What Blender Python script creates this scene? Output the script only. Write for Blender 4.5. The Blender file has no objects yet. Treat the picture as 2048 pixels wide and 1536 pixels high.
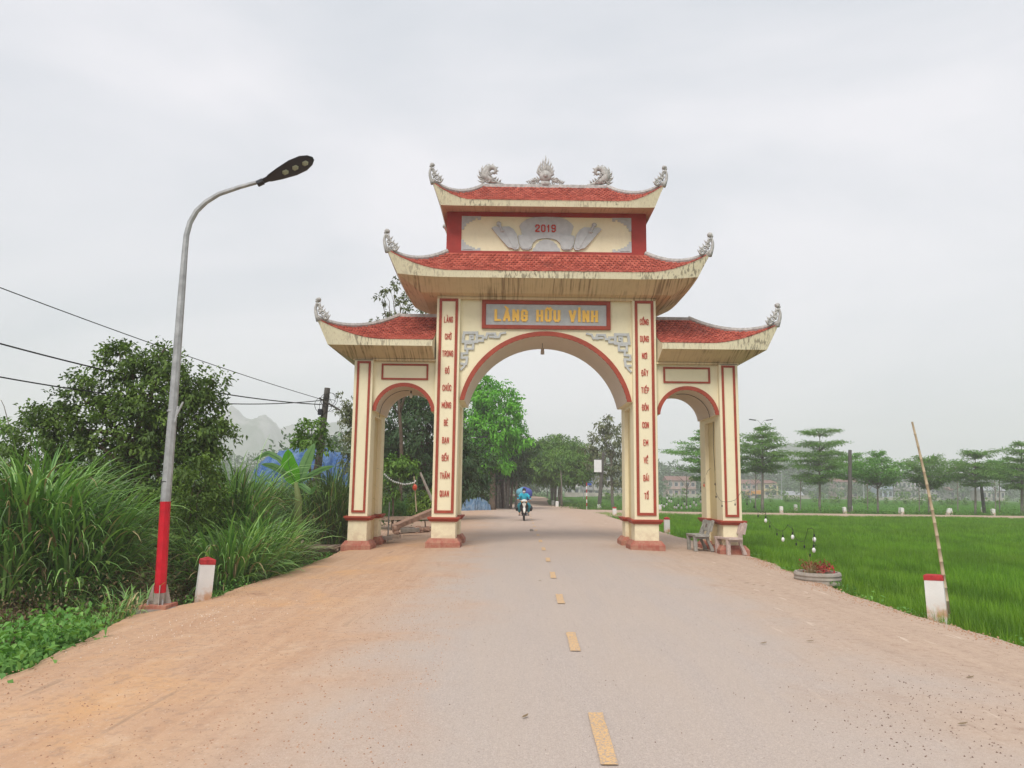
import bpy, bmesh, math, random
import numpy as np
from mathutils import Vector, Matrix, noise as mn

random.seed(7)
RNG = np.random.default_rng(7)
SC = bpy.context.scene
COL = SC.collection
R = math.radians
PI = math.pi

# ------------------------------------------------------------------ camera
FPX = 1480.0
CAM_H = 1.6
TILT = math.atan(210 / FPX)
ROLL = R(0.7)
cam_d = bpy.data.cameras.new('camera')
cam_d.sensor_fit = 'HORIZONTAL'
cam_d.sensor_width = 36.0
cam_d.lens = 36.0 * FPX / 2048
cam_d.clip_start = 0.1
cam_d.clip_end = 6000
cam = bpy.data.objects.new('camera', cam_d)
CAMROT = Matrix.Rotation(PI / 2 + TILT, 3, 'X') @ Matrix.Rotation(ROLL, 3, 'Z')
cam.matrix_world = Matrix.Translation((0, 0, CAM_H)) @ CAMROT.to_4x4()
COL.objects.link(cam)
SC.camera = cam

# ------------------------------------------------------------------ light
SUN_EL, SUN_AZ = 50, 200      # degrees; the sun stands behind the camera, a little to its left
world = bpy.data.worlds.new('World')
SC.world = world
world.use_nodes = True
wt = world.node_tree
wt.nodes.clear()
w_out = wt.nodes.new('ShaderNodeOutputWorld')
w_bg = wt.nodes.new('ShaderNodeBackground')
w_bg.inputs['Strength'].default_value = 0.1
w_sky = wt.nodes.new('ShaderNodeTexSky')
w_sky.sky_type = 'NISHITA'
w_sky.sun_disc = False
w_sky.sun_elevation = R(SUN_EL)
w_sky.sun_rotation = R(SUN_AZ)
w_tc = wt.nodes.new('ShaderNodeTexCoord')
w_map = wt.nodes.new('ShaderNodeMapping')
w_map.inputs['Scale'].default_value = (1.0, 1.0, 2.6)
w_n = wt.nodes.new('ShaderNodeTexNoise')
w_n.inputs['Scale'].default_value = 1.5
w_n.inputs['Detail'].default_value = 5
w_n.inputs['Roughness'].default_value = 0.5
w_n.inputs['Distortion'].default_value = 0.5
w_r = wt.nodes.new('ShaderNodeValToRGB')
w_r.color_ramp.elements[0].position = 0.33
w_r.color_ramp.elements[0].color = (3.25, 3.5, 3.8, 1)
w_r.color_ramp.elements[1].position = 0.66
w_r.color_ramp.elements[1].color = (4.75, 4.7, 4.9, 1)
w_mix = wt.nodes.new('ShaderNodeMixRGB')
w_mix.inputs['Fac'].default_value = 0.95
wt.links.new(w_tc.outputs['Generated'], w_map.inputs['Vector'])
wt.links.new(w_map.outputs['Vector'], w_n.inputs['Vector'])
wt.links.new(w_n.outputs['Fac'], w_r.inputs['Fac'])
wt.links.new(w_sky.outputs['Color'], w_mix.inputs['Color1'])
wt.links.new(w_r.outputs['Color'], w_mix.inputs['Color2'])
wt.links.new(w_mix.outputs['Color'], w_bg.inputs['Color'])
wt.links.new(w_bg.outputs['Background'], w_out.inputs['Surface'])

sun_d = bpy.data.lights.new('sun', 'SUN')
sun_d.energy = 1.5
sun_d.angle = R(26)
sun_d.color = (1.0, 0.95, 0.88)
sun = bpy.data.objects.new('sun', sun_d)
az = R(SUN_AZ)
sdir = Vector((math.sin(az) * math.cos(R(SUN_EL)), math.cos(az) * math.cos(R(SUN_EL)), math.sin(R(SUN_EL))))
sun.rotation_euler = sdir.to_track_quat('Z', 'Y').to_euler()
sun.location = (0, 0, 60)
COL.objects.link(sun)

SC.view_settings.view_transform = 'Standard'
SC.view_settings.look = 'None'
SC.view_settings.exposure = 1.0
SC.view_settings.gamma = 1.0
SC.view_settings.use_curve_mapping = False
SC.render.engine = 'CYCLES'
SC.cycles.max_bounces = 8
SC.cycles.volume_bounces = 3
SC.cycles.transparent_max_bounces = 16

# ------------------------------------------------------------------ helpers
def ray(px, py):
    return CAMROT @ Vector(((px - 1024) / FPX, -(py - 768) / FPX, -1.0))

def at(px, py, Y):
    """world point seen at photo pixel (px, py) on the vertical plane y = Y"""
    r = ray(px, py)
    s = Y / r.y
    return Vector((r.x * s, Y, CAM_H + r.z * s))

def road_z(x):
    return -0.035 * max(0.0, abs(x - 0.9) - 2.5)

def gp(px, py, z=None):
    """ground point under photo pixel"""
    r = ray(px, py)
    zz = 0.0 if z is None else z
    for _ in range(5):
        s = (zz - CAM_H) / r.z
        if z is None:
            zz = road_z(r.x * s)
    return Vector((r.x * s, r.y * s, zz))

def tag(o, label=None, cat=None, group=None, kind=None):
    if label: o['label'] = label
    if cat: o['category'] = cat
    if group: o['group'] = group
    if kind: o['kind'] = kind
    return o

def thing(name, loc, label, cat, group=None, rz=0.0):
    o = bpy.data.objects.new(name, None)
    o.location = loc
    o.rotation_euler = (0, 0, rz)
    o.empty_display_size = 0.3
    COL.objects.link(o)
    return tag(o, label, cat, group)

WLOC = {}
def wloc(o):
    v = Vector((0, 0, 0))
    while o is not None:
        v = v + o.location
        o = o.parent
    return v

def finish_mesh(me, mat, smooth):
    if mat is not None:
        me.materials.append(mat)
    if smooth:
        me.shade_smooth()
    me.update()

def link(name, me, parent=None, loc=None):
    o = bpy.data.objects.new(name, me)
    if loc is not None: o.location = loc
    o.parent = parent
    COL.objects.link(o)
    return o

class MB:
    """collects shapes; build() links them as one mesh object"""
    def __init__(s):
        s.v = []; s.f = []
    def add(s, vs, fs):
        n = len(s.v)
        s.v.extend([tuple(p) for p in vs])
        s.f.extend([tuple(i + n for i in f) for f in fs])
        return s
    def box(s, x0, x1, y0, y1, z0, z1):
        x0, x1 = min(x0, x1), max(x0, x1); y0, y1 = min(y0, y1), max(y0, y1)
        return s.add([(x0,y0,z0),(x1,y0,z0),(x1,y1,z0),(x0,y1,z0),(x0,y0,z1),(x1,y0,z1),(x1,y1,z1),(x0,y1,z1)],
                     [(0,3,2,1),(4,5,6,7),(0,1,5,4),(1,2,6,5),(2,3,7,6),(3,0,4,7)])
    def bbox(s, x0, x1, y0, y1, z0, z1, b=0.01):
        """box with chamfered vertical and top edges"""
        x0, x1 = min(x0, x1), max(x0, x1); y0, y1 = min(y0, y1), max(y0, y1)
        ring = lambda d, z: [(x0+d+b,y0+d,z),(x1-d-b,y0+d,z),(x1-d,y0+d+b,z),(x1-d,y1-d-b,z),(x1-d-b,y1-d,z),(x0+d+b,y1-d,z),(x0+d,y1-d-b,z),(x0+d,y0+d+b,z)]
        v = ring(0, z0) + ring(0, z1 - b) + ring(b * .8, z1)
        f = [tuple(range(7, -1, -1)), tuple(range(16, 24))]
        for k in (0, 8):
            for i in range(8):
                j = (i + 1) % 8
                f.append((k+i, k+j, k+8+j, k+8+i))
        return s.add(v, f)
    def obox(s, c, ax, ay, az, hx, hy, hz):
        """oriented box"""
        c = Vector(c); ax = Vector(ax).normalized()*hx; ay = Vector(ay).normalized()*hy; az = Vector(az).normalized()*hz
        v = [c + i*ax + j*ay + k*az for k in (-1,1) for (i,j) in ((-1,-1),(1,-1),(1,1),(-1,1))]
        return s.add(v, [(0,3,2,1),(4,5,6,7),(0,1,5,4),(1,2,6,5),(2,3,7,6),(3,0,4,7)])
    def tube(s, pts, rad, n=8, cap=True, up=None, flat=None):
        pts = [Vector(p) for p in pts]
        if not hasattr(rad, '__len__'): rad = [rad] * len(pts)
        base = len(s.v)
        T = []
        for i in range(len(pts)):
            a = pts[max(i-1, 0)]; b = pts[min(i+1, len(pts)-1)]
            t = (b - a)
            T.append(t.normalized() if t.length > 1e-9 else Vector((0,0,1)))
        u = Vector(up) if up else (Vector((0,1,0)) if abs(T[0].y) < .9 else Vector((1,0,0)))
        for i, p in enumerate(pts):
            u = (u - T[i] * u.dot(T[i]))
            if u.length < 1e-6: u = T[i].orthogonal()
            u.normalize()
            w = T[i].cross(u)
            for k in range(n):
                a = 2 * PI * (k + .5) / n
                fu = flat if flat else 1.0
                s.v.append(tuple(p + u * (math.cos(a) * rad[i] * fu) + w * (math.sin(a) * rad[i])))
        for i in range(len(pts) - 1):
            for k in range(n):
                k2 = (k + 1) % n
                s.f.append((base+i*n+k, base+i*n+k2, base+(i+1)*n+k2, base+(i+1)*n+k))
        if cap:
            s.f.append(tuple(base + k for k in range(n))[::-1])
            s.f.append(tuple(base + (len(pts)-1)*n + k for k in range(n)))
        return s
    def lathe(s, c, prof, n=16, axis='Z'):
        """profile of (r, h) around an axis through c"""
        c = Vector(c); base = len(s.v)
        for (r, h) in prof:
            for k in range(n):
                a = 2*PI*k/n
                p = (r*math.cos(a), r*math.sin(a), h)
                if axis == 'Y': p = (p[0], h, p[1])
                if axis == 'X': p = (h, p[0], p[1])
                s.v.append(tuple(c + Vector(p)))
        for i in range(len(prof)-1):
            for k in range(n):
                k2 = (k+1) % n
                s.f.append((base+i*n+k, base+i*n+k2, base+(i+1)*n+k2, base+(i+1)*n+k))
        s.f.append(tuple(base+k for k in range(n))[::-1])
        s.f.append(tuple(base+(len(prof)-1)*n+k for k in range(n)))
        return s
    def prism(s, poly, y0, y1):
        """polygon of (x, z) extruded from y0 to y1"""
        n = len(poly)
        v = [(x, y0, z) for x, z in poly] + [(x, y1, z) for x, z in poly]
        f = [tuple(range(n)), tuple(range(2*n-1, n-1, -1))]
        for i in range(n):
            j = (i+1) % n
            f.append((i, i+n, j+n, j))
        return s.add(v, f)
    def ball(s, c, rx, ry, rz, n=8, m=6, jit=0.0):
        prof = []
        c = Vector(c); base = len(s.v)
        for i in range(1, m):
            th = PI*i/m
            for k in range(n):
                a = 2*PI*k/n
                j = 1 + random.uniform(-jit, jit)
                s.v.append(tuple(c + Vector((rx*j*math.sin(th)*math.cos(a), ry*j*math.sin(th)*math.sin(a), rz*j*math.cos(th)))))
        top = len(s.v); s.v.append(tuple(c + Vector((0,0,rz)))); s.v.append(tuple(c - Vector((0,0,rz))))
        for i in range(m-2):
            for k in range(n):
                k2 = (k+1) % n
                s.f.append((base+i*n+k, base+(i+1)*n+k, base+(i+1)*n+k2, base+i*n+k2))
        for k in range(n):
            k2 = (k+1) % n
            s.f.append((top, base+k, base+k2)); s.f.append((top+1, base+(m-2)*n+k2, base+(m-2)*n+k))
        return s
    def mesh(s, name, mat, off=(0,0,0), smooth=False, fixn=True):
        me = bpy.data.meshes.new(name)
        ox, oy, oz = off
        me.from_pydata([(x-ox, y-oy, z-oz) for x, y, z in s.v], [], s.f)
        if fixn:
            bm = bmesh.new(); bm.from_mesh(me)
            bmesh.ops.recalc_face_normals(bm, faces=bm.faces)
            big = [f for f in bm.faces if len(f.verts) > 4]
            if big: bmesh.ops.triangulate(bm, faces=big)
            bm.to_mesh(me); bm.free()
        finish_mesh(me, mat, smooth)
        return me
    def build(s, name, mat, parent=None, smooth=False, fixn=True, angle=None):
        off = wloc(parent) if parent is not None else Vector((0,0,0))
        me = s.mesh(name, mat, off, smooth, fixn)
        if angle: me.set_sharp_from_angle(angle=R(angle))
        return link(name, me, parent)

def copy_tree(o, parent=None):
    kids = [c for c in CHILD.get(o, [])]
    c = o.copy(); COL.objects.link(c); c.parent = parent
    for k in kids: copy_tree(k, c)
    return c
CHILD = {}
def copy_thing(root, loc, rz=None, label=None, scale=None):
    """copies the thing, its parts and their sub-parts; meshes are shared"""
    CHILD.clear()
    for o in COL.objects:
        if o.parent is not None: CHILD.setdefault(o.parent, []).append(o)
    c = copy_tree(root)
    c.location = loc
    if rz is not None: c.rotation_euler = (root.rotation_euler[0], root.rotation_euler[1], rz)
    if label: c['label'] = label
    if scale: c.scale = scale
    return c

# ------------------------------------------------------------------ materials
class NT:
    def __init__(s, name):
        s.m = bpy.data.materials.new(name); s.m.use_nodes = True
        s.t = s.m.node_tree; s.t.nodes.clear()
        s.out = s.n('ShaderNodeOutputMaterial'); s.p = s.n('ShaderNodeBsdfPrincipled')
        s.l(s.p.outputs['BSDF'], s.out.inputs['Surface'])
        s.tc = s.n('ShaderNodeTexCoord')
        s.p.inputs['Specular IOR Level'].default_value = 0.25
    def n(s, t): return s.t.nodes.new(t)
    def l(s, a, b): s.t.links.new(a, b)
    def coord(s, scale=(1,1,1), loc=(0,0,0), src='Object', rot=(0,0,0)):
        m = s.n('ShaderNodeMapping'); m.inputs['Scale'].default_value = scale; m.inputs['Location'].default_value = loc
        m.inputs['Rotation'].default_value = rot
        if src == 'World':
            g = s.n('ShaderNodeNewGeometry'); s.l(g.outputs['Position'], m.inputs['Vector'])
        else:
            s.l(s.tc.outputs[src], m.inputs['Vector'])
        return m.outputs['Vector']
    def noise(s, vec, scale=5, detail=4, rough=.55, dist=0):
        x = s.n('ShaderNodeTexNoise'); x.inputs['Scale'].default_value = scale; x.inputs['Detail'].default_value = detail
        x.inputs['Roughness'].default_value = rough; x.inputs['Distortion'].default_value = dist
        s.l(vec, x.inputs['Vector']); return x.outputs['Fac']
    def voro(s, vec, scale=5, feature='F1', out='Distance', rand=1):
        x = s.n('ShaderNodeTexVoronoi'); x.feature = feature; x.inputs['Scale'].default_value = scale
        x.inputs['Randomness'].default_value = rand
        s.l(vec, x.inputs['Vector']); return x.outputs[out]
    def ramp(s, fac, stops):
        x = s.n('ShaderNodeValToRGB'); e = x.color_ramp.elements
        while len(e) < len(stops): e.new(.5)
        for i, (p, c) in enumerate(stops):
            e[i].position = p
            e[i].color = (c, c, c, 1) if not hasattr(c, '__len__') else (c[0], c[1], c[2], 1)
        s.l(fac, x.inputs['Fac']); return x.outputs['Color']
    def mix(s, fac, a, b, mode='MIX'):
        x = s.n('ShaderNodeMixRGB'); x.blend_type = mode
        for k, v in (('Fac', fac), ('Color1', a), ('Color2', b)):
            if hasattr(v, 'is_linked') or hasattr(v, 'node'): s.l(v, x.inputs[k])
            elif hasattr(v, '__len__'): x.inputs[k].default_value = (v[0], v[1], v[2], 1)
            else: x.inputs[k].default_value = v
        return x.outputs['Color']
    def math(s, op, a, b=0.5, clamp=False):
        x = s.n('ShaderNodeMath'); x.operation = op; x.use_clamp = clamp
        for k, v in ((0, a), (1, b)):
            if hasattr(v, 'node'): s.l(v, x.inputs[k])
            else: x.inputs[k].default_value = v
        return x.outputs[0]
    def sep(s, vec):
        x = s.n('ShaderNodeSeparateXYZ'); s.l(vec, x.inputs[0]); return x.outputs
    def attr(s, name):
        x = s.n('ShaderNodeAttribute'); x.attribute_name = name; return x.outputs['Fac']
    def smooth(s, v, a, b):
        x = s.n('ShaderNodeMapRange'); x.interpolation_type = 'SMOOTHSTEP'
        s.l(v, x.inputs[0]); x.inputs[1].default_value = a; x.inputs[2].default_value = b
        return x.outputs[0]
    def col(s, c):
        if hasattr(c, 'node'): s.l(c, s.p.inputs['Base Color'])
        else: s.p.inputs['Base Color'].default_value = (c[0], c[1], c[2], 1)
        return s
    def rough(s, v):
        if hasattr(v, 'node'): s.l(v, s.p.inputs['Roughness'])
        else: s.p.inputs['Roughness'].default_value = v
        return s
    def bump(s, h, strength=.3, dist=.01):
        b = s.n('ShaderNodeBump'); b.inputs['Strength'].default_value = strength; b.inputs['Distance'].default_value = dist
        s.l(h, b.inputs['Height']); s.l(b.outputs['Normal'], s.p.inputs['Normal']); return s

def plain(name, c, rough=.7, var=.15, scale=6, bump=.15, metal=0, spec=None, bscale=40):
    t = NT(name)
    v = t.coord()
    n = t.noise(v, scale, 5)
    c2 = tuple(x * (1 - var) for x in c); c1 = tuple(min(1, x * (1 + var)) for x in c)
    t.col(t.ramp(n, [(.3, c2), (.7, c1)])).rough(rough)
    if bump: t.bump(t.noise(v, bscale, 3), bump, .01)
    t.p.inputs['Metallic'].default_value = metal
    if spec is not None: t.p.inputs['Specular IOR Level'].default_value = spec
    return t.m

LEAFK = 1.7
def leafmat(name, c, c2, rough=.55, trans=.25, spec=.3, patch=0):
    """leaf colour varies per leaf through the rnd attribute"""
    t = NT(name)
    k = t.attr('rnd')
    c = tuple(x * LEAFK for x in c); c2 = tuple(x * LEAFK for x in c2)
    mid = tuple((a + b) / 2 for a, b in zip(c, c2))
    col = t.ramp(k, [(0, c), (.55, mid), (1, c2)])
    if patch:
        v = t.coord(src='World')
        n = t.noise(v, .22, 4, .6); n2 = t.noise(t.coord((2.6, .35, 1), src='World'), 1.0, 3, .6)
        col = t.mix(t.math('MULTIPLY', t.ramp(n, [(.38, 0), (.64, 1)]), patch), col, (.16, .26, .02))
        col = t.mix(t.math('MULTIPLY', t.ramp(n2, [(.42, 1), (.56, 0)]), patch * .9), col, (.03, .11, .008))
    t.col(col).rough(rough)
    t.p.inputs['Specular IOR Level'].default_value = spec
    tr = t.n('ShaderNodeBsdfTranslucent')
    hue = t.mix(1, col, (1.1, 1.25, .6), 'MULTIPLY')
    t.l(hue, tr.inputs['Color'])
    ms = t.n('ShaderNodeMixShader'); ms.inputs[0].default_value = trans
    t.l(t.p.outputs['BSDF'], ms.inputs[1]); t.l(tr.outputs['BSDF'], ms.inputs[2])
    t.l(ms.outputs[0], t.out.inputs['Surface'])
    return t.m
# ------------------------------------------------------------------ ground
def sstep(a, b, x):
    t = min(1.0, max(0.0, (x - a) / (b - a)))
    return t * t * (3 - 2 * t)

def lerp(a, b, t): return a + (b - a) * t

def poly_interp(tab, y):
    if y <= tab[0][0]: return tab[0][1]
    for (a, va), (b, vb) in zip(tab, tab[1:]):
        if y <= b: return lerp(va, vb, sstep(a, b, y))
    return tab[-1][1]

LEFT_TAB = [(-40, -5.2), (4.0, -4.9), (7.2, -4.55), (8.2, -4.75), (10.4, -5.12), (12, -4.65), (19, -4.55), (22, -4.75), (27, -6.6), (40, -7.5), (52, -7.0), (60, -4.2), (70, -1.6)]
RIGHT_TAB = [(-40, 6.0), (8, 5.95), (12, 5.8), (17, 6.2), (19, 6.55), (22, 6.6), (28, 6.5), (45, 6.6)]
def edge_l(y): return poly_interp(LEFT_TAB, y) + .10 * mn.noise((y * .8, 3.1, 0)) + .08 * mn.noise((y * 3.7, 1.1, 0))
def edge_r(y): return poly_interp(RIGHT_TAB, y) + .10 * mn.noise((y * .7, 8.1, 0)) + .08 * mn.noise((y * 3.9, 5.1, 0))

def terrain_z(x, y):
    n = mn.noise((x * .35, y * .35, 0.3)) * .12 + mn.noise((x * 1.3, y * 1.3, 2.3)) * .04
    if y < 62 and edge_l(y) - .02 < x < edge_r(y) + .02:
        return road_z(x) - .12
    if 56.5 < y < 67.5 and x > 0:
        return -.16 - .10 * sstep(7, 15, x)
    if x < 0 or (y > 62 and x < 4.5 and False):
        d = edge_l(y) - x
        fade = 1 - sstep(21.5, 25, y)
        base = -.28 if y < 70 else -.2
        ditch = -1.05 * sstep(0, .75, d) * (1 - sstep(1.5, 3.0, d)) * fade
        z = lerp(road_z(x) - .1, base + n, sstep(0, 1.2, d)) + ditch * (1 + n)
        return z
    # right: rice fields lie lower than the road
    d = x - edge_r(y)
    z = lerp(-.2, -.5, sstep(0, .5, d)) if y < 62 else -.5
    if 56 < y < 68: z = lerp(z, -.2, 1 - abs(y - 62) / 6)
    if y > 66 and x < 8: z = lerp(-.15, -.5, sstep(4.6, 6.5, x - (0)))
    return z + n * .15

def grid_mesh(xs, ys, fz):
    V = [(x, y, fz(x, y)) for y in ys for x in xs]
    n = len(xs)
    F = [(j*n+i, j*n+i+1, (j+1)*n+i+1, (j+1)*n+i) for j in range(len(ys)-1) for i in range(n-1)]
    return V, F

xs = [-1800, -1300, -900, -500, -300, -180, -110, -70, -45, -30, -22, -17] + list(np.arange(-14, -3.5, .3)) + list(np.arange(-3.5, 5, .85)) + list(np.arange(5, 9.2, .25)) + [10, 12, 15, 20, 28, 40, 55, 75, 110, 170, 260, 420, 700, 1100, 1500, 1850]
ys = [-40, -20, -8] + list(np.arange(0, 30, .35)) + list(np.arange(30, 56, 1.5)) + list(np.arange(56, 72, .8)) + [75, 80, 90, 105, 130, 160, 200, 260, 340, 450, 620, 850, 1150, 1500]
V, F = grid_mesh([float(a) for a in xs], [float(a) for a in ys], terrain_z)

t = NT('soil')
v = t.coord(src='World')
n1 = t.noise(v, .35, 5); n2 = t.noise(v, 3.2, 6); n3 = t.noise(v, 18, 4)
soil = t.mix(n2, (.075, .042, .026), (.17, .10, .062))
soil = t.mix(t.ramp(n3, [(.45, 0), (.7, .6)]), soil, (.22, .16, .10))
green = t.mix(n2, (.035, .07, .018), (.07, .13, .03))
sx = t.sep(v)
far = t.smooth(sx[1], 66, 72)
left = t.math('MULTIPLY', t.ramp(n1, [(.42, 0), (.55, 1)]), .55)
right = t.smooth(sx[0], 6.8, 7.4)
fac = t.math('MAXIMUM', left, far)
fac2 = t.math('MAXIMUM', fac, right)
fieldc = t.mix(t.noise(t.coord((.12, .5, 1), src='World'), .9, 4), (.05, .13, .018), (.085, .19, .03))
gcol = t.mix(t.math('MAXIMUM', right, far), green, fieldc)
t.col(t.mix(fac2, soil, gcol)).rough(.95)
t.bump(t.noise(v, 9, 6), .8, .06)
SOIL = t.m
mb = MB(); mb.v = V; mb.f = F
ground = mb.build('ground', SOIL, None, True, fixn=False)
ground['kind'] = 'structure'

# road surface: asphalt down the middle, orange clay dust on the left, pale dust on the right
t = NT('dusty_road')
v = t.coord(src='World')
s3 = t.sep(v)
streak = t.noise(t.coord((5.5, .42, 1), src='World', rot=(0, 0, R(3))), 1.0, 6, .6, .35)
streak2 = t.noise(t.coord((1.6, .22, 1), src='World', rot=(0, 0, R(-4))), 1.1, 5, .6, .5)
cloud = t.noise(v, .55, 5, .6, .6)
wob = t.math('MULTIPLY', t.math('SUBTRACT', cloud, .5), 3.4)
xx = t.math('ADD', s3[0], wob)
fl = t.math('SUBTRACT', 1, t.smooth(xx, -2.6, -.2))
fr = t.smooth(xx, 2.2, 4.6)
grain = t.voro(v, 150, out='Color'); g1 = t.sep(grain)[0]
grainf = t.noise(v, 260, 2, .7)
asph = t.mix(g1, (.39, .325, .285), (.54, .465, .415))
asph = t.mix(t.ramp(grainf, [(.38, .45), (.5, 0)]), asph, (.22, .17, .145))
asph = t.mix(t.ramp(streak2, [(.35, 0), (.75, .6)]), asph, (.48, .39, .32))
clay = t.mix(streak, (.40, .215, .12), (.63, .42, .27))
clay = t.mix(t.ramp(cloud, [(.5, 0), (.72, .9)]), clay, (.62, .345, .155))
clay = t.mix(t.ramp(t.noise(v, 1.7, 5, .6), [(.58, 0), (.74, .4)]), clay, (.66, .50, .36))
dust = t.mix(streak, (.38, .265, .19), (.58, .43, .32))
c = t.mix(t.math('MULTIPLY', fl, .94), asph, clay)
c = t.mix(t.math('MULTIPLY', fr, .85), c, dust)
edge = t.math('MAXIMUM', fl, fr)
mot = t.noise(v, 11, 5, .7)
c = t.mix(t.math('MULTIPLY', t.ramp(mot, [(.5, 0), (.66, .5)]), edge), c, (.32, .215, .155))
c = t.mix(t.ramp(t.noise(t.coord(src='World', loc=(4, 4, 4)), 34, 4, .7), [(.56, 0), (.68, .35)]), c, (.64, .53, .43))
# far part of the road is all dust
fy = t.smooth(s3[1], 15, 30)
c = t.mix(t.math('MULTIPLY', fy, .55), c, t.mix(streak2, (.40, .28, .205), (.52, .38, .29)))
# pale scuffs, grit and dark damp skid marks
scuff = t.ramp(t.noise(t.coord((6, .9, 1), src='World', rot=(0, 0, R(-22))), 1.3, 4, .5), [(.66, 0), (.70, .55)])
c = t.mix(t.math('MULTIPLY', scuff, fr), c, (.70, .58, .47))
gritmask = t.ramp(t.noise(v, .8, 3), [(.5, 0), (.62, 1)])
grit = t.ramp(t.voro(v, 26), [(.10, 1), (.16, 0)])
edge = t.math('MAXIMUM', fl, fr)
c = t.mix(t.math('MULTIPLY', t.math('MULTIPLY', grit, gritmask), t.math('MULTIPLY', edge, .8)), c, (.17, .115, .08))
grit2 = t.ramp(t.voro(t.coord(src='World', loc=(3, 7, 0)), 55), [(.08, 1), (.14, 0)])
c = t.mix(t.math('MULTIPLY', grit2, .45), c, (.20, .15, .12))
pale = t.ramp(t.voro(t.coord(src='World', loc=(9, 2, 0)), 9), [(.035, 1), (.06, 0)])
c = t.mix(t.math('MULTIPLY', pale, .6), c, (.72, .66, .58))
skid = t.math('MULTIPLY', t.ramp(streak, [(.60, 0), (.70, 1)]), t.ramp(t.noise(v, .42, 2), [(.52, 0), (.60, .5)]))
c = t.mix(t.math('MULTIPLY', skid, edge), c, (.22, .145, .10))
damp = t.math('MULTIPLY', t.ramp(t.noise(t.coord(src='World', loc=(5, 1, 0)), .9, 6, .7, .8), [(.60, 0), (.68, .55)]), t.smooth(s3[0], 9, -1))
c = t.mix(t.math('MULTIPLY', damp, edge), c, (.27, .15, .095))
t.col(c).rough(.93)
hb = t.math('ADD', t.math('MULTIPLY', g1, .25), t.math('ADD', streak, t.math('MULTIPLY', grit, .35)))
t.bump(hb, .6, .025)
ROAD = t.m

def strip(name, rows, mat, ncol, thick, xfun):
    """rows: list of y; xfun(y, u) gives (x, y, z)"""
    mb = MB()
    for y in rows:
        pts = [xfun(y, i / ncol) for i in range(ncol + 1)]
        a, b = pts[0], pts[-1]
        mb.v += [(a[0], a[1], a[2] - thick)] + pts + [(b[0], b[1], b[2] - thick)]
    n = ncol + 3
    for j in range(len(rows) - 1):
        for i in range(n - 1):
            mb.f.append((j*n+i, j*n+i+1, (j+1)*n+i+1, (j+1)*n+i))
    o = mb.build(name, mat, None, False, fixn=False)
    o['kind'] = 'structure'
    return o

rows = [float(a) for a in list(np.arange(-30, 0, 3)) + list(np.arange(0, 30, .16)) + list(np.arange(30, 70.5, .5))]
def f_main(y, u):
    x = lerp(edge_l(y), edge_r(y) if y < 52 else 6.5 + 0*(y), u)
    e = min(u, 1 - u) * 11
    return (x, y, road_z(x) + .012 * mn.noise((x * 1.1, y * .7, 0)) * sstep(0, 1, e) - .04 * (1 - sstep(0, .25, e)))
strip('road', rows, ROAD, 40, .3, f_main)

# side road to the right, 5 mm lower where it passes under the main road sheet
def f_cross(x, u):
    fil = 7.5 * (1 - sstep(6.0, 15, x)) ** 2
    y = lerp(57.2 - fil + .15 * mn.noise((x * .4, 0, 4)), 66.2 + .15 * mn.noise((x * .4, 2, 4)), u)
    return (x, y, road_z(min(x, 6.4)) - .012 - .09 * sstep(8, 16, x))
strip('side_road', [float(a) for a in list(np.arange(2, 26, .6)) + list(np.arange(26, 130, 4))], ROAD, 8, .2, f_cross)

# avenue running on beyond the crossing, bending gently to the left
AVE = [(69.5, 1.95), (80, 2.05), (95, 2.6), (115, 3.5), (135, 4.7), (158, 5.0), (185, 3.6), (215, .5), (260, -6)]
def ave_x(y):
    for (a, xa), (b, xb) in zip(AVE, AVE[1:]):
        if y <= b: return lerp(xa, xb, (y - a) / (b - a))
    return AVE[-1][1]
def f_ave(y, u):
    w = lerp(4.6, 2.1, sstep(69, 82, y))
    return (ave_x(y) + (u * 2 - 1) * w, y, -.02 - .02 * abs(u * 2 - 1))
strip('avenue', [float(a) for a in list(np.arange(69.5, 110, 1.5)) + list(np.arange(110, 262, 4))], ROAD, 6, .2, f_ave)

# dashes of the centre line: each is worn yellow paint on the asphalt
t = NT('worn_yellow_paint')
v = t.coord(src='World')
wear = t.ramp(t.noise(v, 60, 4, .7), [(.43, 1), (.53, .03)])
t.col(t.mix(wear, t.mix(t.noise(v, 4, 3), (.60, .37, .16), (.68, .45, .22)), (.38, .30, .25))).rough(.85)
YPAINT = t.m
first = None
y = 4.62
dash_ys = []
yy = 4.6
while yy < 66:
    dash_ys.append(yy); yy += 3.07
for i, yy in enumerate(dash_ys):
    x = lerp(.60, .86, min(1, (yy - 4.6) / 12)) + max(0, yy - 17) * .012
    mb = MB()
    w = .052
    nseg = 6
    vs = []
    for k in range(nseg + 1):
        q = yy + 1.02 * k / nseg
        z = road_z(x) + .012 * mn.noise((x * 1.1, q * .7, 0)) + .009
        j = .003
        vs += [(x - w + random.uniform(-j, j) + .03*k/nseg, q, z), (x + w + random.uniform(-j, j) + .03*k/nseg, q, z)]
    mb.add(vs, [(2*k, 2*k+1, 2*k+3, 2*k+2) for k in range(nseg)])
    o = mb.build('lane_dash', YPAINT, None, fixn=False)
    o['kind'] = 'structure'
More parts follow.
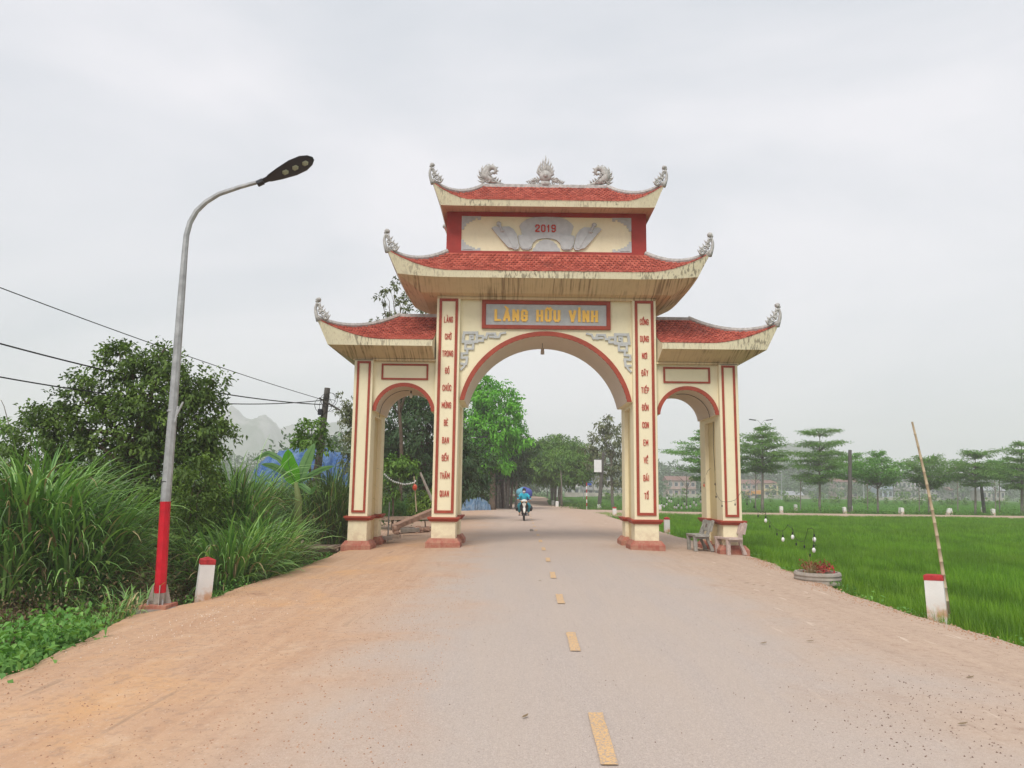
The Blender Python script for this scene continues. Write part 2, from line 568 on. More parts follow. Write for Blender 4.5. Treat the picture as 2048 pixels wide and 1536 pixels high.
# ------------------------------------------------------------------ gate materials
def wall_mat(name, c, dirt=.5, streaks=0.0, sdir='Z', grime=(.22, .15, .09)):
    t = NT(name)
    v = t.coord(src='World')
    n = t.noise(v, .9, 5); n2 = t.noise(v, 7, 5)
    a = t.mix(n, tuple(x * .90 for x in c), tuple(min(1, x * 1.05) for x in c))
    a = t.mix(t.ramp(n2, [(.52, 0), (.75, dirt * .35)]), a, tuple(x * y for x, y in zip(c, (.80, .78, .70))))
    specks = t.ramp(t.voro(v, 3.1), [(.018, 1), (.03, 0)])
    a = t.mix(t.math('MULTIPLY', specks, .5), a, (.25, .2, .15))
    if streaks:
        sc = (16, 16, .55) if sdir == 'Z' else (17, .5, .5)
        st = t.noise(t.coord(sc, src='World'), 1.0, 3, .6)
        patch = t.noise(t.coord((1, 1, .3), src='World'), 1.1, 3)
        m = t.math('MULTIPLY', t.ramp(st, [(.50, 0), (.60, 1)]), t.ramp(patch, [(.42, 0), (.58, 1)]))
        a = t.mix(t.math('MULTIPLY', m, streaks), a, grime)
        st2 = t.noise(t.coord(tuple(q * 2.3 for q in sc[:2]) + (sc[2],), src='World'), 1.0, 2, .5)
        a = t.mix(t.math('MULTIPLY', t.ramp(st2, [(.58, 0), (.64, 1)]), streaks * .35), a, (.30, .15, .09))
    zz = t.sep(v)[2]
    mud = t.math('MULTIPLY', t.math('SUBTRACT', 1, t.smooth(zz, .05, 1.0)), t.ramp(t.noise(v, 5, 5, .65), [(.40, .1), (.62, .75)]))
    a = t.mix(t.math('MULTIPLY', mud, .7), a, (.46, .30, .20))
    damp = t.ramp(t.noise(t.coord((1.5, 1.5, .35), src='World', loc=(2, 3, 1)), 1.4, 6, .7), [(.56, 0), (.72, .28)])
    a = t.mix(damp, a, tuple(q * .62 for q in c))
    t.col(a).rough(.85)
    t.bump(t.noise(v, 30, 4), .12, .006)
    return t.m
CREAM = wall_mat('cream_paint', (.82, .745, .52), .75)
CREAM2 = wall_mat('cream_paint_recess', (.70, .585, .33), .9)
FASCIA = wall_mat('cream_fascia', (.80, .73, .52), .8, .65, 'Z', (.13, .10, .07))
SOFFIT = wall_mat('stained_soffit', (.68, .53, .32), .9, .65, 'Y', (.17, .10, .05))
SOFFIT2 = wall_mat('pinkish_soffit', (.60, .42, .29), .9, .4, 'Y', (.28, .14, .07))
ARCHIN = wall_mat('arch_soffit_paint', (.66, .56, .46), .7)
REDTRIM = plain('red_trim_paint', (.33, .062, .036), .6, .16, 5, .08)
REDWALL = plain('red_wall_paint', (.345, .040, .030), .6, .14, 3, .08)
PLINTH = wall_mat('faded_red_plinth', (.34, .095, .068), .9, .3, 'Z', (.40, .26, .18))
GREYP = plain('grey_relief_paint', (.47, .485, .48), .7, .1, 8, .1)
GREYC = plain('grey_cement', (.42, .405, .38), .85, .28, 12, .4)
GOLD = plain('gold_letter', (.95, .56, .09), .4, .06, 6, .03, 0, .5)
REDL = plain('red_letter', (.45, .035, .02), .5, .06, 6, .03)
t = NT('red_roof_tile')
v = t.coord(src='World')
k = t.attr('rnd')
a = t.ramp(k, [(0, (.33, .068, .046)), (.5, (.43, .095, .062)), (1, (.53, .14, .095))])
blot = t.noise(t.coord((1, 1, 1), src='World'), 1.3, 5, .6)
a = t.mix(t.ramp(blot, [(.58, 0), (.74, .5)]), a, (.12, .05, .04))
t.col(a).rough(.6); TILE = t.m

CX = 0.96                       # the gate's axis
GF = 20.7                       # front of its pilasters
gate = thing('village_gate', (CX, 21.9, 0), 'cream three-arched village gate with tiered red tile roofs spanning the road', 'gate')

def part(mb, name, mat, **k): return mb.build(name, mat, gate, **k)

# ---- piers: front column, recessed panel, rear column
def taper_box(mb, x0, x1, y0, y1, z0, z1, e):
    """box that is wider by e at its top"""
    mb.add([(x0,y0,z0),(x1,y0,z0),(x1,y1,z0),(x0,y1,z0),(x0-e,y0-e,z1),(x1+e,y0-e,z1),(x1+e,y1+e,z1),(x0-e,y1+e,z1)],
           [(0,3,2,1),(4,5,6,7),(0,1,5,4),(1,2,6,5),(2,3,7,6),(3,0,4,7)])

def pier(xa, xb, ztop, zrec_in, zrec_out, gz, name):
    xa, xb = min(xa, xb), max(xa, xb)
    col = MB()
    for y0, y1 in ((GF, GF + .6), (GF + 1.7, GF + 2.3)):
        col.bbox(xa, xb, y0, y1, gz - .3, ztop, .012)
    part(col, name, CREAM)
    rec = MB()
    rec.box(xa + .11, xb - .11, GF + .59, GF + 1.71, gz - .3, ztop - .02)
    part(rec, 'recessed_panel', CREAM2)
    upper = MB()
    upper.box(xa + .005, xb - .005, GF + .597, GF + 1.703, zrec_in, ztop - .01)
    part(upper, 'pier_head', CREAM)
    for y0, y1 in ((GF, GF + .6), (GF + 1.7, GF + 2.3)):
        m = MB()
        taper_box(m, xa - .04, xb + .04, y0 - .04, y1 + .04, .69, .765, .055)
        m.box(xa - .105, xb + .105, y0 - .105, y1 + .105, .765, .81)
        part(m, 'moulding', REDTRIM)
        m = MB()
        taper_box(m, xa - .14, xb + .14, y0 - .14, y1 + .14, gz + .12, gz + .24, -.09)
        m.box(xa - .14, xb + .14, y0 - .14, y1 + .14, gz - .3, gz + .12)
        part(m, 'plinth', PLINTH)
    m = MB()
    m.box(xa + .06, xb - .06, GF + .64, GF + 1.66, .70, .80)
    part(m, 'moulding', REDTRIM)
    m = MB()
    m.box(xa + .03, xb - .03, GF + .74, GF + 1.56, gz - .3, gz + .16)
    part(m, 'plinth', PLINTH)

for s in (-1, 1):
    pier(CX + s * 2.465, CX + s * 3.135, 7.04, 3.98, 3.6, 0.0, 'inner_column')
    pier(CX + s * 4.90, CX + s * 5.43, 5.2, 3.62, 3.6, -.095, 'outer_column')

# ---- arched walls
def arch_wall(mb, x0, x1, ztop, cx, cz, Ri, zs, yf, yb, n=40):
    a0 = math.asin((zs - cz) / Ri)
    P = [(cx + Ri * math.cos(a), cz + Ri * math.sin(a)) for a in [a0 + (PI - 2 * a0) * i / n for i in range(n + 1)]]
    for y in (yf, yb):
        b = len(mb.v)
        for px, pz in P: mb.v += [(px, y, pz), (px, y, ztop)]
        for i in range(n): mb.f.append((b+2*i, b+2*i+1, b+2*i+3, b+2*i+2))
        xr, xl = P[0][0], P[-1][0]
        mb.add([(xr,y,zs),(x1,y,zs),(x1,y,ztop),(xr,y,ztop)], [(0,1,2,3)])
        mb.add([(xl,y,zs),(x0,y,zs),(x0,y,ztop),(xl,y,ztop)], [(0,1,2,3)])
    for (a, b_) in ((P[0][0], x1), (x0, P[-1][0])):
        mb.add([(a,yf,zs),(b_,yf,zs),(b_,yb,zs),(a,yb,zs)], [(0,1,2,3)])
    mb.add([(x0,yf,ztop),(x1,yf,ztop),(x1,yb,ztop),(x0,yb,ztop)], [(0,1,2,3)])
    return P

def arch_soffit(mb, cx, cz, Ri, zs, yf, yb, n=40):
    a0 = math.asin((zs - cz) / Ri)
    b = len(mb.v)
    for i in range(n + 1):
        a = a0 + (PI - 2 * a0) * i / n
        mb.v += [(cx + Ri * math.cos(a), yf, cz + Ri * math.sin(a)), (cx + Ri * math.cos(a), yb, cz + Ri * math.sin(a))]
    for i in range(n): mb.f.append((b+2*i, b+2*i+1, b+2*i+3, b+2*i+2))

def arch_band(mb, cx, cz, Ri, Ro, zs, yf, yb, xlim=None, n=40):
    """raised ring along the arch edge"""
    def pts(Rr):
        a0 = math.asin((zs - cz) / Rr); out = []
        for i in range(n + 1):
            a = a0 + (PI - 2 * a0) * i / n
            x = cx + Rr * math.cos(a)
            if xlim: x = max(xlim[0], min(xlim[1], x))
            out.append((x, cz + Rr * math.sin(a)))
        return out
    A, B = pts(Ri), pts(Ro)
    b = len(mb.v)
    for (a, o) in zip(A, B):
        mb.v += [(a[0], yf, a[1]), (o[0], yf, o[1]), (o[0], yb, o[1]), (a[0], yb, a[1])]
    for i in range(n):
        k = b + 4*i
        for q in range(4):
            q2 = (q + 1) % 4
            mb.f.append((k+q, k+q2, k+4+q2, k+4+q))
    mb.f.append((b, b+3, b+2, b+1)); k = b + 4*n; mb.f.append((k, k+1, k+2, k+3))

WF, WB = 20.85, 22.85
m = MB(); arch_wall(m, CX - 3.10, CX + 3.10, 7.02, CX, 3.604, 2.36, 4.08, WF, WB); part(m, 'arch_wall', CREAM, fixn=False)
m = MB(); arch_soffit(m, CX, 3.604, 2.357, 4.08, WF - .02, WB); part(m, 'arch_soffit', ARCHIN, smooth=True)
m = MB(); arch_band(m, CX, 3.604, 2.357, 2.486, 4.085, WF - .05, WF + .01, (CX - 2.463, CX + 2.463)); part(m, 'arch_band', REDTRIM)
for s in (-1, 1):
    cx = CX + s * 4.02
    m = MB(); arch_wall(m, cx - .90, cx + .90, 5.19, cx, 3.66, .79, 3.74, WF, WB, 24); part(m, 'side_arch_wall', CREAM, fixn=False)
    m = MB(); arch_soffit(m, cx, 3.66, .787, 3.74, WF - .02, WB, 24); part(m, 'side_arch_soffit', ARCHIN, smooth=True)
    m = MB(); arch_band(m, cx, 3.66, .787, .895, 3.745, WF - .045, WF + .01, (cx - .878, cx + .878), 24); part(m, 'side_arch_band', REDTRIM)

def frame(x0, x1, z0, z1, w, y, th, mat=REDTRIM, name='red_frame'):
    m = MB()
    m.box(x0, x1, y - th, y + .01, z0, z0 + w); m.box(x0, x1, y - th, y + .01, z1 - w, z1)
    m.box(x0, x0 + w, y - th, y + .01, z0 + w, z1 - w); m.box(x1 - w, x1, y - th, y + .01, z0 + w, z1 - w)
    return part(m, name, mat)
for s in (-1, 1):
    a, b = sorted((CX + s * 2.53, CX + s * 3.065)); frame(a, b, .92, 6.99, .075, GF, .03)
    a, b = sorted((CX + s * 4.965, CX + s * 5.345)); frame(a, b, .91, 5.14, .06, GF, .03)
    a, b = sorted((CX + s * 3.35, CX + s * 4.68)); frame(a, b, 4.64, 5.10, .05, WF, .03)

# ---- roofs
def add_rnd(o, per):
    me = o.data
    n = len(me.vertices)
    a = me.attributes.new('rnd', 'FLOAT', 'POINT')
    k = RNG.random((n + per - 1) // per).astype(np.float32)
    a.data.foreach_set('value', np.repeat(k, per)[:n])

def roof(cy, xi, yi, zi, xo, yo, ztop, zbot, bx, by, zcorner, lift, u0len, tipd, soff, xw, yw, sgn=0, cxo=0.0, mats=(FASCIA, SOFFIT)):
    """hipped roof with swept-up corners.  sgn 0: whole roof about CX; +1/-1: wing growing outwards from CX + sgn*cxo"""
    cx0 = CX + sgn * cxo
    mx = 1 if sgn >= 0 else -1
    half = sgn != 0
    def side(k):
        if k == 'F': return (xi, yi, xo, yo, bx, by, xw, yw, lambda u, v: (cx0 + mx * u, cy - v))
        if k == 'B': return (xi, yi, xo, yo, bx, by, xw, yw, lambda u, v: (cx0 + mx * u, cy + v))
        if k == 'R': return (yi, xi, yo, xo, by, bx, yw, xw, lambda u, v: (cx0 + mx * v, cy + u))
        if k == 'L': return (yi, xi, yo, xo, by, bx, yw, xw, lambda u, v: (cx0 - mx * v, cy - u))
    sides = 'FBR' if half else 'FBRL'
    bed, tiles, fas, sof = MB(), MB(), MB(), MB()
    ridges = MB()
    for k in sides:
        ui, vi, uo, vo, bu, bv, uw, vw, mp = side(k)
        t0 = 0.0 if (half and k in 'FB') else -1.0
        def P(t, s):
            c = max(0.0, (abs(t) * uo - (uo - u0len)) / u0len)
            c = min(1.15, c)
            lw = c * c
            u = lerp(ui * t, uo * t + math.copysign(tipd * lw, t), s)
            v = lerp(vi, vo + tipd * lw, s)
            z = zi + (ztop - zi) * (1 - (1 - s) ** 1.45) + lift * lw * s ** 2.1
            x, y = mp(u, v)
            return Vector((x, y, z))
        nt, ns = 36, 9
        b = len(bed.v)
        for j in range(ns + 1):
            for i in range(nt + 1):
                p = P(t0 + (1 - t0) * i / nt, j / ns); bed.v.append((p.x, p.y, p.z - .015))
        for j in range(ns):
            for i in range(nt): bed.f.append((b+j*(nt+1)+i, b+j*(nt+1)+i+1, b+(j+1)*(nt+1)+i+1, b+(j+1)*(nt+1)+i))
        # tiles, laid row over row, each with a pointed lower edge
        slope = math.hypot(vo - vi, zi - ztop)
        nr = max(4, int(slope / .118))
        tw = .118
        for r in range(nr):
            s0, s1 = r / nr, min(1.0, (r + 1.25) / nr)
            ul = lerp(ui, uo, (s0 + s1) / 2)
            n = max(1, int(ul / tw))
            for i in range(-n if t0 < 0 else 0, n + 1):
                tc_ = (i + (.5 if r % 2 else 0)) * tw / ul
                h = .47 * tw / ul
                a0_, b0_ = max(t0, tc_ - h), min(1.0, tc_ + h)
                if b0_ - a0_ < .15 * h: continue
                lo = .046 + random.uniform(-.006, .008); hi = .004
                sm = lerp(s0, s1, .72)
                mid = (a0_ + b0_) / 2
                jz = random.uniform(-.004, .004)
                vs = [P(a0_, s0), P(b0_, s0), P(b0_, sm), P(mid, s1), P(a0_, sm)]
                hh = [hi, hi, lo + jz, lo, lo - jz]
                up = [Vector((p.x, p.y, p.z + q)) for p, q in zip(vs, hh)]
                dn = [Vector((p.x, p.y, p.z - .032)) for p in up[2:]]
                tiles.add(up + dn, [(0, 1, 2, 3, 4), (2, 5, 6, 3), (3, 6, 7, 4)])
        # fascia and soffit
        nseg = 30
        prev = None
        for i in range(nseg + 1):
            t_ = t0 + (1 - t0) * i / nseg
            top = P(t_, 1.0)
            c = max(0.0, (abs(t_) * uo - (uo - u0len)) / u0len)
            zb = zbot + (zcorner - zbot) * c ** 2
            bxy = mp(bu * t_, bv)
            bot = Vector((bxy[0], bxy[1], zb))
            inner = Vector((*mp(lerp(bu * t_, ui * t_, .02), bv - .06), zb))
            row = [top + Vector((0, 0, .0)), bot]
            for (fr, z) in soff:
                p = mp(lerp(bu, uw, fr) * t_, lerp(bv, vw, fr))
                row.append(Vector((p[0], p[1], z if fr > 0 else zb)))
            if prev:
                fas.add([prev[0], row[0], row[1], prev[1]], [(0, 1, 2, 3)])
                for q in range(1, len(row) - 1):
                    sof.add([prev[q], row[q], row[q+1], prev[q+1]], [(0, 1, 2, 3)])
            prev = row
            if half and i == 0 and k in 'FB':
                cap = [P(0, s / 6) for s in range(7)] + row[1:] 
                cap = [Vector((cx0, p.y, p.z)) for p in cap]
                fas.add(cap, [tuple(range(len(cap)))])
        # hip ridge on the t=+1 edge (and the mirrored one)
        for tt in ((1.0, -1.0) if t0 < 0 else (1.0,)):
            if k in 'FB':
                pts = [P(tt, s / 14) + Vector((0, 0, .05)) for s in range(15)]
                rm = MB(); rm.tube(pts, [.062] * 15, 6, True, up=(0, 0, 1), flat=1.25); part(rm, 'hip_ridge', GREYC)
    # soffit level ring inside
    part(bed, 'roof_bed', REDTRIM)
    o = part(tiles, 'roof_tiles', TILE, fixn=False)
    o['kind'] = 'stuff'
    add_rnd(o, 8)
    part(fas, 'fascia', mats[0], fixn=False)
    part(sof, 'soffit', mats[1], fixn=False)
    # top ridge
    if yi < .3:
        x0, x1 = (cx0 - xi, cx0 + xi) if not half else sorted((cx0 + mx * .0, cx0 + mx * (xi + .03)))
        ridges.bbox(x0, x1, cy - .075, cy + .075, zi - .06, zi + .07, .015)
        part(ridges, 'top_ridge', GREYC)

CY = 21.85
# main roof, top roof, the two wings
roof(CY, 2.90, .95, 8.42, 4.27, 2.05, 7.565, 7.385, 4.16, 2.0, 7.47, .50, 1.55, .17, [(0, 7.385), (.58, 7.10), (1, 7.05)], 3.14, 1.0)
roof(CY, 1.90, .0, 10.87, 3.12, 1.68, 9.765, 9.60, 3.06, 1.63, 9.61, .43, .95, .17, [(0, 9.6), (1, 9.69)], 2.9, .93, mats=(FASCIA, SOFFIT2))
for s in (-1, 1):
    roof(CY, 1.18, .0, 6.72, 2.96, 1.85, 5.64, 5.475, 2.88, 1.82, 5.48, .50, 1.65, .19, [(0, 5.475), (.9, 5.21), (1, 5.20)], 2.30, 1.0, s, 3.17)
m = MB(); m.box(CX - 3.13, CX + 3.13, GF - .01, GF + 2.31, 6.99, 7.06); part(m, 'cornice', SOFFIT)
for s in (-1, 1):
    a, b = sorted((CX + s * 3.14, CX + s * 5.47)); m = MB(); m.box(a, b, GF - .0, GF + 2.3, 5.165, 5.215); part(m, 'cornice', SOFFIT)

# ---- box between the two upper roofs
BF = 20.92
m = MB()
m.box(CX - 2.93, CX + 2.93, BF + .06, 22.78, 8.2, 9.72); part(m, 'upper_body', REDWALL)
m = MB()
m.box(CX - 2.935, CX + 2.935, BF, BF + .08, 9.56, 9.70); m.box(CX - 2.935, CX + 2.935, BF, BF + .08, 8.30, 8.50)
m.box(CX - 2.935, CX - 2.50, BF, BF + .08, 8.50, 9.56); m.box(CX + 2.50, CX + 2.935, BF, BF + .08, 8.50, 9.56)
part(m, 'red_border', REDWALL)
m = MB(); m.box(CX - 2.5, CX + 2.5, BF + .03, BF + .07, 8.5, 9.56); part(m, 'cream_panel', CREAM)
PY = BF + .03
stair = [(0,0),(.56,0),(.56,-.11),(.47,-.11),(.47,-.06),(.40,-.06),(.40,-.12),(.31,-.12),(.31,-.165),(.22,-.165),(.22,-.22),(.13,-.22),(.13,-.31),(.075,-.31),(.075,-.41),(0,-.41)]
for sx in (-1, 1):
    for sz in (-1, 1):
        k = .80 if sz < 0 else 1
        poly = [(CX + sx * (2.498 - u), (9.558 if sz > 0 else 8.502) + sz * (w * k)) for u, w in stair]
        m = MB(); m.prism(poly, PY - .028, PY + .005)
        # raised fret line on the stepped corner
        for (u0, u1, w0, w1) in ((.05, .33, -.045, -.075), (.05, .085, -.075, -.24), (.14, .17, -.075, -.15)):
            xa, xb = sorted((CX + sx * (2.498 - u0), CX + sx * (2.498 - u1)))
            za, zb = sorted(((9.558 if sz > 0 else 8.502) + sz * w0 * k, (9.558 if sz > 0 else 8.502) + sz * w1 * k))
            m.box(xa, xb, PY - .042, PY - .028, za, zb)
        part(m, 'corner_fret', GREYP)

def zp(zx, zy, Y=PY):
    p = at(840 + zx / 6.144, 310 + zy / 6.144, Y); return (p.x, p.z)
def relief(poly, dep, name='scroll_relief', mat=GREYP, mirror=True, y=PY, both=False):
    P = [zp(*q) for q in poly]
    for mir in ((False, True) if both else (False,)):
        Q = [(2 * CX - x, z) if mir else (x, z) for x, z in P]
        m = MB(); m.prism(Q, y - dep, y + .005)
        o = part(m, name, mat)
fanL = [(1400,770),(1310,798),(1245,845),(1222,878),(1240,930),(1252,985),(1205,995),(1215,1080),(1235,1140),(1262,1168),(1335,1172),(1370,1150),(1386,1088),(1430,1048),(1490,1032),(1548,1028)]
P = [zp(*q) for q in fanL]
top = zp(1548, 766)
poly = [(CX, top[1])] + P[:-1] + [(CX, P[-1][1])] + [(2 * CX - x, z) for x, z in reversed(P[:-1])]
m = MB(); m.prism(poly, PY - .05, PY + .005); part(m, 'fan_relief', GREYP)
relief([(880,905),(915,886),(1000,890),(1095,886),(1150,922),(1190,985),(1212,1100),(1222,1135),(1205,1165),(1165,1172),(1130,1152),(1085,1142),(1000,1048)], .07, both=True)
relief([(1010,900),(1080,893),(1130,925),(1195,1100),(1180,1150),(1150,1150)], .085, both=True)
relief([(1222,1000),(1330,985),(1372,1120),(1340,1160),(1265,1160),(1236,1120)], .064, both=True)
for k in (False, True):
    c = zp(970, 852); d = zp(1012, 940)
    if k: c = (2 * CX - c[0], c[1]); d = (2 * CX - d[0], d[1])
    m = MB(); m.ball((c[0], PY - .05, c[1]), .075, .05, .065, 12, 8); m.tube([(c[0], PY - .06, c[1]), (d[0], PY - .07, d[1])], [.035, .05], 8)
    m.ball((d[0], PY - .07, d[1]), .07, .05, .05, 12, 8); part(m, 'scroll_knob', GREYP, smooth=True)
half = [(1382,1186),(1388,1150),(1412,1135),(1425,1100),(1450,1085),(1470,1062),(1500,1055),(1510,1042)]
P = [zp(*q) for q in half]
poly = P + [(2 * CX - x, z) for x, z in reversed(P)]
m = MB(); m.prism(poly, PY - .03, PY + .005); part(m, 'sunrise_relief', GREYP)

# ---- lettering
# condensed capitals built from strokes; every stroke is a bar of its own depth
GL = {
 'A': [[(0,0),(.5,1),(1,0)],[(.2,.3),(.8,.3)]],
 'B': [[(0,0),(0,1),(.75,1),(1,.88),(1,.66),(.75,.54),(0,.54)],[(.75,.54),(1,.42),(1,.12),(.75,0),(0,0)]],
 'C': [[(1,.66),(1,.86),(.75,1),(.25,1),(0,.86),(0,.14),(.25,0),(.75,0),(1,.14),(1,.34)]],
 'D': [[(0,0),(0,1),(.65,1),(1,.84),(1,.16),(.65,0),(0,0)]],
 'E': [[(1,1),(0,1),(0,0),(1,0)],[(0,.52),(.85,.52)]],
 'G': [[(1,.70),(1,.86),(.75,1),(.25,1),(0,.86),(0,.14),(.25,0),(.75,0),(1,.14),(1,.46),(.58,.46)]],
 'H': [[(0,0),(0,1)],[(1,0),(1,1)],[(0,.5),(1,.5)]],
 'I': [[(.5,0),(.5,1)]],
 'L': [[(0,1),(0,0),(1,0)]],
 'M': [[(0,0),(0,1),(.5,.3),(1,1),(1,0)]],
 'N': [[(0,0),(0,1),(1,0),(1,1)]],
 'O': [[(.25,0),(0,.14),(0,.86),(.25,1),(.75,1),(1,.86),(1,.14),(.75,0),(.25,0)]],
 'P': [[(0,0),(0,1),(.7,1),(1,.86),(1,.6),(.7,.46),(0,.46)]],
 'Q': [[(.25,0),(0,.14),(0,.86),(.25,1),(.75,1),(1,.86),(1,.14),(.75,0),(.25,0)],[(.55,.26),(1.05,-.08)]],
 'R': [[(0,0),(0,1),(.7,1),(1,.86),(1,.62),(.7,.5),(0,.5)],[(.55,.5),(1,0)]],
 'T': [[(0,1),(1,1)],[(.5,1),(.5,0)]],
 'U': [[(0,1),(0,.14),(.25,0),(.75,0),(1,.14),(1,1)]],
 'V': [[(0,1),(.5,0),(1,1)]],
 'Y': [[(0,1),(.5,.45),(1,1)],[(.5,.45),(.5,0)]],
 '2': [[(0,.72),(0,.88),(.25,1),(.75,1),(1,.86),(1,.62),(0,.12),(0,0),(1,0)]],
 '0': [[(.25,0),(0,.16),(0,.84),(.25,1),(.75,1),(1,.84),(1,.16),(.75,0),(.25,0)]],
 '1': [[(.15,.74),(.6,1),(.6,0)]],
 '9': [[(1,.5),(.25,.46),(0,.6),(0,.86),(.25,1),(.75,1),(1,.86),(1,.16),(.75,0),(.2,0),(.05,.12)]],
}
import unicodedata
MARK = {'\u0300': [(.22,1.36),(.66,1.17)], '\u0301': [(.34,1.17),(.78,1.36)], '\u0303': [(.02,1.17),(.30,1.29),(.62,1.17),(.94,1.29)],
        '\u0309': [(.32,1.38),(.66,1.36),(.62,1.25),(.46,1.17)], '\u0302': [(.12,1.13),(.5,1.27),(.88,1.13)], '\u0306': [(.12,1.30),(.3,1.16),(.7,1.16),(.88,1.30)],
        '\u0323': [(.40,-.20),(.60,-.20)], '\u031b': [(1.0,1.0),(1.28,1.12)]}
def letter_mb(ch, x0, z0, w, h, tw, th, y, dep):
    """one raised capital with its marks; tw, th: widths of its upright and level strokes"""
    m = MB(); k = [0]
    def bar(a, b, t_):
        a = Vector((x0 + tw/2 + a[0]*(w - tw), 0, z0 + th/2 + a[1]*(h - th))); b = Vector((x0 + tw/2 + b[0]*(w - tw), 0, z0 + th/2 + b[1]*(h - th)))
        d = b - a
        if d.length < 1e-6: return
        up = abs(d.z) / d.length
        t_ = t_ if t_ else lerp(th, tw, up)
        d.normalize(); nn = Vector((-d.z, 0, d.x)); k[0] += 1
        c = (a + b) / 2; dd = dep + k[0] * .0006
        m.obox((c.x, y - dd / 2 + .003, c.z), d, (0, 1, 0), nn, (b - a).length / 2 + min(tw, th) * .48, dd / 2 + .003, t_ / 2)
    base = unicodedata.normalize('NFD', ch)
    c0 = base[0]
    if c0 == '\u0110': c0 = 'D'; bar((-.30, .52), (.38, .52), th)
    for pl_ in GL[c0]:
        for a, b in zip(pl_, pl_[1:]): bar(a, b, None)
    marks = list(base[1:])
    two = '\u0302' in marks or '\u0306' in marks
    for mk in marks:
        P_ = MARK[mk]
        if two and mk in '\u0300\u0301\u0309\u0303': P_ = [(u * .6 + .62, v + .07) for u, v in P_]
        if mk == '\u0303' and c0 == 'I': P_ = [((u - .5) * 2.4 + .5, v) for u, v in P_]
        for a, b in zip(P_, P_[1:]): bar(a, b, min(tw, th) * .8)
    return m
def letter_w(ch):
    c = unicodedata.normalize('NFD', ch)[0]
    return {'I': .42, 'M': 1.3, '1': .7, ' ': .75, 'A': 1.1, 'V': 1.08}.get(c, 1.0)
def set_word(txt, xc, z0, width, h, tw, th, y, dep, mat, name, split, gapk=.22, wl=None):
    tot = sum(letter_w(c) for c in txt) + gapk * (len(txt) - 1)
    u = width / tot; x = xc - width / 2; allm = MB()
    for c in txt:
        w_ = letter_w(c) * u
        if c != ' ':
            m = letter_mb(c, x, z0, max(w_, tw * 1.02), h, tw, th, y, dep)
            if split: o = part(m, name, mat); o['label'] = 'raised letter ' + c
            else: allm.add(m.v, m.f)
        x += w_ + gapk * u
    if not split: o = part(allm, name, mat); o['label'] = wl or ('raised word ' + txt)

# name board
frame(CX - 1.85, CX + 1.85, 6.155, 6.99, .105, WF, .07, REDTRIM, 'board_frame')
frame(CX - 1.765, CX + 1.765, 6.235, 6.91, .03, WF - .02, .03, REDWALL, 'board_frame')
m = MB(); m.box(CX - 1.75, CX + 1.75, WF - .022, WF + .01, 6.25, 6.89); part(m, 'name_board', GREYP)
set_word('LÀNG HỮU VĨNH', CX, 6.375, 2.98, .345, .078, .060, WF - .022, .03, GOLD, 'letter', True)
set_word('2019', CX - .03, 9.085, .60, .225, .036, .033, PY - .05, .02, REDL, 'year_numeral', True, .32)
LW = ['LÀNG', 'CHỜ', 'TRONG', 'ĐÓ', 'CHÚC', 'MỪNG', 'BÈ', 'BẠN', 'ĐẾN', 'THĂM', 'QUAN']
RW = ['CỔNG', 'DỰNG', 'NƠI', 'ĐÂY', 'TIẾP', 'ĐÓN', 'CON', 'EM', 'VỀ', 'BÁI', 'TỔ']
for words, sx in ((LW, -1), (RW, 1)):
    for i, wd in enumerate(words):
        n_ = sum(letter_w(c) for c in wd) + .22 * (len(wd) - 1)
        set_word(wd, CX + sx * 2.797, lerp(6.29, 1.37, i / 10), n_ * .0530, .168, .0135, .0145, GF, .02, REDL, 'raised_word', False)

# grey frets in the two spandrels
def z5(x, y):
    p = at(860 + x / 6.983, 580 + y / 6.983, WF); return (p.x, p.z)
strokes = [
    ([(480,600),(655,600),(655,725),(460,725),(470,640),(480,600)], 36),
    ([(560,725),(560,640),(600,640),(598,680),(570,682)], 26),
    ([(655,645),(738,645),(738,712),(655,712)], 30),
    ([(738,668),(785,668),(800,612),(905,612),(925,655),(835,655)], 30), ([(900,665),(960,662),(985,612),(1050,600)], 26),
    ([(495,745),(605,745),(600,822),(492,822),(495,745)], 30),
    ([(520,822),(520,885),(445,890),(442,950),(520,945),(505,1035),(440,1030)], 30), ([(505,1020),(470,1075),(435,1110)], 26)]
def stroke(m, pts, w, y, dep):
    for (a, b) in zip(pts, pts[1:]):
        a = Vector((a[0], 0, a[1])); b = Vector((b[0], 0, b[1]))
        d = b - a
        if d.length < 1e-5: continue
        d.normalize(); nrm = Vector((-d.z, 0, d.x))
        c = (a + b) / 2
        m.obox((c.x, y - dep / 2 + random.uniform(-.0015, .0015), c.z), d, (0, 1, 0), nrm, (b - a).length / 2 + w / 2, dep / 2 + .004, w / 2)
for mir in (False, True):
    m = MB()
    for pts, w in strokes:
        P = [z5(*q) for q in pts]
        if mir: P = [(2 * CX - x, z) for x, z in P]
        stroke(m, P, w * .0021, WF, .04)
    part(m, 'spandrel_fret', GREYP)

# ---- roof ornaments
def spiral(m, cx, cz, r0, turns, rad, y, start=0, dirn=1, n=22):
    pts = []; rr = []
    for i in range(n + 1):
        a = start + dirn * 2 * PI * turns * i / n
        r = r0 * (1 - .85 * i / n)
        pts.append((cx + r * math.cos(a), y, cz + r * math.sin(a))); rr.append(rad * (1 - .4 * i / n))
    m.tube(pts, rr, 6, True, up=(0, 1, 0), flat=1.6)

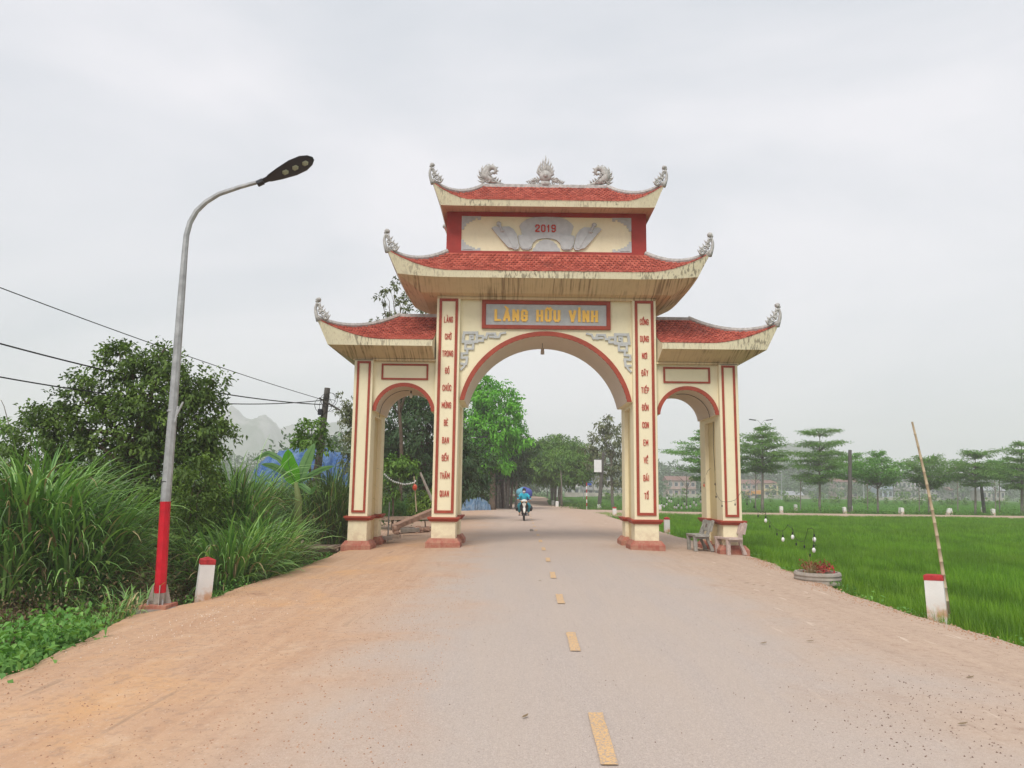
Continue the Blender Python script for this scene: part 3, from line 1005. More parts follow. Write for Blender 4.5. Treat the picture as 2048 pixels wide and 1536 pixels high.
def corner_finial(x, y, z, s, sc=1.0):
    """stalk with a knob curling up, small scrolls on its inner side; s = outward sign"""
    m = MB()
    X = lambda u: x + s * u * sc
    st = [(.0, -.10), (.05, .05), (.085, .18), (.10, .30), (.075, .42), (.04, .50)]
    m.tube([(X(u), y, z + w * sc) for u, w in st], [.062 * sc, .055 * sc, .05 * sc, .042 * sc, .036 * sc, .03 * sc], 8, up=(0, 1, 0), flat=1.2)
    m.ball((X(.02), y, z + .56 * sc), .085 * sc, .08 * sc, .075 * sc, 9, 6, .12)
    m.ball((X(.07), y, z + .515 * sc), .05 * sc, .06 * sc, .045 * sc, 8, 5, .12)
    for (u, w, r, a0) in ((-.14, .12, .105, 0), (-.03, .25, .075, 1.2), (-.23, .02, .085, 2.0), (.0, .38, .05, .5)):
        spiral(m, X(u), z + w * sc, r * sc, 1.35, .034 * sc, y, a0 * s + (0 if s > 0 else PI), s)
    for i in range(7):
        u = lerp(-.34, -.02, i / 6); w = lerp(.02, .40, i / 6) + .05 * math.sin(i * 2.1)
        m.tube([(X(u + .05), y, z + (w - .02) * sc), (X(u), y, z + (w + .03) * sc), (X(u - .035), y, z + (w + .09) * sc)], [.03 * sc, .022 * sc, .004 * sc], 5)
    part(m, 'corner_finial', GREYC, smooth=True)
for s in (-1, 1):
    for (dx, yy, z, sc) in ((4.44, 19.66, 8.10, .92), (3.29, 20.02, 10.24, .86), (6.29, 19.83, 6.18, .9)):
        corner_finial(CX + s * dx, yy, z, s, sc)

def dragon(s):
    m = MB()
    X = lambda u: CX + s * u
    zb = 10.93
    # head curls inwards over a coiled chest, tail runs along the ridge
    body = [(1.30, .02), (1.45, .05), (1.62, .10), (1.78, .18), (1.88, .30), (1.84, .42), (1.80, .50), (1.74, .56), (1.63, .57), (1.56, .52), (1.55, .44), (1.60, .38), (1.68, .40)]
    m.tube([(X(u), CY, zb + w) for u, w in body], [.03, .05, .085, .13, .14, .12, .10, .085, .075, .065, .055, .045, .03], 8, up=(0, 1, 0), flat=1.0)
    for i in range(13):
        a = lerp(-.9, 1.9, i / 12)
        r0, r1 = .20, .31 + .04 * (i % 2)
        cx, cz = 1.78, .28
        m.tube([(X(cx + r0 * math.cos(a) * .7), CY, zb + cz + r0 * math.sin(a)), (X(cx + r1 * .85 * math.cos(a + .12)), CY, zb + cz + r1 * math.sin(a + .12)), (X(cx + (r1 + .06) * .85 * math.cos(a + .32)), CY, zb + cz + (r1 + .05) * math.sin(a + .32))], [.045, .03, .004], 5)
    for (u, w, r) in ((1.68, .20, .08), (1.80, .10, .07), (1.60, .10, .06), (1.72, .34, .06)):
        spiral(m, X(u), zb + w, r, 1.3, .024, CY - .07, 0, s)
    for (u, w, du, dw) in ((1.74, .60, .03, .10), (1.66, .61, -.03, .09), (1.55, .54, -.09, .04), (1.53, .46, -.08, -.01), (1.56, .40, -.07, -.05), (1.42, .10, -.05, .08), (1.50, .14, -.05, .09), (1.57, .19, -.06, .08)):
        m.tube([(X(u), CY, zb + w), (X(u + du * .6), CY, zb + w + dw * .7), (X(u + du), CY, zb + w + dw)], [.035, .022, .004], 5)
    part(m, 'dragon_finial', GREYC, smooth=True)
for s in (-1, 1): dragon(s)
m = MB()
zb = 10.93
m.lathe((CX, CY, zb + .29), [(.02, -.09), (.16, -.085), (.19, -.03), (.19, .03), (.16, .085), (.02, .09)], 20, 'Y')
m.ball((CX, CY - .06, zb + .30), .09, .08, .09, 12, 8)
m.tube([(CX, CY, zb - .02), (CX, CY, zb + .15)], [.20, .13], 10, flat=.5)
for i in range(9):
    a = lerp(R(12), R(168), i / 8); L = (.20, .24, .30, .36, .46, .36, .30, .24, .20)[i]
    c = Vector((math.cos(a), 0, math.sin(a))); up = Vector((0, 0, 1)); b0 = Vector((CX, CY, zb + .29))
    p = [b0 + c * .15, b0 + c * .22 + up * L * .18 + Vector((.022, 0, 0)), b0 + c * .24 + up * L * .45 - Vector((.018, 0, 0)), b0 + c * .26 + up * L * .72 + Vector((.01, 0, 0)), b0 + c * .25 + up * L]
    m.tube(p, [.055, .048, .034, .02, .003], 6, up=(0, 1, 0), flat=.8)
for s in (-1, 1):
    for (u, w, r) in ((.26, .09, .08), (.38, .12, .075), (.48, .06, .06), (.33, .20, .05), (.22, .2, .05)):
        spiral(m, CX + s * u, zb + w, r, 1.3, .024, CY, 0, s)
    for i in range(6):
        u = .22 + .065 * i
        m.tube([(CX + s * u, CY, zb + .10), (CX + s * (u + .03), CY, zb + .26 - .028 * i), (CX + s * (u + .07), CY, zb + .30 - .036 * i)], [.035, .024, .004], 5)
part(m, 'flame_finial', GREYC, smooth=True)

# small electric wires fixed to the arches
WIREM = plain('black_wire', (.02, .02, .02), .5, .1, 5, 0)
m = MB()
cx = CX - 4.02
m.tube([(cx + .76 * math.cos(a), 21.6 + .25 * math.cos(a), 3.66 + .77 * math.sin(a)) for a in [R(88 + 8 * i) for i in range(13)]], .008, 4)
part(m, 'cable', WIREM); m = MB()
cx = CX + 4.02
m.tube([(cx + .76 * math.cos(a), 21.6 - .25 * math.cos(a), 3.66 + .77 * math.sin(a)) for a in [R(4 + 8 * i) for i in range(13)]], .008, 4)
part(m, 'cable', WIREM); m = MB()
m.tube([(CX + 4.87, GF + .62, 3.6), (CX + 4.86, GF + .63, 2.9), (CX + 4.88, GF + .62, 2.2)], .008, 4)
part(m, 'cable', WIREM)
# ------------------------------------------------------------------ street furniture and small things
GALV = plain('galvanised_steel', (.36, .37, .37), .5, .22, 9, .1, .35)
REDPAINT = plain('red_pole_paint', (.50, .010, .022), .55, .22, 5, .15)
t = NT('white_bollard_paint')
v = t.coord()
n = t.noise(v, 6, 5, .6)
z = t.sep(v)[2]
dust = t.math('MULTIPLY', t.math('SUBTRACT', 1, t.smooth(z, .0, .34)), t.ramp(n, [(.42, .15), (.6, 1)]))
t.col(t.mix(dust, t.mix(n, (.62, .61, .58), (.80, .79, .76)), (.52, .30, .17))).rough(.85)
t.bump(t.noise(v, 60, 3), .4, .004)
WHITEP = t.m
REDCAP = plain('red_cap_paint', (.40, .035, .038), .85, .38, 12, .35)
CONC = plain('weathered_concrete', (.33, .29, .25), .9, .25, 7, .5)
BLACKP = plain('black_plastic', (.012, .012, .016), .35, .1, 5, 0, 0, .5)
LENS = plain('led_lens', (.33, .34, .24), .25, .1, 5, 0, 0, .5)

# street lamp
LY = gp(316, 1216).y
base = at(313, 1222, LY); base.z = road_z(base.x) + .02
lamp = thing('street_lamp', base, 'tall grey street lamp with red painted foot and curved arm on the left roadside', 'street lamp')
pp = [at(x, y, LY) for x, y in ((318,1200),(331,1003),(345,830),(362,600),(370,500),(373,470),(380,445),(393,422),(412,404),(438,388),(480,374),(527,361))]
m = MB(); m.tube(pp[1:], [.070, .062, .053, .043, .041, .040, .039, .037, .035, .032, .029], 8); m.build('pole', GALV, lamp, angle=30)
m = MB(); m.tube([base + Vector((.03, 0, .19)), pp[1]], [.077, .0705], 8); m.build('red_section', REDPAINT, lamp, angle=30)
m = MB(); m.tube([base + Vector((.02, 0, .03)), base + Vector((.03, 0, .195))], [.078, .076], 8)
for a in (0, PI/2, PI, 3*PI/2):
    d = Vector((math.cos(a + .4), math.sin(a + .4), 0)); u = Vector((-d.y, d.x, 0)) * .005; c = base + Vector((.025, 0, 0))
    A = [c + d * .08 + Vector((0,0,.04)), c + d * .16 + Vector((0,0,.04)), c + d * .092 + Vector((0,0,.30)), c + d * .08 + Vector((0,0,.30))]
    m.add([p + u for p in A] + [p - u for p in A], [(0,1,2,3),(7,6,5,4),(0,4,5,1),(1,5,6,2),(2,6,7,3),(3,7,4,0)])
m.build('foot_gusset', CONC, lamp)
m = MB(); m.bbox(base.x - .17, base.x + .21, base.y - .19, base.y + .19, base.z - .02, base.z + .04, .006); m.build('base_plate', PLINTH, lamp)
m = MB(); m.tube([base + Vector((0, 0, -.3)), base + Vector((0, 0, -.01))], [.28, .25], 11); m.build('footing', CONC, lamp)
for a in range(4):
    q = base + Vector((.02 + .145 * math.cos(PI/4 + a*PI/2), .145 * math.sin(PI/4 + a*PI/2), .02)); m = MB(); m.tube([q, q + Vector((0,0,.09))], .012, 6); m.build('bolt', GALV, lamp)
# clamp with an off-cut bracket and a wire band
q = at(343, 822, LY)
m = MB(); m.lathe(q, [(.062, -.015), (.065, 0), (.062, .015)], 10); m.obox(q + Vector((.09, -.03, -.05)), (.12, 0, 1), (1, 0, 0), (0, 1, 0), .12, .012, .012); m.obox(q + Vector((.13, -.03, .03)), (.42, 0, 1), (1, 0, -.4), (0, 1, 0), .11, .011, .011); m.build('flag_bracket', GALV, lamp)
q = at(332, 964, LY)
m = MB(); m.tube([q + Vector((.068 * math.cos(a), .068 * math.sin(a), .01 * math.sin(3 * a))) for a in [2*PI*k/14 for k in range(15)]], .006, 4); m.build('wire_band', WIREM, lamp)
# head: long leaf-shaped housing with three lenses under it
h0, h1 = at(523, 364, LY), at(627, 317, LY)
ax = (h1 - h0).normalized(); L = (h1 - h0).length
side = Vector((0, 1, 0)); up = side.cross(ax) * -1
if up.z < 0: up = -up
rotm = Matrix.Rotation(R(-24), 3, ax)
side = rotm @ side; up = rotm @ up
prof = [(0, .035, .03), (.05, .045, .035), (.12, .05, .032), (.16, .07, .034), (.35, .115, .036), (.6, .155, .036), (.8, .15, .034), (.93, .10, .028), (1.0, .03, .018)]
m = MB(); nn = 14
for (u, w, th) in prof:
    for k in range(nn):
        a = 2*PI*k/nn
        m.v.append(tuple(h0 + ax * (u * L) + side * (w * math.cos(a)) + up * (th * (math.sin(a) if math.sin(a) > 0 else math.sin(a) * .55))))
for i in range(len(prof)-1):
    for k in range(nn): m.f.append((i*nn+k, i*nn+(k+1)%nn, (i+1)*nn+(k+1)%nn, (i+1)*nn+k))
m.f.append(tuple(range(nn))[::-1]); m.f.append(tuple((len(prof)-1)*nn + k for k in range(nn)))
hd = m.build('lamp_head', BLACKP, lamp, smooth=True)
for u in (.45, .64, .83):
    c = h0 + ax * (u * L) - up * .024
    m = MB(); vs = []
    ring = [(.055, 0), (.03, .045), (-.03, .045), (-.05, 0), (-.03, -.045), (.03, -.045)]
    vs = [c + ax * a + side * b for a, b in ring] + [c + ax * a * .6 + side * b * .6 - up * .014 for a, b in ring]
    m.add(vs, [(i, (i+1)%6, 6+(i+1)%6, 6+i) for i in range(6)] + [tuple(range(6, 12))]); m.build('led_lens', LENS, hd)
m = MB(); m.tube([h0 - ax * .07, h0 + ax * .03], .05, 8); m.build('collar', BLACKP, lamp)

# bollards
def bollard(loc, h, w, rz, label, lean=(0, 0), flat=False, cap=None):
    b = thing('bollard', loc, label, 'bollard', 'red and white roadside bollards', rz)
    b.rotation_euler = (R(lean[0]), R(lean[1]), rz)
    m = MB(); e = .006
    m.add([(-w-e,-w-e,-.15),(w+e,-w-e,-.15),(w+e,w+e,-.15),(-w-e,w+e,-.15),(-w,-w,h*.84),(w,-w,h*.84),(w,w,h*.84),(-w,w,h*.84)], [(0,3,2,1),(4,5,6,7),(0,1,5,4),(1,2,6,5),(2,3,7,6),(3,0,4,7)])
    me = m.mesh('post', WHITEP); link('post', me, b)
    m = MB(); g = .004; hp = .045 if not flat else .012
    m.add([(-w-g,-w-g,h*.84),(w+g,-w-g,h*.84),(w+g,w+g,h*.84),(-w-g,w+g,h*.84),(-w-g,-w-g,h*.955),(w+g,-w-g,h*.955),(w+g,w+g,h*.955),(-w-g,w+g,h*.955),(0,0,h*.955+hp)],
          [(0,3,2,1),(0,1,5,4),(1,2,6,5),(2,3,7,6),(3,0,4,7),(4,5,8),(5,6,8),(6,7,8),(7,4,8)])
    link('red_cap', m.mesh('red_cap' if cap is None else 'cap', cap or REDCAP), b)
    return b
q = gp(406, 1195); bollard((q.x, q.y, q.z - .02), .62, .105, R(28), 'white bollard with pointed red cap just behind the street lamp foot', (0, 3))
q = gp(1877, 1230); bollard((q.x, q.y, q.z - .02), .60, .118, R(-38), 'large white bollard with flat red cap beside the leaning bamboo pole', (0, -2), True)
q = gp(1334, 1063); bollard((q.x, q.y, q.z), .60, .10, R(5), 'white bollard with red cap seen through the gate\'s right side arch')
q = gp(1229, 1031); bollard((q.x, q.y, q.z), .58, .11, R(8), 'small white bollard at the corner where the side road turns off')
far_b = []
def small_bollard(px, py, Y, label, h=.55, lean=0):
    q = at(px, py, Y)
    z = -.12 if Y > 66.5 else q.z
    b = bollard((q.x, Y, z), h, .10, R(random.uniform(-20, 20)), label, (0, lean)); return b
for i, (px, py, Y) in enumerate([(1001, 1012, 72), (1007.5, 1007, 82), (1012.5, 1004, 91), (1017, 1002, 100)]):
    q = at(px, py, Y)
    bollard((q.x, Y, -.1), .62, .13, R(4), ['white bollard on the left verge nearest the blue tarpaulin', 'second white bollard on the avenue\'s left verge', 'third white bollard on the avenue\'s left verge', 'fourth white bollard on the avenue\'s left verge, farthest from the tarpaulin'][i], cap=WHITEP)
for i, (px, Y) in enumerate([(1106, 77), (1114, 71)]):
    q = at(px, 1012, Y)
    bollard((q.x, Y, -.12), .62, .13, R(4), ['white bollard at the foot of the avenue trees on the right', 'white bollard nearest the crossing on the avenue\'s right verge'][i], cap=WHITEP)
for (px, Y, lab, lean) in [(1319.5, 66.9, 'white bollard by the side road between the gate columns', 0), (1562, 66.9, 'white bollard on the side road\'s near verge in line with the tall umbrella tree', 0),
                     (1591, 78, 'small white bollard set back behind the side road verge', 0), (1689, 66.9, 'leaning white bollard at the foot of the dark utility pole', -5),
                     (1702, 76, 'white bollard just behind the dark utility pole', 0), (1800, 67.2, 'tilted white bollard on the side road left of the bamboo pole', 8), (1803, 66.8, 'upright white bollard touching the tilted one on the side road', 0),
                     (1894, 67, 'half buried white bollard right of the bamboo pole', 20), (1900, 68, 'white bollard beside the half buried one', -8), (1965, 78, 'small white bollard near the leaning dark pole', 0), (1985, 67, 'rightmost white bollard on the side road verge', 0)]:
    q = at(px, 1010, Y)
    bollard((q.x, Y, -.14), .50, .13, R(random.uniform(-15, 15)), lab, (0, lean), cap=WHITEP)

# bamboo pole leaning out of the rice behind the big bollard
t = NT('dry_bamboo'); v = t.coord()
t.col(t.mix(t.noise(t.coord((3, 3, 1.2)), 4, 4), (.36, .27, .17), (.56, .46, .32))).rough(.6); BAMBOO = t.m
p0 = at(1889, 1185, 10.75); p1 = at(1824, 843, 10.75)
p0 = p0 + (p0 - p1) * .12
bp = thing('bamboo_pole', p0, 'thin dry bamboo pole leaning up out of the rice behind the right bollard', 'bamboo pole')
seg = 15
pts = []; rad = []
for i in range(seg):
    for (f, k) in ((.02, 1.0), (.94, .96), (.975, 1.22)):
        tt = (i + f) / seg
        bow = math.sin(tt * PI) * .05
        pts.append(p0.lerp(p1, tt) + Vector((bow, 0, 0))); rad.append(lerp(.028, .0145, tt) * k)
m = MB(); m.tube(pts, rad, 7); m.build('culm', BAMBOO, bp, smooth=True)

# concrete benches
BENCHG = plain('grey_terrazzo', (.30, .29, .26), .85, .3, 9, .4)
BENCHP = plain('pinkish_terrazzo', (.47, .37, .33), .85, .22, 9, .4)
DARKM = plain('inlaid_motif', (.17, .12, .11), .8, .1, 9, .1)
def bench(loc, rz, mat, label):
    """stone bench facing local -x; 1.15 m wide along y"""
    b = thing('stone_bench', loc, label, 'bench', 'stone benches at the gate', rz)
    W_ = .43
    def P(m, n, mt=mat, par=b): return link(n, m.mesh(n, mt), par)
    m = MB(); m.bbox(-.25, .16, -W_, W_, .40, .455, .012); P(m, 'seat')
    bk = MB()
    cz = .69; A = Vector((.26, 0, .966)).normalized(); N = Vector((-.966, 0, .26)).normalized()
    c = Vector((.245, 0, cz)); bk.obox(c, N, (0, 1, 0), A, .026, W_ * .98, .15); bo = P(bk, 'backrest')
    for s in (0,):
        mm = MB(); mm.obox(c + N * .027, N, (0, 1, 0), A, .004, .05, .05); P(mm, 'motif', DARKM, bo)
    for s in (-1, 1):
        m = MB(); m.obox((.185, s * .22, .50), N, (0, 1, 0), A, .024, .045, .10); P(m, 'back_support')
    for s in (-1, 1):
        y0 = s * .30
        # side frame: front leg, curved rear leg that carries the back
        m = MB(); m.add([(-.25, y0-.04, 0), (-.16, y0-.04, 0), (-.17, y0-.04, .40), (-.27, y0-.04, .40), (-.25, y0+.04, 0), (-.16, y0+.04, 0), (-.17, y0+.04, .40), (-.27, y0+.04, .40)], [(0,1,2,3),(7,6,5,4),(0,4,5,1),(1,5,6,2),(2,6,7,3),(3,7,4,0)]); P(m, 'leg')
        poly = [(.22, 0), (.33, 0), (.28, .12), (.19, .27), (.165, .42), (.24, .62), (.34, .84), (.29, .86), (.17, .64), (.085, .42), (.12, .26), (.20, .10)]
        m = MB(); m.prism(poly, y0 - .04, y0 + .04); P(m, 'leg')
        m = MB(); m.box(-.18, .14, y0 - .035, y0 + .035, .335, .40); P(m, 'side_rail')
    return b
q = gp(1459, 1107.5); bench((q.x - .02, q.y - .12, q.z + .005), R(13), BENCHP, 'pinkish stone bench in front of the right outer column')
bench((5.38, 21.45, road_z(5.38) + .012), R(4), BENCHG, 'grey stone bench under the right side arch, behind the pinkish one')

# round planter of red plants
q = gp(1642, 1164)
PC = Vector((q.x + .05, q.y + .28, q.z - .06))
pl = thing('planter', PC, 'round ribbed concrete planter filled with red leafed plants at the road edge', 'planter')
m = MB(); m.lathe(PC, [(.35, .0), (.425, .0), (.43, .03), (.42, .07), (.435, .10), (.425, .14), (.44, .17), (.43, .21), (.415, .225), (.37, .225), (.36, .17)], 26); m.build('pot', CONC, pl, smooth=True, angle=40)
m = MB(); m.lathe(PC, [(.02, .16), (.365, .165), (.365, .19), (.2, .20), (.01, .205)], 20); m.build('potting_soil', SOIL, pl)

# ---- leaning planks over the ditch
WOOD = plain('weathered_wood', (.30, .22, .165), .85, .3, 5, .4)
WOOD2 = plain('grey_weathered_wood', (.40, .32, .255), .85, .3, 5, .4)
p0 = at(598, 1083, 21.3); 
fb = thing('footbridge', (-5.9, 21.3, -.12), 'low footbridge of weathered planks over the ditch at the left outer column', 'footbridge')
for yy in (20.95, 21.7):
    m = MB(); m.tube([(-7.35, yy, -.17), (-6, yy, -.15), (-4.75, yy, -.14)], [.05, .055, .05], 7); m.build('beam', WOOD, fb)
for i in range(12):
    x = -6.0 + i * .105
    m = MB(); y0 = 20.78 + random.uniform(-.06, .06); y1 = 21.95 + random.uniform(-.1, .1); z = -.075 + random.uniform(-.008, .012)
    m.obox((x, (y0+y1)/2, z), (1, random.uniform(-.04, .04), random.uniform(-.05, .05)), (0, 1, 0), (0, 0, 1), .046, (y1-y0)/2, .014); m.build('plank', WOOD if i % 3 else WOOD2, fb)
for i in range(6):
    x = -6.75 + i * .14
    m = MB(); z = -.03
    m.tube([(x + .22, 20.85, z - .02), (x - .02, 22.1, z + .03)], [.055, .05], 7); m.build('bamboo_stick', WOOD2, fb)

# ---- fallen slab, kerb blocks and stones beyond the left arch
RUBBLE = plain('brick_dust_concrete', (.33, .20, .14), .95, .35, 5, .7, bscale=14)
def rock(mb, c, rx, ry, rz, jit=.22):
    mb.ball(c, rx, ry, rz, 7, 5, jit)
a0, a1 = at(790, 1052, 27.5), at(862, 1022, 29)
sl = thing('concrete_slab', (a0.x, 27.5, -.05), 'broken reddish slab propped on rubble beyond the left side arch', 'slab')
m = MB(); d = (a1 - a0); m.obox((a0 + a1) / 2 + Vector((0, .3, -.02)), d, (-.2, 1, .05), Vector((0,0,1)), d.length / 2 + .2, .42, .085); m.build('slab', RUBBLE, sl)
for k in range(13):
    c = a0.lerp(a1, random.random()) ; m = MB()
    rock(m, (c.x + random.uniform(-.2, .3), c.y + random.uniform(-.4, .2), random.uniform(-.05, .12)), random.uniform(.08, .2), random.uniform(.1, .2), random.uniform(.06, .13)); m.build('rubble_stone', RUBBLE, sl)
q0 = at(806, 1061, 26.6); kb = thing('kerb_block', (q0.x, 26.6, q0.z), 'pale kerb block lying in front of the propped slab', 'block')
m = MB(); m.obox((q0.x + .25, 26.6, q0.z + .02), (1, .1, .03), (-.1, 1, 0), (0,0,1), .33, .13, .07); m.build('block', CONC, kb)
for i, (px, py) in enumerate([(772, 1076), (788, 1073)]):
    q = at(px, py, 22.9 + i * .25); kb = thing('paving_stone', q, ['pale paving stone against the left rear column foot', 'second pale paving stone, farther right of the column foot'][i], 'stone', 'paving stones by the left column')
    m = MB(); m.obox(q, (1, .15 - .3 * i, 0), (-.15 + .3*i, 1, 0), (0,0,1), .19, .13, .05); m.build('stone', WOOD2 if i else CONC, kb)
q0 = at(852, 1040, 30); lg = thing('timber_beam', q0, 'dark timber beam lying behind the propped slab', 'timber')
m = MB(); m.obox(at(815, 1036, 30.5), (1, .12, .02), (-.12, 1, 0), (0,0,1), 1.1, .08, .07); m.build('beam', WOOD, lg)
q0 = at(776, 1068, 24); pst = thing('stake', (q0.x, 24, -.2), 'thin grey stake standing behind the left rear column', 'stake')
m = MB(); m.tube([(q0.x, 24, -.3), (q0.x + .01, 24, at(774, 1004, 24).z)], .022, 6); m.build('stick', GALV, pst)

# a stone lying in the road
q = gp(1063, 1062); rk = thing('road_stone', (q.x, q.y, q.z), 'small grey stone lying in the road below the motorcycle', 'stone')
m = MB(); rock(m, (q.x, q.y, .035), .075, .06, .05); m.build('stone', CONC, rk)

# ---- electric pole with cables on the left
OLDWOOD = plain('old_concrete_pole', (.10, .095, .085), .85, .25, 3, .3)
EY = 25.5
e0 = at(628, 1000, EY); e1 = at(655, 776, EY); e0 = e0 + (e0 - e1) * .35
ep = thing('utility_pole', (e0.x, EY, e0.z), 'dark leaning utility pole with tangled cables left of the gate', 'utility pole')
m = MB(); m.tube([e0, e1], [.16, .10], 9); m.build('pole', OLDWOOD, ep)
c = at(642, 824, EY - .15); m = MB(); m.bbox(c.x - .09, c.x + .05, EY - .25, EY - .05, c.z - .1, c.z + .1, .01); m.build('meter_box', BLACKP, ep)
h = at(652, 806, EY)
m = MB(); m.obox(h + Vector((.15, -.1, -.05)), (1, 0, -.55), (0, 1, 0), (.55, 0, 1), .42, .04, .03); m.build('bracket', OLDWOOD, ep)
for k in range(7):
    m = MB(); a = random.uniform(.12, .32); b_ = random.uniform(.10, .36); cx_, cz_ = random.uniform(-.1, .28), random.uniform(-.22, .12)
    m.tube([h + Vector((cx_ + a * math.cos(u), -.14 + .05 * math.sin(u * 2), cz_ + b_ * math.sin(u))) for u in [PI * 2 * i / 12 * .85 + k for i in range(13)]], .009, 4); m.build('cable_coil', WIREM, ep)

def cable(A, B, sag, rad, label, name='power_cable', n=40, group='overhead cables'):
    A, B = Vector(A), Vector(B)
    t_ = thing(name, A, label, 'cable', group)
    m = MB(); m.tube([A.lerp(B, i / n) - Vector((0, 0, sag * 4 * (i/n) * (1 - i/n))) for i in range(n + 1)], rad, 5)
    m.build('wire', WIREM, t_); return t_
def cable_px(P0, P1, PM, rad, label):
    """cable from the pole (P0) to beyond the left border (P1) that passes pixel PM half way"""
    A = at(*P0); B = at(*P1)
    M = A.lerp(B, .5); target = at(PM[0], PM[1], M.y)
    sag = M.z - target.z
    cable(A, B, sag, rad, label)
cable_px((641, 798, EY), (-160, 506, 11), (-0+0, 572), .011, 'thin uppermost overhead cable running off to the left from the dark pole') if False else None
def cable_fit(P0, X1, Y1, pa, pb, rad, label, sag):
    A = at(*P0)
    # far end chosen so that the sagging line passes pixel pa (at the left border)
    best = None
    for k in range(-200, 400):
        Z = 3 + k * .02
        B = Vector((X1, Y1, Z))
        pr = None
        for i in range(200):
            u = i / 199
            p = A.lerp(B, u) - Vector((0, 0, sag * 4 * u * (1 - u)))
            v = CAMROT.transposed() @ (p - Vector((0, 0, CAM_H)))
            if v.z >= -.1: break
            x = 1024 - FPX * v.x / v.z; y = 768 + FPX * v.y / v.z
            if x < 0:
                pr = y; break
        if pr is None: continue
        e = abs(pr - pa)
        if best is None or e < best[0]: best = (e, B)
    cable(A, best[1], sag, rad, label)
cable_fit((641, 798, EY), -12.5, 6.0, 572, None, .011, 'thin uppermost overhead cable running off to the left from the dark pole', .25)
cable_fit((642, 809, EY), -12.5, 7.0, 685, None, .017, 'thick middle overhead cable sagging behind the street lamp', .62)
cable_fit((641, 801, EY), -12.5, 8.0, 752, None, .015, 'lowest overhead cable sagging behind the big tree', .78)

# ---- utility poles far off
def far_pole(px, ptop, pbot, Y, r, label, lean_px=0, mat=OLDWOOD, board=False, zb=-.15):
    a = at(px, pbot, Y); a.z = zb; b = at(px + lean_px, ptop, Y)
    o = thing('utility_pole', a, label, 'utility pole')
    m = MB(); m.tube([a, b], [r, r * .75], 8); m.build('pole', mat, o)
    return o, a, b
o, a, b = far_pole(1198, 905, 1016, 68.5, .19, 'dark utility pole carrying a blank white board at the crossing', 9)
WB = plain('white_board', (.72, .72, .72), .5, .05, 4, 0)
c = at(1195.5, 932, 68.2); m = MB(); m.box(c.x - .34, c.x + .34, 68.15, 68.22, c.z - .56, c.z + .56); m.build('board', WB, o)
m = MB(); m.tube([(c.x - .3, 68.25, c.z + .6), (c.x + .6, 68.4, c.z + .62)], .03, 5); m.build('board_arm', OLDWOOD, o)
m = MB(); m.tube([a, a + Vector((.03, 0, .45))], [.195, .19], 8); m.build('white_foot', WHITEP, o)
far_pole(1699, 900, 1016, 68.6, .20, 'dark upright utility pole behind the side road, under an umbrella tree', 1)
far_pole(1968, 968, 1015, 72, .17, 'short dark pole leaning left behind the side road', -6)
far_pole(1419-6, 925, 1000, 100, .12, 'thin utility pole seen beside the right outer column', 0) if False else None
far_pole(990, 940, 1000, 110, .12, 'slim pale pole on the left side of the avenue', 0, GALV)

# striped marker post and small blue sign at the crossing
q = at(1173.5, 1015, 66.8); mk = thing('marker_post', (q.x, 66.8, -.15), 'slim red and white striped marker post with a small blue sign at the crossing', 'post')
zt = at(1173.5, 965, 66.8).z; n = 8
for i in range(n):
    m = MB(); z0 = lerp(-.15, zt, i / n); z1 = lerp(-.15, zt, (i + 1) / n)
    m.tube([(q.x, 66.8, z0), (q.x, 66.8, z1)], .045, 8); m.build('stripe', REDCAP if i % 2 else WHITEP, mk)
BLUES = plain('blue_sign', (.03, .09, .35), .5, .1, 5, 0)
m = MB(); m.box(q.x + .08, q.x + .42, 66.75, 66.78, zt - .25, zt - .05); m.build('sign_plate', BLUES, mk)

# ---- hanging bulbs and lantern in the arches
BULBW = plain('white_bulb', (.75, .75, .72), .3, .05, 5, 0, 0, .5)
BULBR = plain('red_bulb', (.6, .08, .03), .3, .05, 5, 0, 0, .5)
LANT = plain('lantern_shade', (.50, .42, .36), .6, .1, 5, 0)
def hang(px, ptop, pbot, Y, label, big=False, name='hanging_lamp'):
    a = at(px, ptop, Y); b = at(px, pbot, Y)
    o = thing(name, a, label, 'lamp')
    m = MB(); m.tube([a, b + Vector((0, 0, .09))], .006, 5); m.build('cord', WIREM, o)
    if big:
        m = MB(); m.lathe(b, [(.03, .13), (.045, .12), (.055, .02), (.058, -.05), (.05, -.055), (.0, -.056)], 12); m.build('shade', LANT, o, smooth=True)
    else:
        m = MB(); m.tube([b + Vector((0,0,.13)), b + Vector((0,0,.05))], .02, 8); m.build('socket', BLACKP, o)
        m = MB(); m.ball(b - Vector((0,0,.02)), .05, .05, .075, 10, 8); m.build('bulb', BULBW, o, smooth=True)
    return o
hang(1085, 683, 705, 21.9, 'small pale lantern hanging from the middle of the main arch', True)
hang(822, 779, 790, 21.7, 'white bulb hanging on a cord in the left side arch')

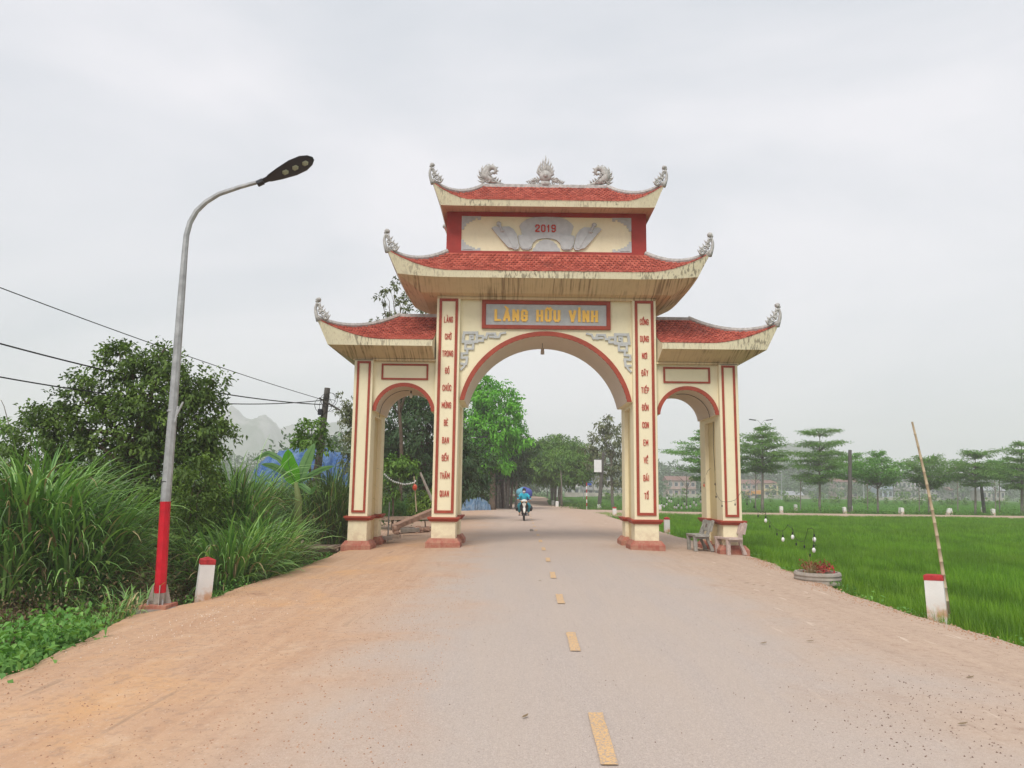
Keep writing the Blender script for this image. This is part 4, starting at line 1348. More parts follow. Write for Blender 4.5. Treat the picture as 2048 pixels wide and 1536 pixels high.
# ---- strings of bulbs
def string(name, label, path, rad=.0045, bulbs=(), n=5):
    """path: world points; bulbs: list of (index, colour or None) hanging from the path points"""
    o = thing(name, path[0], label, 'string light', 'strings of bulbs round the gate')
    pts = []
    for a, b in zip(path, path[1:]):
        for i in range(n): pts.append(a.lerp(b, i / n) - Vector((0, 0, .08 * (b - a).length * 4 * (i/n) * (1 - i/n))))
    pts.append(path[-1])
    m = MB(); m.tube(pts, rad, 5); m.build('cord', WIREM, o)
    for idx, colr in bulbs:
        p = path[idx]
        m = MB(); m.tube([p, p - Vector((0, 0, .09)), p - Vector((0,0,.10)), p - Vector((0,0,.15))], [.004, .004, .018, .015], 6); m.build('socket', BLACKP, o)
        if colr:
            m = MB(); m.ball(p - Vector((0, 0, .20)), .036, .036, .052, 9, 7); m.build('bulb', colr, o, smooth=True)
    return o
PZ = lambda x, y, Y: at(1400 + x * .3255, 800 + y * .3255, Y)
W_, N_ = BULBW, None
pth = [at(1429, 926, 21.35), at(1430, 960, 21.2), at(1432, 985, 21.0), at(1444, 1003, 20.5), at(1470, 1000, 20.4), at(1484, 980, 20.4)]
string('string_light', 'black string of bulbs looping across the right outer column', pth, bulbs=[(1, N_), (2, N_), (3, N_), (4, N_)])
pth = [PZ(258, 560, 20.2), PZ(288, 610, 19.8), PZ(310, 608, 19.6), PZ(332, 628, 19.3), PZ(356, 682, 18.9), PZ(402, 690, 18.4), PZ(428, 745, 18.0), PZ(472, 792, 17.5), PZ(508, 802, 17.1), PZ(540, 765, 16.8), PZ(567, 785, 16.5), PZ(590, 850, 16.2), PZ(640, 865, 15.7), PZ(662, 790, 15.4), PZ(685, 785, 15.2), PZ(700, 795, 15.1), PZ(697, 860, 15.0), PZ(712, 890, 14.9), PZ(675, 915, 14.9)]
string('string_light', 'black string with four white bulbs drooping over the rice toward the planter', pth, bulbs=[(1, N_), (3, N_), (4, N_), (5, W_), (6, N_), (7, N_), (8, W_), (10, W_), (11, N_), (12, N_), (15, W_), (16, W_), (18, N_)], n=3)
ZZ = lambda x, y, Y: at(1300 + x * .15625, 820 + y * .15625, Y)
pth = [ZZ(822, 680, 22.2), ZZ(735, 780, 22.3), ZZ(694, 880, 22.6), ZZ(650, 940, 23.2), ZZ(650, 985, 23.4)]
string('string_light', 'short black string with an orange bulb in the right arch', pth, bulbs=[(2, BULBR), (3, N_), (4, N_)])
pth = [ZZ(650, 1100, 25), ZZ(590, 1140, 25.3), ZZ(560, 1110, 25.6), ZZ(515, 1160, 25.9), ZZ(470, 1170, 26.2), ZZ(440, 1130, 26.5), ZZ(402, 1180, 26.8), ZZ(362, 1150, 27.1), ZZ(338, 1180, 27.4), ZZ(312, 1175, 27.6), ZZ(272, 1100, 28), ZZ(244, 1095, 28.3), ZZ(218, 1060, 28.6), ZZ(212, 1140, 28.8), ZZ(180, 1165, 29), ZZ(148, 1155, 29.3)]
string('string_light', 'long string of white bulbs hanging low behind the right side arch', pth, bulbs=[(i, W_) for i in range(16)], n=3)
Z3 = lambda x, y, Y: at(640 + x * .2214, 760 + y * .2214, Y)
pth = [Z3(585, 840, 25.5), Z3(620, 875, 26), Z3(665, 905, 26.4), Z3(710, 918, 26.8), Z3(760, 932, 27.2), Z3(810, 925, 27.6), Z3(850, 915, 28), Z3(880, 880, 28), Z3(905, 835, 28)]
o = string('string_light', 'string of round white bulbs strung from the gate into the left trees', pth, bulbs=[], n=4)
for i in range(18):
    u = i / 17 * 6.4; k = int(u); p = pth[k].lerp(pth[k+1], u - k)
    m = MB(); m.ball(p - Vector((0, 0, .05)), .03, .03, .036, 8, 6); m.build('bulb', BULBW, o, smooth=True)
q = Z3(857, 970, 28); m = MB(); m.ball(q, .09, .09, .12, 10, 8); m.build('red_lantern', BULBR, o, smooth=True)
a, b = Z3(905, 835, 28.05), Z3(965, 975, 28.05)
po = thing('leaning_post', b, 'grey post leaning in the shrubs behind the left side arch', 'post')
m = MB(); m.tube([a, b + (b - a) * .8], [.04, .06], 7); m.build('post', CONC, po)
a, b = Z3(850, 870, 28.1), Z3(872, 1190, 28.1)
po = thing('bamboo_stake', b, 'thin upright stake carrying the string of white bulbs', 'stake')
m = MB(); m.tube([a, b], [.018, .025], 6); m.build('stick', BAMBOO, po)

# ---- tarpaulins
def tarp(name, label, outline, Y, depth, mat, cat='tarpaulin'):
    """draped sheet: ridge line given by pixels, falling front and back"""
    pts = [at(x, y, Y) for x, y in outline]
    c = thing(name, (pts[0].x, Y, 0), label, cat)
    n = len(pts); m = MB(); rows = 9; cols = (n - 1) * 6
    gridv = []
    for j in range(rows):
        f = j / (rows - 1) * 2 - 1
        for i in range(cols + 1):
            u = i / 6; k = min(int(u), n - 2); p = pts[k].lerp(pts[k+1], u - k)
            zg = -.2
            hgt = (p.z - zg)
            w = depth * (.7 + .5 * mn.noise((i * .3, 1, 1)))
            z = zg + hgt * (1 - abs(f) ** 1.7) + .045 * hgt * mn.noise((i * .55, f * 3, 5)) * (1 if abs(f) < 1 else 0)
            gridv.append((p.x + .12 * mn.noise((i * .7, f * 2, 9)), Y + f * w + .1 * mn.noise((i * .5, f, 2)), z))
    F_ = [(j*(cols+1)+i, j*(cols+1)+i+1, (j+1)*(cols+1)+i+1, (j+1)*(cols+1)+i) for j in range(rows-1) for i in range(cols)]
    m.add(gridv, F_); m.build('sheet', mat, c, smooth=True, fixn=False)
    return c
t = NT('blue_tarpaulin'); v = t.coord()
n = t.noise(v, 3, 6, .65, .8)
t.col(t.mix(t.ramp(n, [(.4, 0), (.7, 1)]), (.035, .11, .30), (.16, .26, .42))).rough(.45); t.bump(n, 1.0, .15); TARPB = t.m
t = NT('faded_tarpaulin'); v = t.coord()
n = t.noise(v, 2.2, 6, .65, 1.2)
t.col(t.mix(t.ramp(n, [(.4, 0), (.7, 1)]), (.075, .16, .27), (.24, .30, .37))).rough(.6); t.bump(n, 1.0, .2); TARPF = t.m
tarp('tarpaulin_heap', 'faded blue tarpaulin draped over a heap at the left of the crossing', [(925, 1010), (934, 997), (950, 998), (957, 993), (966, 998), (975, 1003), (982, 1014)], 57.5, 1.0, TARPF)
BOARDW = plain('bleached_board', (.5, .48, .46), .8, .1, 4, .1)
sh = tarp('tarpaulin_shelter', 'bright blue tarpaulin roof behind the tall grass left of the gate', [(515, 932), (532, 914), (560, 903), (600, 894), (640, 893), (665, 900), (690, 910), (712, 919), (730, 926)], 33, 2.4, TARPB)
# ------------------------------------------------------------------ vegetation
def np_mesh(name, V, F, mat, rnd=None, smooth=False):
    """V (n,3), F (m,3|4) arrays"""
    me = bpy.data.meshes.new(name)
    k = F.shape[1]
    me.vertices.add(len(V)); me.vertices.foreach_set('co', V.astype(np.float32).ravel())
    me.loops.add(F.size); me.loops.foreach_set('vertex_index', F.astype(np.int32).ravel())
    me.polygons.add(len(F)); me.polygons.foreach_set('loop_start', np.arange(0, F.size, k, dtype=np.int32))
    me.update(calc_edges=True)
    if rnd is not None:
        a = me.attributes.new('rnd', 'FLOAT', 'POINT'); a.data.foreach_set('value', rnd.astype(np.float32))
    me.materials.append(mat)
    if smooth: me.shade_smooth()
    return me

def norm(a): return a / np.maximum(1e-9, np.linalg.norm(a, axis=1, keepdims=True))

def leaves(P, D, Nn, L, W, rnd, fold=.25, droop=.0):
    """leaf of 6 vertices: base, two mid, two... pointed both ends, folded along its rib. P base, D direction, Nn normal"""
    n = len(P)
    D = norm(D); S = norm(np.cross(D, Nn)); U = np.cross(S, D)
    L = np.broadcast_to(np.asarray(L, float).reshape(-1, 1), (n, 1)); W = np.broadcast_to(np.asarray(W, float).reshape(-1, 1), (n, 1))
    b = P
    m1 = P + D * L * .45 + S * W * .5 + U * W * fold
    m2 = P + D * L * .45 - S * W * .5 + U * W * fold
    tip = P + D * L - np.array([0, 0, 1.0]) * L * droop
    V = np.stack([b, m1, tip, m2], 1).reshape(-1, 3)
    F = (np.arange(n)[:, None] * 4 + np.array([[0, 1, 2, 3]]))
    return V, F, np.repeat(rnd, 4)

def rand_dirs(n):
    v = RNG.normal(size=(n, 3)); return norm(v)

def crown_points(lobes, clump_r, per_clump, density=1.0, fill=.25):
    """lobes: list of (centre, (rx,ry,rz)); foliage gathers in clumps near the surface of the lobes"""
    Ps, Cs, Ks = [], [], []
    for c, r in lobes:
        c = np.array(c); r = np.array(r, float)
        area = 4 * PI * ((r[0]*r[1])**1.6/3 + (r[0]*r[2])**1.6/3 + (r[1]*r[2])**1.6/3) ** (1/1.6)
        nc = max(3, int(area / (clump_r ** 2 * PI) * density))
        d = rand_dirs(nc)
        s = np.where(RNG.random(nc) < fill, RNG.random(nc) * .6 + .2, RNG.normal(.93, .10, nc))
        cc = c + d * r * s[:, None]
        for q in cc:
            k = max(3, int(per_clump * RNG.uniform(.5, 1.4)))
            g = RNG.normal(size=(k, 3)); g = norm(g) * (RNG.random((k, 1)) ** .5) * clump_r * RNG.uniform(.6, 1.25)
            g[:, 2] *= .7
            Ps.append(q + g); Cs.append(np.repeat(((q - c) / np.maximum(r, .01))[None], k, 0)); Ks.append(np.full(k, RNG.random()))
    return np.concatenate(Ps), np.concatenate(Cs), np.concatenate(Ks)

def foliage_mesh(name, lobes, mat, leafL, leafW, clump_r, per_clump, density=1.0, droop=.25, fill=.25, off=(0, 0, 0), limit=None):
    P, C, K = crown_points(lobes, clump_r, per_clump, density, fill)
    n = len(P)
    D = norm(norm(C) * .7 + rand_dirs(n) * .9 + np.array([0, 0, -.15]))
    Nn = norm(np.array([0, 0, 1.0]) + norm(C) * .5 + rand_dirs(n) * .55)
    L = leafL * RNG.uniform(.65, 1.3, n); W = leafW * RNG.uniform(.7, 1.2, n)
    rnd = np.clip(K * .6 + RNG.random(n) * .4, 0, 1)
    V, F, r = leaves(P - np.array(off), D, Nn, L, W, rnd, droop=droop)
    return np_mesh(name, V, F, mat, r)

BARK = plain('brown_bark', (.115, .085, .06), .95, .35, 5, .8, bscale=22)
BARKG = plain('grey_bark', (.20, .18, .15), .95, .3, 5, .7, bscale=22)

def limbs(root, base, targets, r0, mat=BARK, trunk_top=None, bend=.12, name='trunk', branch='branch'):
    """tapered trunk to trunk_top, limbs running on to each target"""
    base = Vector(base); tt = Vector(trunk_top)
    m = MB()
    n = 9; pts = []
    for i in range(n + 1):
        u = i / n; p = base.lerp(tt, u) + Vector((mn.noise((u * 2, base.x, 1)), mn.noise((u * 2, base.x, 5)), 0)) * bend * (base - tt).length * .5 * math.sin(PI * u)
        pts.append(p)
    rr = [r0 * (1.25 if i == 0 else lerp(1, .6, i / n)) for i in range(n + 1)]
    m.tube(pts, rr, 9); m.build(name, mat, root, smooth=True)
    for k, tg in enumerate(targets):
        m = MB(); tg = Vector(tg); s = pts[max(3, n - k % 4)]
        pp = [s]; rad = [r0 * .45]
        for i in range(1, 7):
            u = i / 6; p = s.lerp(tg, u) + Vector((mn.noise((u * 3, k, 3)), mn.noise((u * 3, k, 7)), mn.noise((u * 3, k, 11)) + .3 * math.sin(PI * u))) * .16 * (tg - s).length
            pp.append(p if i < 6 else tg); rad.append(r0 * lerp(.42, .06, u))
        m.tube(pp, rad, 6); m.build(branch, mat, root, smooth=True)

def lobe(px, py, rx, ry, Y, depth=None):
    """lobe round photo pixel with pixel radii at distance Y"""
    c = at(px, py, Y); sc = (at(px + 10, py, Y) - c).length / 10
    return (tuple(c), (rx * sc, (depth if depth else (rx + ry) / 2 * sc), ry * sc))

def tree(name, label, base, lobes, mat, leafL, leafW, clump_r, per, trunk_r, top, bark=BARK, density=1.0, droop=.25, group=None, cat='tree', fill=.25, nl=None):
    t_ = thing(name, base, label, cat, group)
    me = foliage_mesh('crown', lobes, mat, leafL, leafW, clump_r, per, density, droop, fill, off=tuple(base))
    link('crown', me, t_)
    tg = [Vector(c) + Vector((0, 0, r[2] * .3)) for c, r in (lobes if nl is None else lobes[:nl])]
    limbs(t_, base, tg, trunk_r, bark, top)
    return t_

# leaf colours
FIC = leafmat('ficus_leaf', (.022, .046, .010), (.105, .165, .028))
DARK = leafmat('dark_leaf', (.020, .048, .018), (.055, .10, .035))
BRIGHT = leafmat('bright_leaf', (.052, .19, .014), (.13, .33, .03), trans=.35)
MID = leafmat('mid_leaf', (.040, .095, .016), (.115, .20, .032))
OLIVE = leafmat('olive_leaf', (.055, .075, .034), (.14, .15, .075))
TERM = leafmat('umbrella_leaf', (.060, .125, .034), (.135, .235, .060), trans=.4)
TERM2 = leafmat('light_umbrella_leaf', (.060, .155, .028), (.12, .25, .048), trans=.35)
GRASSB = leafmat('tall_grass_blade', (.045, .12, .024), (.19, .31, .09), rough=.45, trans=.25, spec=.4)
GRASSD = leafmat('dark_grass_blade', (.035, .070, .025), (.12, .165, .070), rough=.5, trans=.15)
DRY = leafmat('dry_blade', (.12, .085, .045), (.30, .235, .125), trans=.15)
WEED = leafmat('weed_leaf', (.045, .13, .028), (.14, .27, .06), trans=.3)
RICE = leafmat('rice_blade', (.050, .135, .006), (.160, .290, .020), rough=.5, trans=.35, patch=.55)
BAN = leafmat('banana_leaf', (.05, .20, .010), (.085, .26, .018), rough=.4, trans=.3)
BAN2 = leafmat('dull_banana_leaf', (.055, .13, .04), (.10, .18, .065), rough=.4, trans=.3)
REDP = leafmat('red_leaf', (.10, .022, .014), (.24, .04, .028), trans=.2)
REDF = leafmat('crimson_leaf', (.22, .008, .018), (.40, .02, .035), trans=.2)

# ---- big tree behind the lamp
Y = 17.5
L_ = [lobe(330, 810, 95, 95, Y), lobe(255, 740, 55, 60, Y), lobe(335, 735, 42, 45, Y), lobe(238, 700, 22, 32, Y), lobe(330, 705, 16, 25, Y), lobe(400, 790, 50, 40, Y),
      lobe(420, 860, 42, 60, Y), lobe(175, 800, 48, 42, Y), lobe(110, 860, 60, 45, Y), lobe(260, 880, 120, 90, Y), lobe(360, 930, 80, 80, Y), lobe(165, 765, 20, 22, Y), lobe(75, 830, 34, 30, Y), lobe(60, 900, 50, 60, Y), lobe(180, 960, 90, 70, Y), lobe(427, 765, 20, 16, Y), lobe(350, 1030, 90, 60, Y - .8), lobe(440, 1010, 50, 50, Y)]
b = at(290, 1060, Y); b.z = -.4
tree('fig_tree', 'large dark green leafy tree behind the street lamp', b, L_, FIC, .125, .06, .28, 38, .17, at(285, 900, Y), density=2.0, fill=.35)
Y = 14.6
L_ = [lobe(385, 985, 42, 60, Y), lobe(365, 1045, 30, 50, Y), lobe(420, 940, 30, 30, Y)]
b = at(375, 1130, Y); b.z = -.8
tree('leafy_bush', 'dark leafy bush in the hollow between the lamp pole and the bollard', b, L_, FIC, .10, .05, .2, 26, .03, at(378, 1040, Y), cat='bush', density=1.4)
Y = 22
L_ = [lobe(10, 850, 40, 25, Y), lobe(-40, 880, 60, 50, Y), lobe(22, 905, 30, 45, Y)]
b = at(-20, 1000, Y); b.z = -.3
tree('scrub_tree', 'ragged tree at the left border beyond the tall grass', b, L_, MID, .17, .07, .3, 22, .08, at(-20, 900, Y), density=1.0)
# bare twigs above it
tw = thing('bare_sapling', b + Vector((.8, 1, 0)), 'bare sapling with dry curled leaf at the left border', 'sapling')
for (pp, r) in (([(30, 900), (18, 850), (8, 812), (2, 800)], .02), ([(26, 880), (40, 842), (48, 812)], .012), ([(24, 870), (60, 835), (95, 832)], .01)):
    m = MB(); m.tube([at(x, y, 23) for x, y in pp], [r, r * .8, r * .6, r * .4][:len(pp)], 5); m.build('twig', BARKG, tw)

# ---- tree right behind the pole, vine-covered
Y = 24
L_ = [lobe(622, 862, 26, 22, Y), lobe(612, 890, 28, 26, Y), lobe(650, 885, 16, 24, Y), lobe(645, 855, 12, 14, Y)]
b = at(622, 1010, Y); b.z = -.3
tree('vine_covered_tree', 'small rounded tree growing against the dark leaning pole', b, L_, MID, .15, .08, .24, 22, .06, at(620, 930, Y), density=1.3)
Y = 31
L_ = [lobe(695, 808, 24, 22, Y), lobe(690, 830, 20, 22, Y), lobe(712, 850, 25, 35, Y), lobe(705, 900, 28, 45, Y), lobe(720, 960, 40, 50, Y)]
b = at(725, 1020, Y); b.z = -.2
tree('backdrop_tree', 'grey green tree just left of the left outer column', b, L_, OLIVE, .16, .075, .30, 24, .1, at(722, 900, Y), density=1.0)
# thin sprigs above the left wing roof
Y = 33
L_ = [lobe(757, 596, 9, 8, Y), lobe(770, 590, 8, 6, Y), lobe(781, 582, 11, 9, Y), lobe(790, 566, 10, 12, Y), lobe(801, 603, 8, 9, Y), lobe(808, 606, 12, 14, Y), lobe(815, 592, 7, 8, Y), lobe(783, 627, 14, 9, Y), lobe(753, 640, 9, 5, Y), lobe(773, 606, 4, 3, Y), lobe(830, 640, 30, 25, Y), lobe(790, 680, 40, 30, Y)]
b = at(800, 1020, Y); b.z = -.2
tree('sparse_tall_tree', 'tall sparse tree whose sprigs show above the left wing roof', b, L_, OLIVE, .18, .085, .12, 7, .10, at(798, 720, Y), density=.55, nl=12)

# ---- dark trees through the left arch
Y = 40
L_ = [lobe(800, 850, 70, 70, Y), lobe(860, 880, 75, 90, Y), lobe(780, 930, 60, 60, Y), lobe(930, 930, 60, 70, Y), lobe(850, 970, 80, 60, Y), lobe(745, 900, 40, 60, Y), lobe(835, 800, 45, 35, Y)]
b = at(845, 1015, Y); b.z = -.25
tree('dark_tree', 'huge dark tree filling the left side arch', b, L_, DARK, .24, .10, .5, 44, .32, at(845, 920, Y), density=1.7, fill=.35)
Y = 30.5
L_ = [lobe(790, 925, 34, 18, Y), lobe(770, 945, 26, 22, Y), lobe(815, 935, 22, 20, Y), lobe(770, 985, 22, 26, Y)]
b = at(785, 1030, Y); b.z = -.2
tree('creeper_bush', 'mid green creeper bush under the dark tree in the left side arch', b, L_, MID, .17, .09, .22, 22, .05, at(785, 950, Y), cat='bush', density=1.4)
Y = 31
L_ = [lobe(850, 1000, 24, 22, Y), lobe(838, 1015, 22, 14, Y), lobe(868, 1005, 20, 24, Y)]
b = at(852, 1030, Y); b.z = -.2
tree('yellow_green_shrub', 'yellow green shrub left of the left inner column', b, L_, leafmat('yellow_leaf', (.07, .13, .02), (.16, .24, .04)), .13, .06, .2, 26, .03, at(850, 1010, Y), cat='shrub', density=1.5)
Y = 32
L_ = [lobe(800, 1015, 50, 18, Y), lobe(765, 1010, 30, 25, Y), lobe(820, 1022, 50, 14, Y)]
b = at(800, 1035, Y); b.z = -.2
tree('low_undergrowth', 'pale green low undergrowth behind the propped slab', b, L_, WEED, .10, .045, .22, 30, .02, at(800, 1020, Y), cat='undergrowth', density=1.5)

# ---- bright tree and banyan along the avenue
Y = 58
L_ = [lobe(985, 800, 42, 38, Y), lobe(950, 830, 40, 40, Y), lobe(1010, 850, 40, 40, Y), lobe(975, 880, 50, 40, Y), lobe(930, 870, 40, 50, Y), lobe(1035, 875, 25, 25, Y), lobe(965, 775, 22, 18, Y), lobe(1022, 810, 16, 20, Y), lobe(990, 920, 35, 25, Y)]
b = at(985, 1012, Y); b.z = -.15
tree('bright_green_tree', 'bright green feathery tree at the left of the avenue, seen through the main arch', b, L_, BRIGHT, .34, .16, .62, 40, .26, at(983, 900, Y), density=1.7, droop=.35)
Y = 63
L_ = [lobe(1030, 925, 45, 35, Y), lobe(985, 930, 40, 35, Y), lobe(1045, 895, 30, 30, Y), lobe(945, 950, 40, 35, Y), lobe(1015, 955, 45, 22, Y), lobe(1000, 900, 50, 30, Y), lobe(940, 985, 40, 28, Y)]
b = at(1005, 1010, Y); b.z = -.15
bt = tree('banyan_tree', 'dark banyan with hanging aerial roots above the blue tarpaulin heap', b, L_, DARK, .30, .13, .55, 32, .62, at(1003, 940, Y), bark=BARK, density=1.5)
for i in range(11):
    x = 984 + i * 4.6 + random.uniform(-2, 2); m = MB()
    a = at(x + random.uniform(-5, 5), 930, Y - .6); c = at(x + random.uniform(-4, 4), 1008 + random.uniform(-3, 3), Y - .9 + random.uniform(-.4, .3)); c.z = -.15
    m.tube([a, a.lerp(c, .5) + Vector((random.uniform(-.15, .15), 0, 0)), c], [.06, .08, .12], 6); m.build('aerial_root', BARKG if i % 3 else BARK, bt, smooth=True)
# avenue rows
def avenue_tree(x, y, h, w, mat, label, seedk, group='trees lining the avenue'):
    b = Vector((x, y, -.2)); L2 = []
    for k in range(6):
        a = k / 6 * 2 * PI + seedk
        L2.append(((x + .45 * w * math.cos(a), y + .45 * w * math.sin(a), h * (.60 + .10 * math.sin(a * 2 + seedk))), (w * .5, w * .5, h * .19)))
    L2.append(((x, y, h * .80), (w * .5, w * .5, h * .17))); L2.append(((x, y, h * .5), (w * .55, w * .55, h * .14)))
    return tree('avenue_tree', label, b, L2, mat, .36, .15, .55, 26, .13, (x, y, h * .62), bark=BARKG, density=1.15, group=group)
avl = ['leafy tree first in the right avenue row, nearest the crossing', 'second tree in the right avenue row', 'third tree in the right avenue row', 'fourth tree in the right avenue row', 'fifth tree in the right avenue row', 'far tree closing the right avenue row']
for i, (dx, y, h, w) in enumerate([(3.1, 76, 6.0, 4.3), (3.2, 82, 7.2, 4.6), (3.0, 90, 8.4, 5.2), (2.8, 101, 8.8, 5.2), (2.8, 116, 9.2, 6), (2.8, 136, 9.8, 6.5)]):
    avenue_tree(ave_x(y) + dx, y, h, w, MID if i < 3 else DARK, avl[i], i * 1.3)
avl = ['dark tree behind the banyan on the avenue\'s left side', 'second tree behind the banyan on the left side', 'third tree on the avenue\'s left side', 'far tree closing the avenue on the left side']
for i, (dx, y, h, w) in enumerate([(-4.3, 84, 8.5, 6), (-3.9, 97, 9, 6), (-3.6, 114, 9.5, 6.5), (-3.4, 136, 10, 7)]):
    avenue_tree(ave_x(y) + dx, y, h, w, DARK if i % 2 else MID, avl[i], i * 1.7 + .5)
for i, (x, y, h, w) in enumerate([(3.5, 175, 11, 11), (-3, 190, 12, 12), (9, 182, 11, 11)]):
    avenue_tree(x, y, h, w, DARK, ['broad dark tree standing across the avenue\'s far bend', 'left dark tree at the avenue\'s far bend', 'right dark tree at the avenue\'s far bend'][i], i)
# row of slender pale trunks under the right avenue trees
for i in range(12):
    y = 72.5 + i * 2.6; x = ave_x(y) + 2.75 + random.uniform(-.25, .35)
    t_ = thing('roadside_sapling', (x, y, -.15), 'slender pale trunk in the row under the right avenue trees', 'sapling', 'slender trunks along the avenue')
    m = MB(); x2 = x + random.uniform(-.3, .3)
    m.tube([(x, y, -.2), (lerp(x, x2, .5) + random.uniform(-.1, .1), y, 1.8), (x2, y, 4.2)], [.075, .06, .04], 6); m.build('trunk', BARKG, t_, smooth=True)

# ---- grey-green tree right of the crossing
Y = 71
L_ = [lobe(1215, 850, 18, 18, Y), lobe(1235, 880, 28, 30, Y), lobe(1205, 885, 22, 25, Y), lobe(1188, 872, 10, 10, Y), lobe(1192, 905, 20, 14, Y), lobe(1172, 896, 12, 9, Y), lobe(1225, 925, 28, 22, Y), lobe(1215, 955, 25, 18, Y), lobe(1245, 945, 18, 30, Y), lobe(1196, 850, 8, 8, Y), lobe(1180, 925, 12, 8, Y)]
b = at(1227, 1012, Y); b.z = -.4
tree('olive_tree_crown', 'tall grey green loose tree behind the dark pole with the white board', b, L_, OLIVE, .34, .15, .42, 15, .16, at(1222, 905, Y), bark=BARKG, density=1.05, droop=.35)

# ---- umbrella trees along the side road
def umbrella(label, px, pbase, Y, tiers, mat, tr=.13, vshape=False, dbl=False, group='umbrella trees along the side road'):
    """tiers: list of (py, half width px left, half width px right, dpx of centre)"""
    b = at(px, pbase, Y); b.z = -.45
    t_ = thing('umbrella_tree', b, label, 'tree', group)
    sc = (at(px + 10, 900, Y) - at(px, 900, Y)).length / 10
    top = at(px, tiers[0][0], Y)
    Ps, Ds, Ks = [], [], []
    m = MB(); n = 8
    m.tube([b.lerp(top, i / n) + Vector((.06 * mn.noise((i * .6, px, 0)), 0, 0)) for i in range(n + 1)], [lerp(tr, .025, (i / n) ** .8) for i in range(n + 1)], 7); m.build('trunk', BARKG, t_, smooth=True)
    for ti, (py, wl, wr, dx) in enumerate(tiers):
        zc = at(px, py, Y).z
        nb = 9 if (wl + wr) > 50 else 7
        for k in range(nb):
            a = 2 * PI * (k + random.uniform(-.25, .25)) / nb + ti * .7
            ca = math.cos(a); w = (wr if ca > 0 else wl) * sc
            L = lerp((wl + wr) / 2 * sc, w, abs(ca)) * random.uniform(.6, 1.12)
            drop = (.55 if vshape else .20) * L
            s = Vector((b.x + dx * sc * 0, Y, zc - drop - random.uniform(0, .15)))
            s.x = lerp(b.x, top.x, min(1, max(0, (s.z - b.z) / (top.z - b.z))))
            e = Vector((s.x + L * ca, Y + L * math.sin(a) * .9, zc + random.uniform(-.26, .30)))
            mid = s.lerp(e, .5) + Vector((0, 0, .10 * L * (1 if not vshape else .3)))
            if k % 2 == 0:
                mm = MB(); mm.tube([s, mid, e], [.045, .03, .01], 5); mm.build('branch', BARKG, t_, smooth=True)
            nc = max(4, int(L / .22))
            for i in range(nc):
                u = lerp(.22 if not vshape else .4, 1.0, (i + random.random()) / nc)
                p = s.lerp(mid, u * 2) if u < .5 else mid.lerp(e, u * 2 - 1)
                p = p + Vector((random.uniform(-.15, .15), random.uniform(-.15, .15), random.uniform(-.14, .14)))
                spread = .12 + .34 * L * .5 * u * (1.15 - u * .6)
                kk = int(10 + 14 * u)
                g = RNG.normal(size=(kk, 3)) * np.array([spread, spread, .06])
                Ps.append(np.array(p) + g); Ds.append(np.repeat(np.array([[ca, math.sin(a), .05]]), kk, 0)); Ks.append(np.full(kk, random.random()))
    P = np.concatenate(Ps) - np.array(b); D = np.concatenate(Ds); K = np.concatenate(Ks); n = len(P)
    D = norm(D + rand_dirs(n) * .9); Nn = norm(np.array([0, 0, 1.0]) + rand_dirs(n) * .4)
    V, F, r = leaves(P, D, Nn, .20 * RNG.uniform(.6, 1.3, n), .10, np.clip(K * .5 + RNG.random(n) * .5, 0, 1), droop=.15)
    link('crown', np_mesh('crown', V, F, mat, r), t_)
    return t_
UT = 70.5
umbrella('bright umbrella tree seen through the right side arch', 1408, 1018, UT, [(862, 12, 20, 0), (876, 30, 30, 0), (893, 52, 40, 0), (905, 78, 55, 0), (922, 50, 60, 0), (938, 45, 50, 0), (955, 30, 30, 0)], TERM2)
umbrella('dense rounded umbrella tree immediately right of the gate', 1525, 1019, UT, [(856, 14, 24, 0), (868, 34, 28, 0), (880, 44, 45, 0), (893, 52, 56, 0), (906, 50, 58, 0), (918, 52, 55, 0), (930, 40, 45, 0), (938, 30, 30, 0)], TERM, .17)
umbrella('tall umbrella tree with clearly separate flat tiers', 1639, 1018, UT, [(864, 42, 36, 0), (888, 40, 62, 0), (905, 64, 50, 0), (918, 56, 62, 0), (932, 60, 56, 0), (950, 52, 30, 0), (962, 40, 15, 0)], TERM, .15)
umbrella('pale green umbrella tree over the dark upright pole', 1702, 1016, UT + 7, [(912, 25, 32, 0), (928, 50, 40, 0), (942, 55, 50, 0), (952, 35, 40, 0)], TERM2, .08)
umbrella('vase shaped umbrella tree left of the bamboo pole', 1755, 1019, UT, [(908, 12, 14, 0), (918, 30, 22, 0), (927, 58, 50, 0), (938, 62, 66, 0), (948, 40, 58, 0), (958, 30, 40, 0)], TERM2, .12, True)
umbrella('spreading umbrella tree directly behind the bamboo pole', 1858, 1017, UT, [(915, 30, 24, 0), (922, 62, 50, 0), (932, 60, 60, 0), (946, 50, 56, 0), (958, 34, 44, 0), (968, 20, 30, 0)], TERM, .15, True)
umbrella('slim umbrella tree with small crown tier, right of the bamboo pole', 1950, 1018, UT, [(906, 26, 34, 0), (912, 14, 12, 0), (928, 42, 36, 0), (940, 52, 44, 0), (952, 48, 50, 0), (966, 36, 34, 0)], TERM, .13)
umbrella('large umbrella tree cut by the right border', 2043, 1020, UT, [(888, 18, 20, 0), (902, 40, 30, 0), (918, 40, 40, 0), (930, 62, 60, 0), (944, 60, 60, 0), (958, 54, 50, 0), (970, 40, 40, 0)], TERM, .18)
umbrella('green umbrella tree between the slim tree and the right border', 1998, 1014, UT + 6, [(925, 26, 26, 0), (938, 40, 36, 0), (950, 42, 40, 0)], TERM2, .07)
umbrella('umbrella tree whose crown shows behind the right outer column', 1462, 1016, UT + 3, [(880, 20, 26, 0), (900, 40, 40, 0), (922, 45, 45, 0), (940, 35, 35, 0)], TERM, .12)
